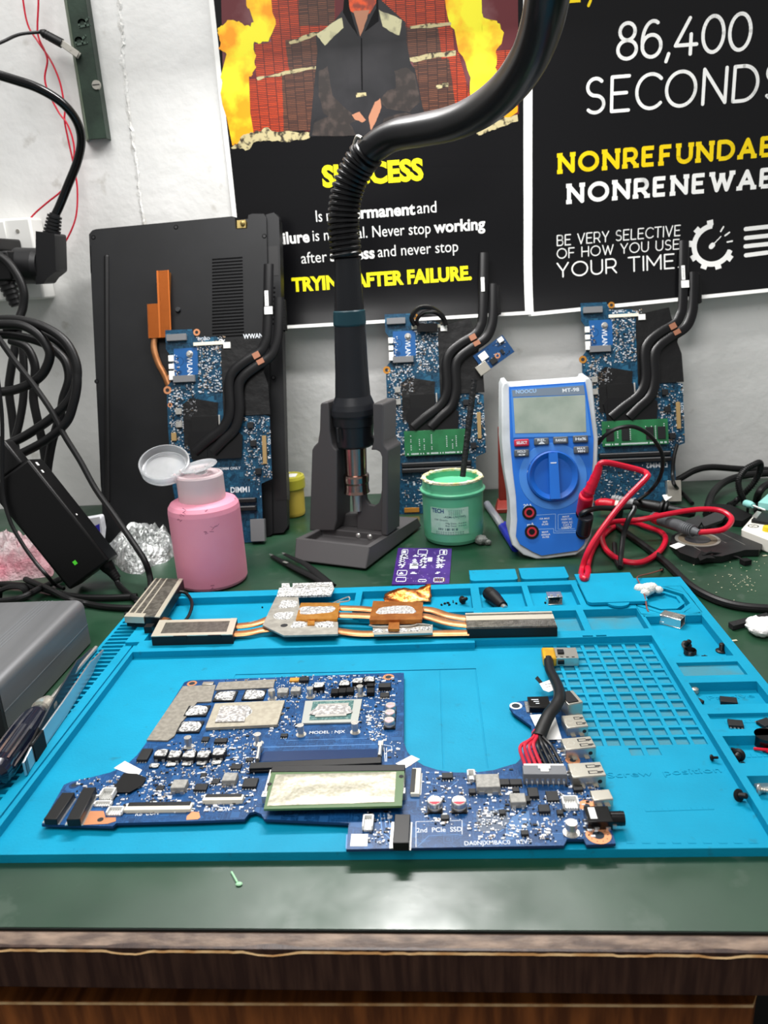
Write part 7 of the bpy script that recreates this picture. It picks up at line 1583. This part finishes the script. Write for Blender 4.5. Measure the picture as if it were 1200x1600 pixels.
pa = W(27, 415, 536); pb_ = W(66, 416, 536); rr_ = (W(50, 387, 536) - W(50, 443, 536)).length / 2
m = MB(); MM = along(pa, pb_); L_ = (pb_ - pa).length; m.lathe([(0, 0), (rr_ * .96, 0), (rr_, 1), (rr_, L_ * .8), (rr_ * .94, L_), (0, L_)], 32, 0, MM); m.build('plug_body', mat('plug_black', '#101012', .45), pw)
hd = [W(a, b, 536) for a, b in [(66, 362), (95, 366), (97, 424), (84, 434), (78, 443), (66, 444)]]
m = MB(); m.prism([(p.x, p.z) for p in hd], -550, -522, 0, PM); m.build('plug_head', bpy.data.materials['plug_black'], pw, bevel=2, bseg=3)
n0 = W(80, 370, 536); n1 = W(86, 334, 536); m = MB(); m.cyl(n0, n1, 7.2, 5, 16)
for i in range(6):
    p_ = n0 + (n1 - n0) * (.12 + i * .15); d_ = (n1 - n0).normalized(); m.cyl(p_ - d_ * 1.1, p_ + d_ * 1.1, 8.6 - i * .3, None, 16)
m.build('ribbed_neck', bpy.data.materials['plug_black'], pw)
m = MB(); m.tube([tuple(n1 - (n1 - n0) * .1), tuple(W(93, 322, 536)), tuple(W(106, 290, 534)), tuple(W(121, 252, 528)), tuple(W(127, 218, 520)), tuple(W(119, 188, 510)), tuple(W(96, 160, 498)), tuple(W(60, 138, 486)), tuple(W(20, 124, 476)), tuple(W(-30, 110, 466)), tuple(W(-110, 95, 455))], 4.2, 14); m.build('plug_cable', black_gloss, pw)
sp2 = thing('small_plug', 'black plug with notched neck below the adapter, cable hanging down', 'plug', tuple(W(20, 450, 520)))
n0 = W(4, 428, 520); n1 = W(26, 478, 520); m = MB(); m.cyl(n0, n1, 9, 5.4, 16)
for i in range(5):
    p_ = n0 + (n1 - n0) * (.3 + i * .15); d_ = (n1 - n0).normalized(); m.cyl(p_ - d_ * 1.2, p_ + d_ * 1.2, 9.4 - i * .7, None, 16)
m.build('notched_neck', black, sp2)
m = MB(); m.tube([tuple(W(-20, 395, 510)), tuple(W(6, 404, 508)), tuple(W(26, 428, 506)), tuple(W(37, 455, 504)), tuple(W(36, 480, 502)), tuple(W(30, 500, 498)), tuple(W(24, 540, 490)), tuple(W(17, 580, 486)), tuple(W(14, 610, 484)), tuple(W(19, 650, 482)), tuple(W(23, 690, 478)), tuple(W(28, 730, 470))], 4.2, 12); m.build('plug_cable', rubber, sp2)
# coil of cable
cz = lambda x, y, yy: tuple(W(x / 5.517, y / 5.517 + 430, yy))
ck = thing('coiled_cable', 'big coil of black cable hanging by the wall at the left edge', 'cable', cz(300, 900, 430))
def cp(pts, r, y0, y1):
    n = len(pts); m = MB(); m.tube([cz(a, b, y0 + (y1 - y0) * i / (n - 1)) for i, (a, b) in enumerate(pts)], r, 12); return m.build('cable_turn', rubber, ck)
cp([(-260, 500), (-150, 420), (0, 385), (200, 392), (400, 455), (560, 570), (650, 740), (662, 900), (600, 1070), (440, 1235), (250, 1365), (110, 1440), (-40, 1500)], 4.1, 420, 380)
cp([(-260, 520), (-120, 440), (0, 425), (180, 432), (310, 495), (400, 600), (430, 700), (375, 840), (270, 930), (120, 990), (-40, 1005), (-200, 980)], 4.2, 410, 395)
cp([(-200, 540), (0, 512), (200, 535), (380, 590), (500, 670), (570, 760), (592, 900), (545, 1060), (520, 1200), (455, 1420), (420, 1600), (400, 1760)], 4.0, 430, 400)
cp([(664, 850), (662, 960), (635, 1100), (570, 1270), (400, 1420), (200, 1530), (60, 1590)], 4.0, 392, 376)
cp([(560, 1120), (625, 1050), (655, 960), (650, 800), (540, 610), (380, 500), (220, 440), (40, 470)], 4.0, 436, 428)
cp([(190, 560), (205, 800), (202, 1050), (165, 1280), (118, 1450), (90, 1600)], 3.8, 470, 440)
cp([(90, 560), (225, 620), (296, 760), (300, 900), (288, 1060), (325, 1260), (378, 1500), (400, 1700)], 4.2, 450, 430)
cable('straight_lead', 'thin black lead slanting down from the coil to the bench beside the laptop', [cz(-100, 420, 400), cz(0, 560, 398), cz(120, 730, 396), cz(300, 960, 392), cz(450, 1180, 386), cz(560, 1390, 380), cz(690, 1600, 374), tuple(W(150, 765, 365)), tuple(W(180, 807, 355)), tuple(W(208, 848, 342)), tuple(W(226, 876, 330)), gz(234, 900, 10), gz(236, 918, 3)], 2.7)
cable('thin_drop_cable', 'thin black cable hanging in front of the power brick', [tuple(W(-8, 560, 330)), tuple(W(3, 650, 326)), tuple(W(4, 760, 318)), tuple(W(15, 812, 312)), tuple(W(34, 848, 308)), tuple(W(55, 878, 304)), tuple(W(74, 900, 300)), gz(86, 913, 8.5), gz(100, 920, 6)], 1.6)
# twisted red wires and the clip lead by the rail
ra = [(30, -60), (36, 0), (44, 40), (60, 66), (80, 96), (94, 130), (101, 170), (101, 190), (108, 225), (116, 262), (121, 300), (117, 345), (96, 388), (80, 400)]
rb2 = [(58, -60), (60, 0), (59, 52), (70, 80), (74, 96), (70, 122), (76, 145), (92, 176), (104, 192), (113, 215), (116, 240), (110, 270), (98, 296), (72, 318), (52, 336), (36, 358), (27, 378), (26, 392)]
m = MB(); m.tube([(*tuple(W(a, b, 578)),) for a, b in ra], .95, 8); t = thing('red_wire', 'red wire on the wall ending beside the power plug, right one of two', 'wire', tuple(W(100, 200, 580))); m.build('wire_sheath', red_wire, t)
m = MB(); m.tube([(*tuple(W(a, b, 575)),) for a, b in rb2], .95, 8); t = thing('red_wire', 'red wire on the wall ending on the plug adapter, left one of two', 'wire', tuple(W(60, 330, 580))); m.build('wire_sheath', red_wire, t)
cl2 = thing('clip_lead', 'black wire with a dull metal crocodile clip biting the green wall rail', 'test lead', tuple(W(110, 80, 575)))
m = MB(); m.tube([tuple(W(-60, 92, 520)), tuple(W(0, 67, 540)), tuple(W(30, 54, 556)), tuple(W(64, 50, 568))], 1.5, 8); m.build('clip_wire', blk_wire, cl2)
a = W(62, 49, 568); b = W(97, 68, 571); m = MB(); MM = along(a, b); L_ = (b - a).length; m.lathe([(0, 0), (1.8, 0), (3.6, 3), (4.2, L_ * .5), (4.4, L_), (0, L_)], 16, 0, MM)
for i in range(5): m.ring((0, 0), 4.2, 3, 4 + i * 3, 5.4 + i * 3, 16, 0, MM)
m.build('rubber_boot', rubber, cl2)
c = W(125, 88, 573.5); m = MB(); MM = along(b, c); L_ = (c - b).length; MB_ = MM @ RZ(0); m.box((2.2, 0, L_ * .45), (1.0, 6, L_ * 1.0), 0, 0, MM); m.box((-2.2, 0, L_ * .45), (1.0, 6, L_ * .95), 0, 0, MM); m.box((0, 2.5, L_ * .3), (5, .8, L_ * .6), 0, 0, MM); m.cyl((-3, 0, L_ * .5), (3, 0, L_ * .5), 1.2, None, 10, 0, M=MM); m.build('clip_jaw', steel_dull, cl2, bevel=.2)

# wraps and packets behind the brick
def crumple(name, label, px, base, h, mt, seed, cat, flat=.5):
    Pc = [Vector((*G(a, b, base), base)) for a, b in px]; c = sum(Pc, Vector()) / len(Pc); rr = random.Random(seed); N, R_ = 56, 14; vs = [(c.x, c.y, base + h)]; fs = []
    def rad(t):
        best = 0
        for i in range(len(Pc)):
            a, b = Pc[i] - c, Pc[(i + 1) % len(Pc)] - c; d = Vector((cos(t), sin(t))); den = d.x * (b.y - a.y) - d.y * (b.x - a.x)
            if abs(den) < 1e-6: continue
            s_ = (a.x * (b.y - a.y) - a.y * (b.x - a.x)) / den; k = (a.x * d.y - a.y * d.x) / den
            if s_ > 0 and -1e-6 <= k <= 1 + 1e-6: best = max(best, s_)
        return best
    for j in range(1, R_ + 1):
        for i in range(N):
            t = 2 * pi * i / N; q = j / R_; r_ = rad(t) * q; x, y = c.x + r_ * cos(t), c.y + r_ * sin(t)
            nz = mnoise.noise((x * .12, y * .12, seed)) + .7 * mnoise.noise((x * .33, y * .33, seed + 5))
            z = base + max(.15, h * (1 - q ** 5) * (.62 + flat * .8 * nz + .25 * mnoise.noise((x * .05, y * .05, seed + 9))) + (rr.uniform(-.5, .5) if q < 1 else 0)); vs.append((x + nz * 1.5, y + nz * 1.5, z if j < R_ else base + .15))
    for i in range(N): fs.append((0, 1 + i, 1 + (i + 1) % N))
    for j in range(R_ - 1):
        for i in range(N): a = 1 + j * N + i; b = 1 + j * N + (i + 1) % N; fs.append((a, a + N, b + N, b))
    m = MB(); m.add(vs, fs); return tag(m.build(name, mt, None, origin=(c.x, c.y, base), ang=18), label, cat)
crumple('crumpled_foil', 'crumpled clear and silver wrap on the bench beside the pink bottle', [(164, 866), (176, 850), (200, 838), (236, 834), (268, 836), (280, 862), (262, 878), (240, 884), (222, 898), (196, 896), (182, 884)], 0, 28, mat('silvery_wrap', '#c9cccb', .22, .55, noise=(140, '#8d918f', .42, .6), bump=(260, .8, .003)), 4, 'foil', .38)
crumple('pink_white_wrap', 'crumpled pink and white plastic wrap behind the power brick at the left edge', [(-70, 880), (0, 866), (50, 866), (82, 884), (84, 900), (40, 906), (-60, 912)], 0, 38, mat('pinkish_wrap', '#d6c8c9', .3, 0, noise=(22, '#c97f8c', .46, .66), bump=(260, .8, .003), spec=.6), 9, 'plastic wrap', .35)
pk2 = thing('white_packet', 'white plastic packet with a blue square print behind the power brick', 'packet', gz(130, 822, 0))
pa_ = [Vector(W(a, b, 428)) for a, b in [(98, 790), (128, 782), (152, 778), (156, 800), (154, 824), (140, 830), (112, 832)]]
lowz = min(p.z for p in pa_); m = MB(); m.prism([(p.x, p.z - lowz + .3) for p in pa_], -438, -426, 0, PM); m.build('packet_body', mat('white_film', '#dcdde2', .35, bump=(120, .5, .003)), pk2, bevel=2.5, bseg=3)
q_ = [Vector(W(a, b, 425.5)) for a, b in [(131, 800), (150, 790), (152, 812), (140, 824)]]; m = MB(); m.prism([(p.x, p.z - lowz + .3) for p in q_], -425.9, -425.6, 0, PM); q_ = [Vector(W(a, b, 425.5)) for a, b in [(140, 802), (146, 799), (147, 806), (141, 809)]]; m.prism([(p.x, p.z - lowz + .3) for p in q_], -425.6, -425.4, 1, PM); m.build('blue_print', [mat('blue_print', '#2a26a8', .45), paper], pk2)
st2 = thing('black_strap_ring', 'black ring shaped strap end lying among the cables at the left', 'strap', gz(18, 908, 0)); q = W(18, 908, 306)
m = MB(); m.tube([(q.x - 15, q.y, 2), (q.x - 12, q.y, 9), (q.x - 2, q.y, 13), (q.x + 8, q.y, 13), (q.x + 11, q.y, 9), (q.x + 9, q.y + 1, 3), (q.x, q.y + 1, 1.4)], 2.2, 8, flat=2.2, up=(0, 1, 0)); m.build('strap_band', black_matt, st2)
gf = MB(); a = G3(362, 1364, 0); gf.tube([(a.x, a.y, .5), (a.x + 2, a.y - 3, .6), (a.x + 4, a.y - 6, .5)], .5, 6); gf.ball((a.x + 5, a.y - 7, .6), (1.6, 1.2, .6), 8); tag(gf.build('green_fibre', mat('pale_green_fibre', '#9fd3a8', .6), None, origin=(a.x, a.y, 0)), 'tiny pale green scrap on the bench in front of the mat', 'scrap')
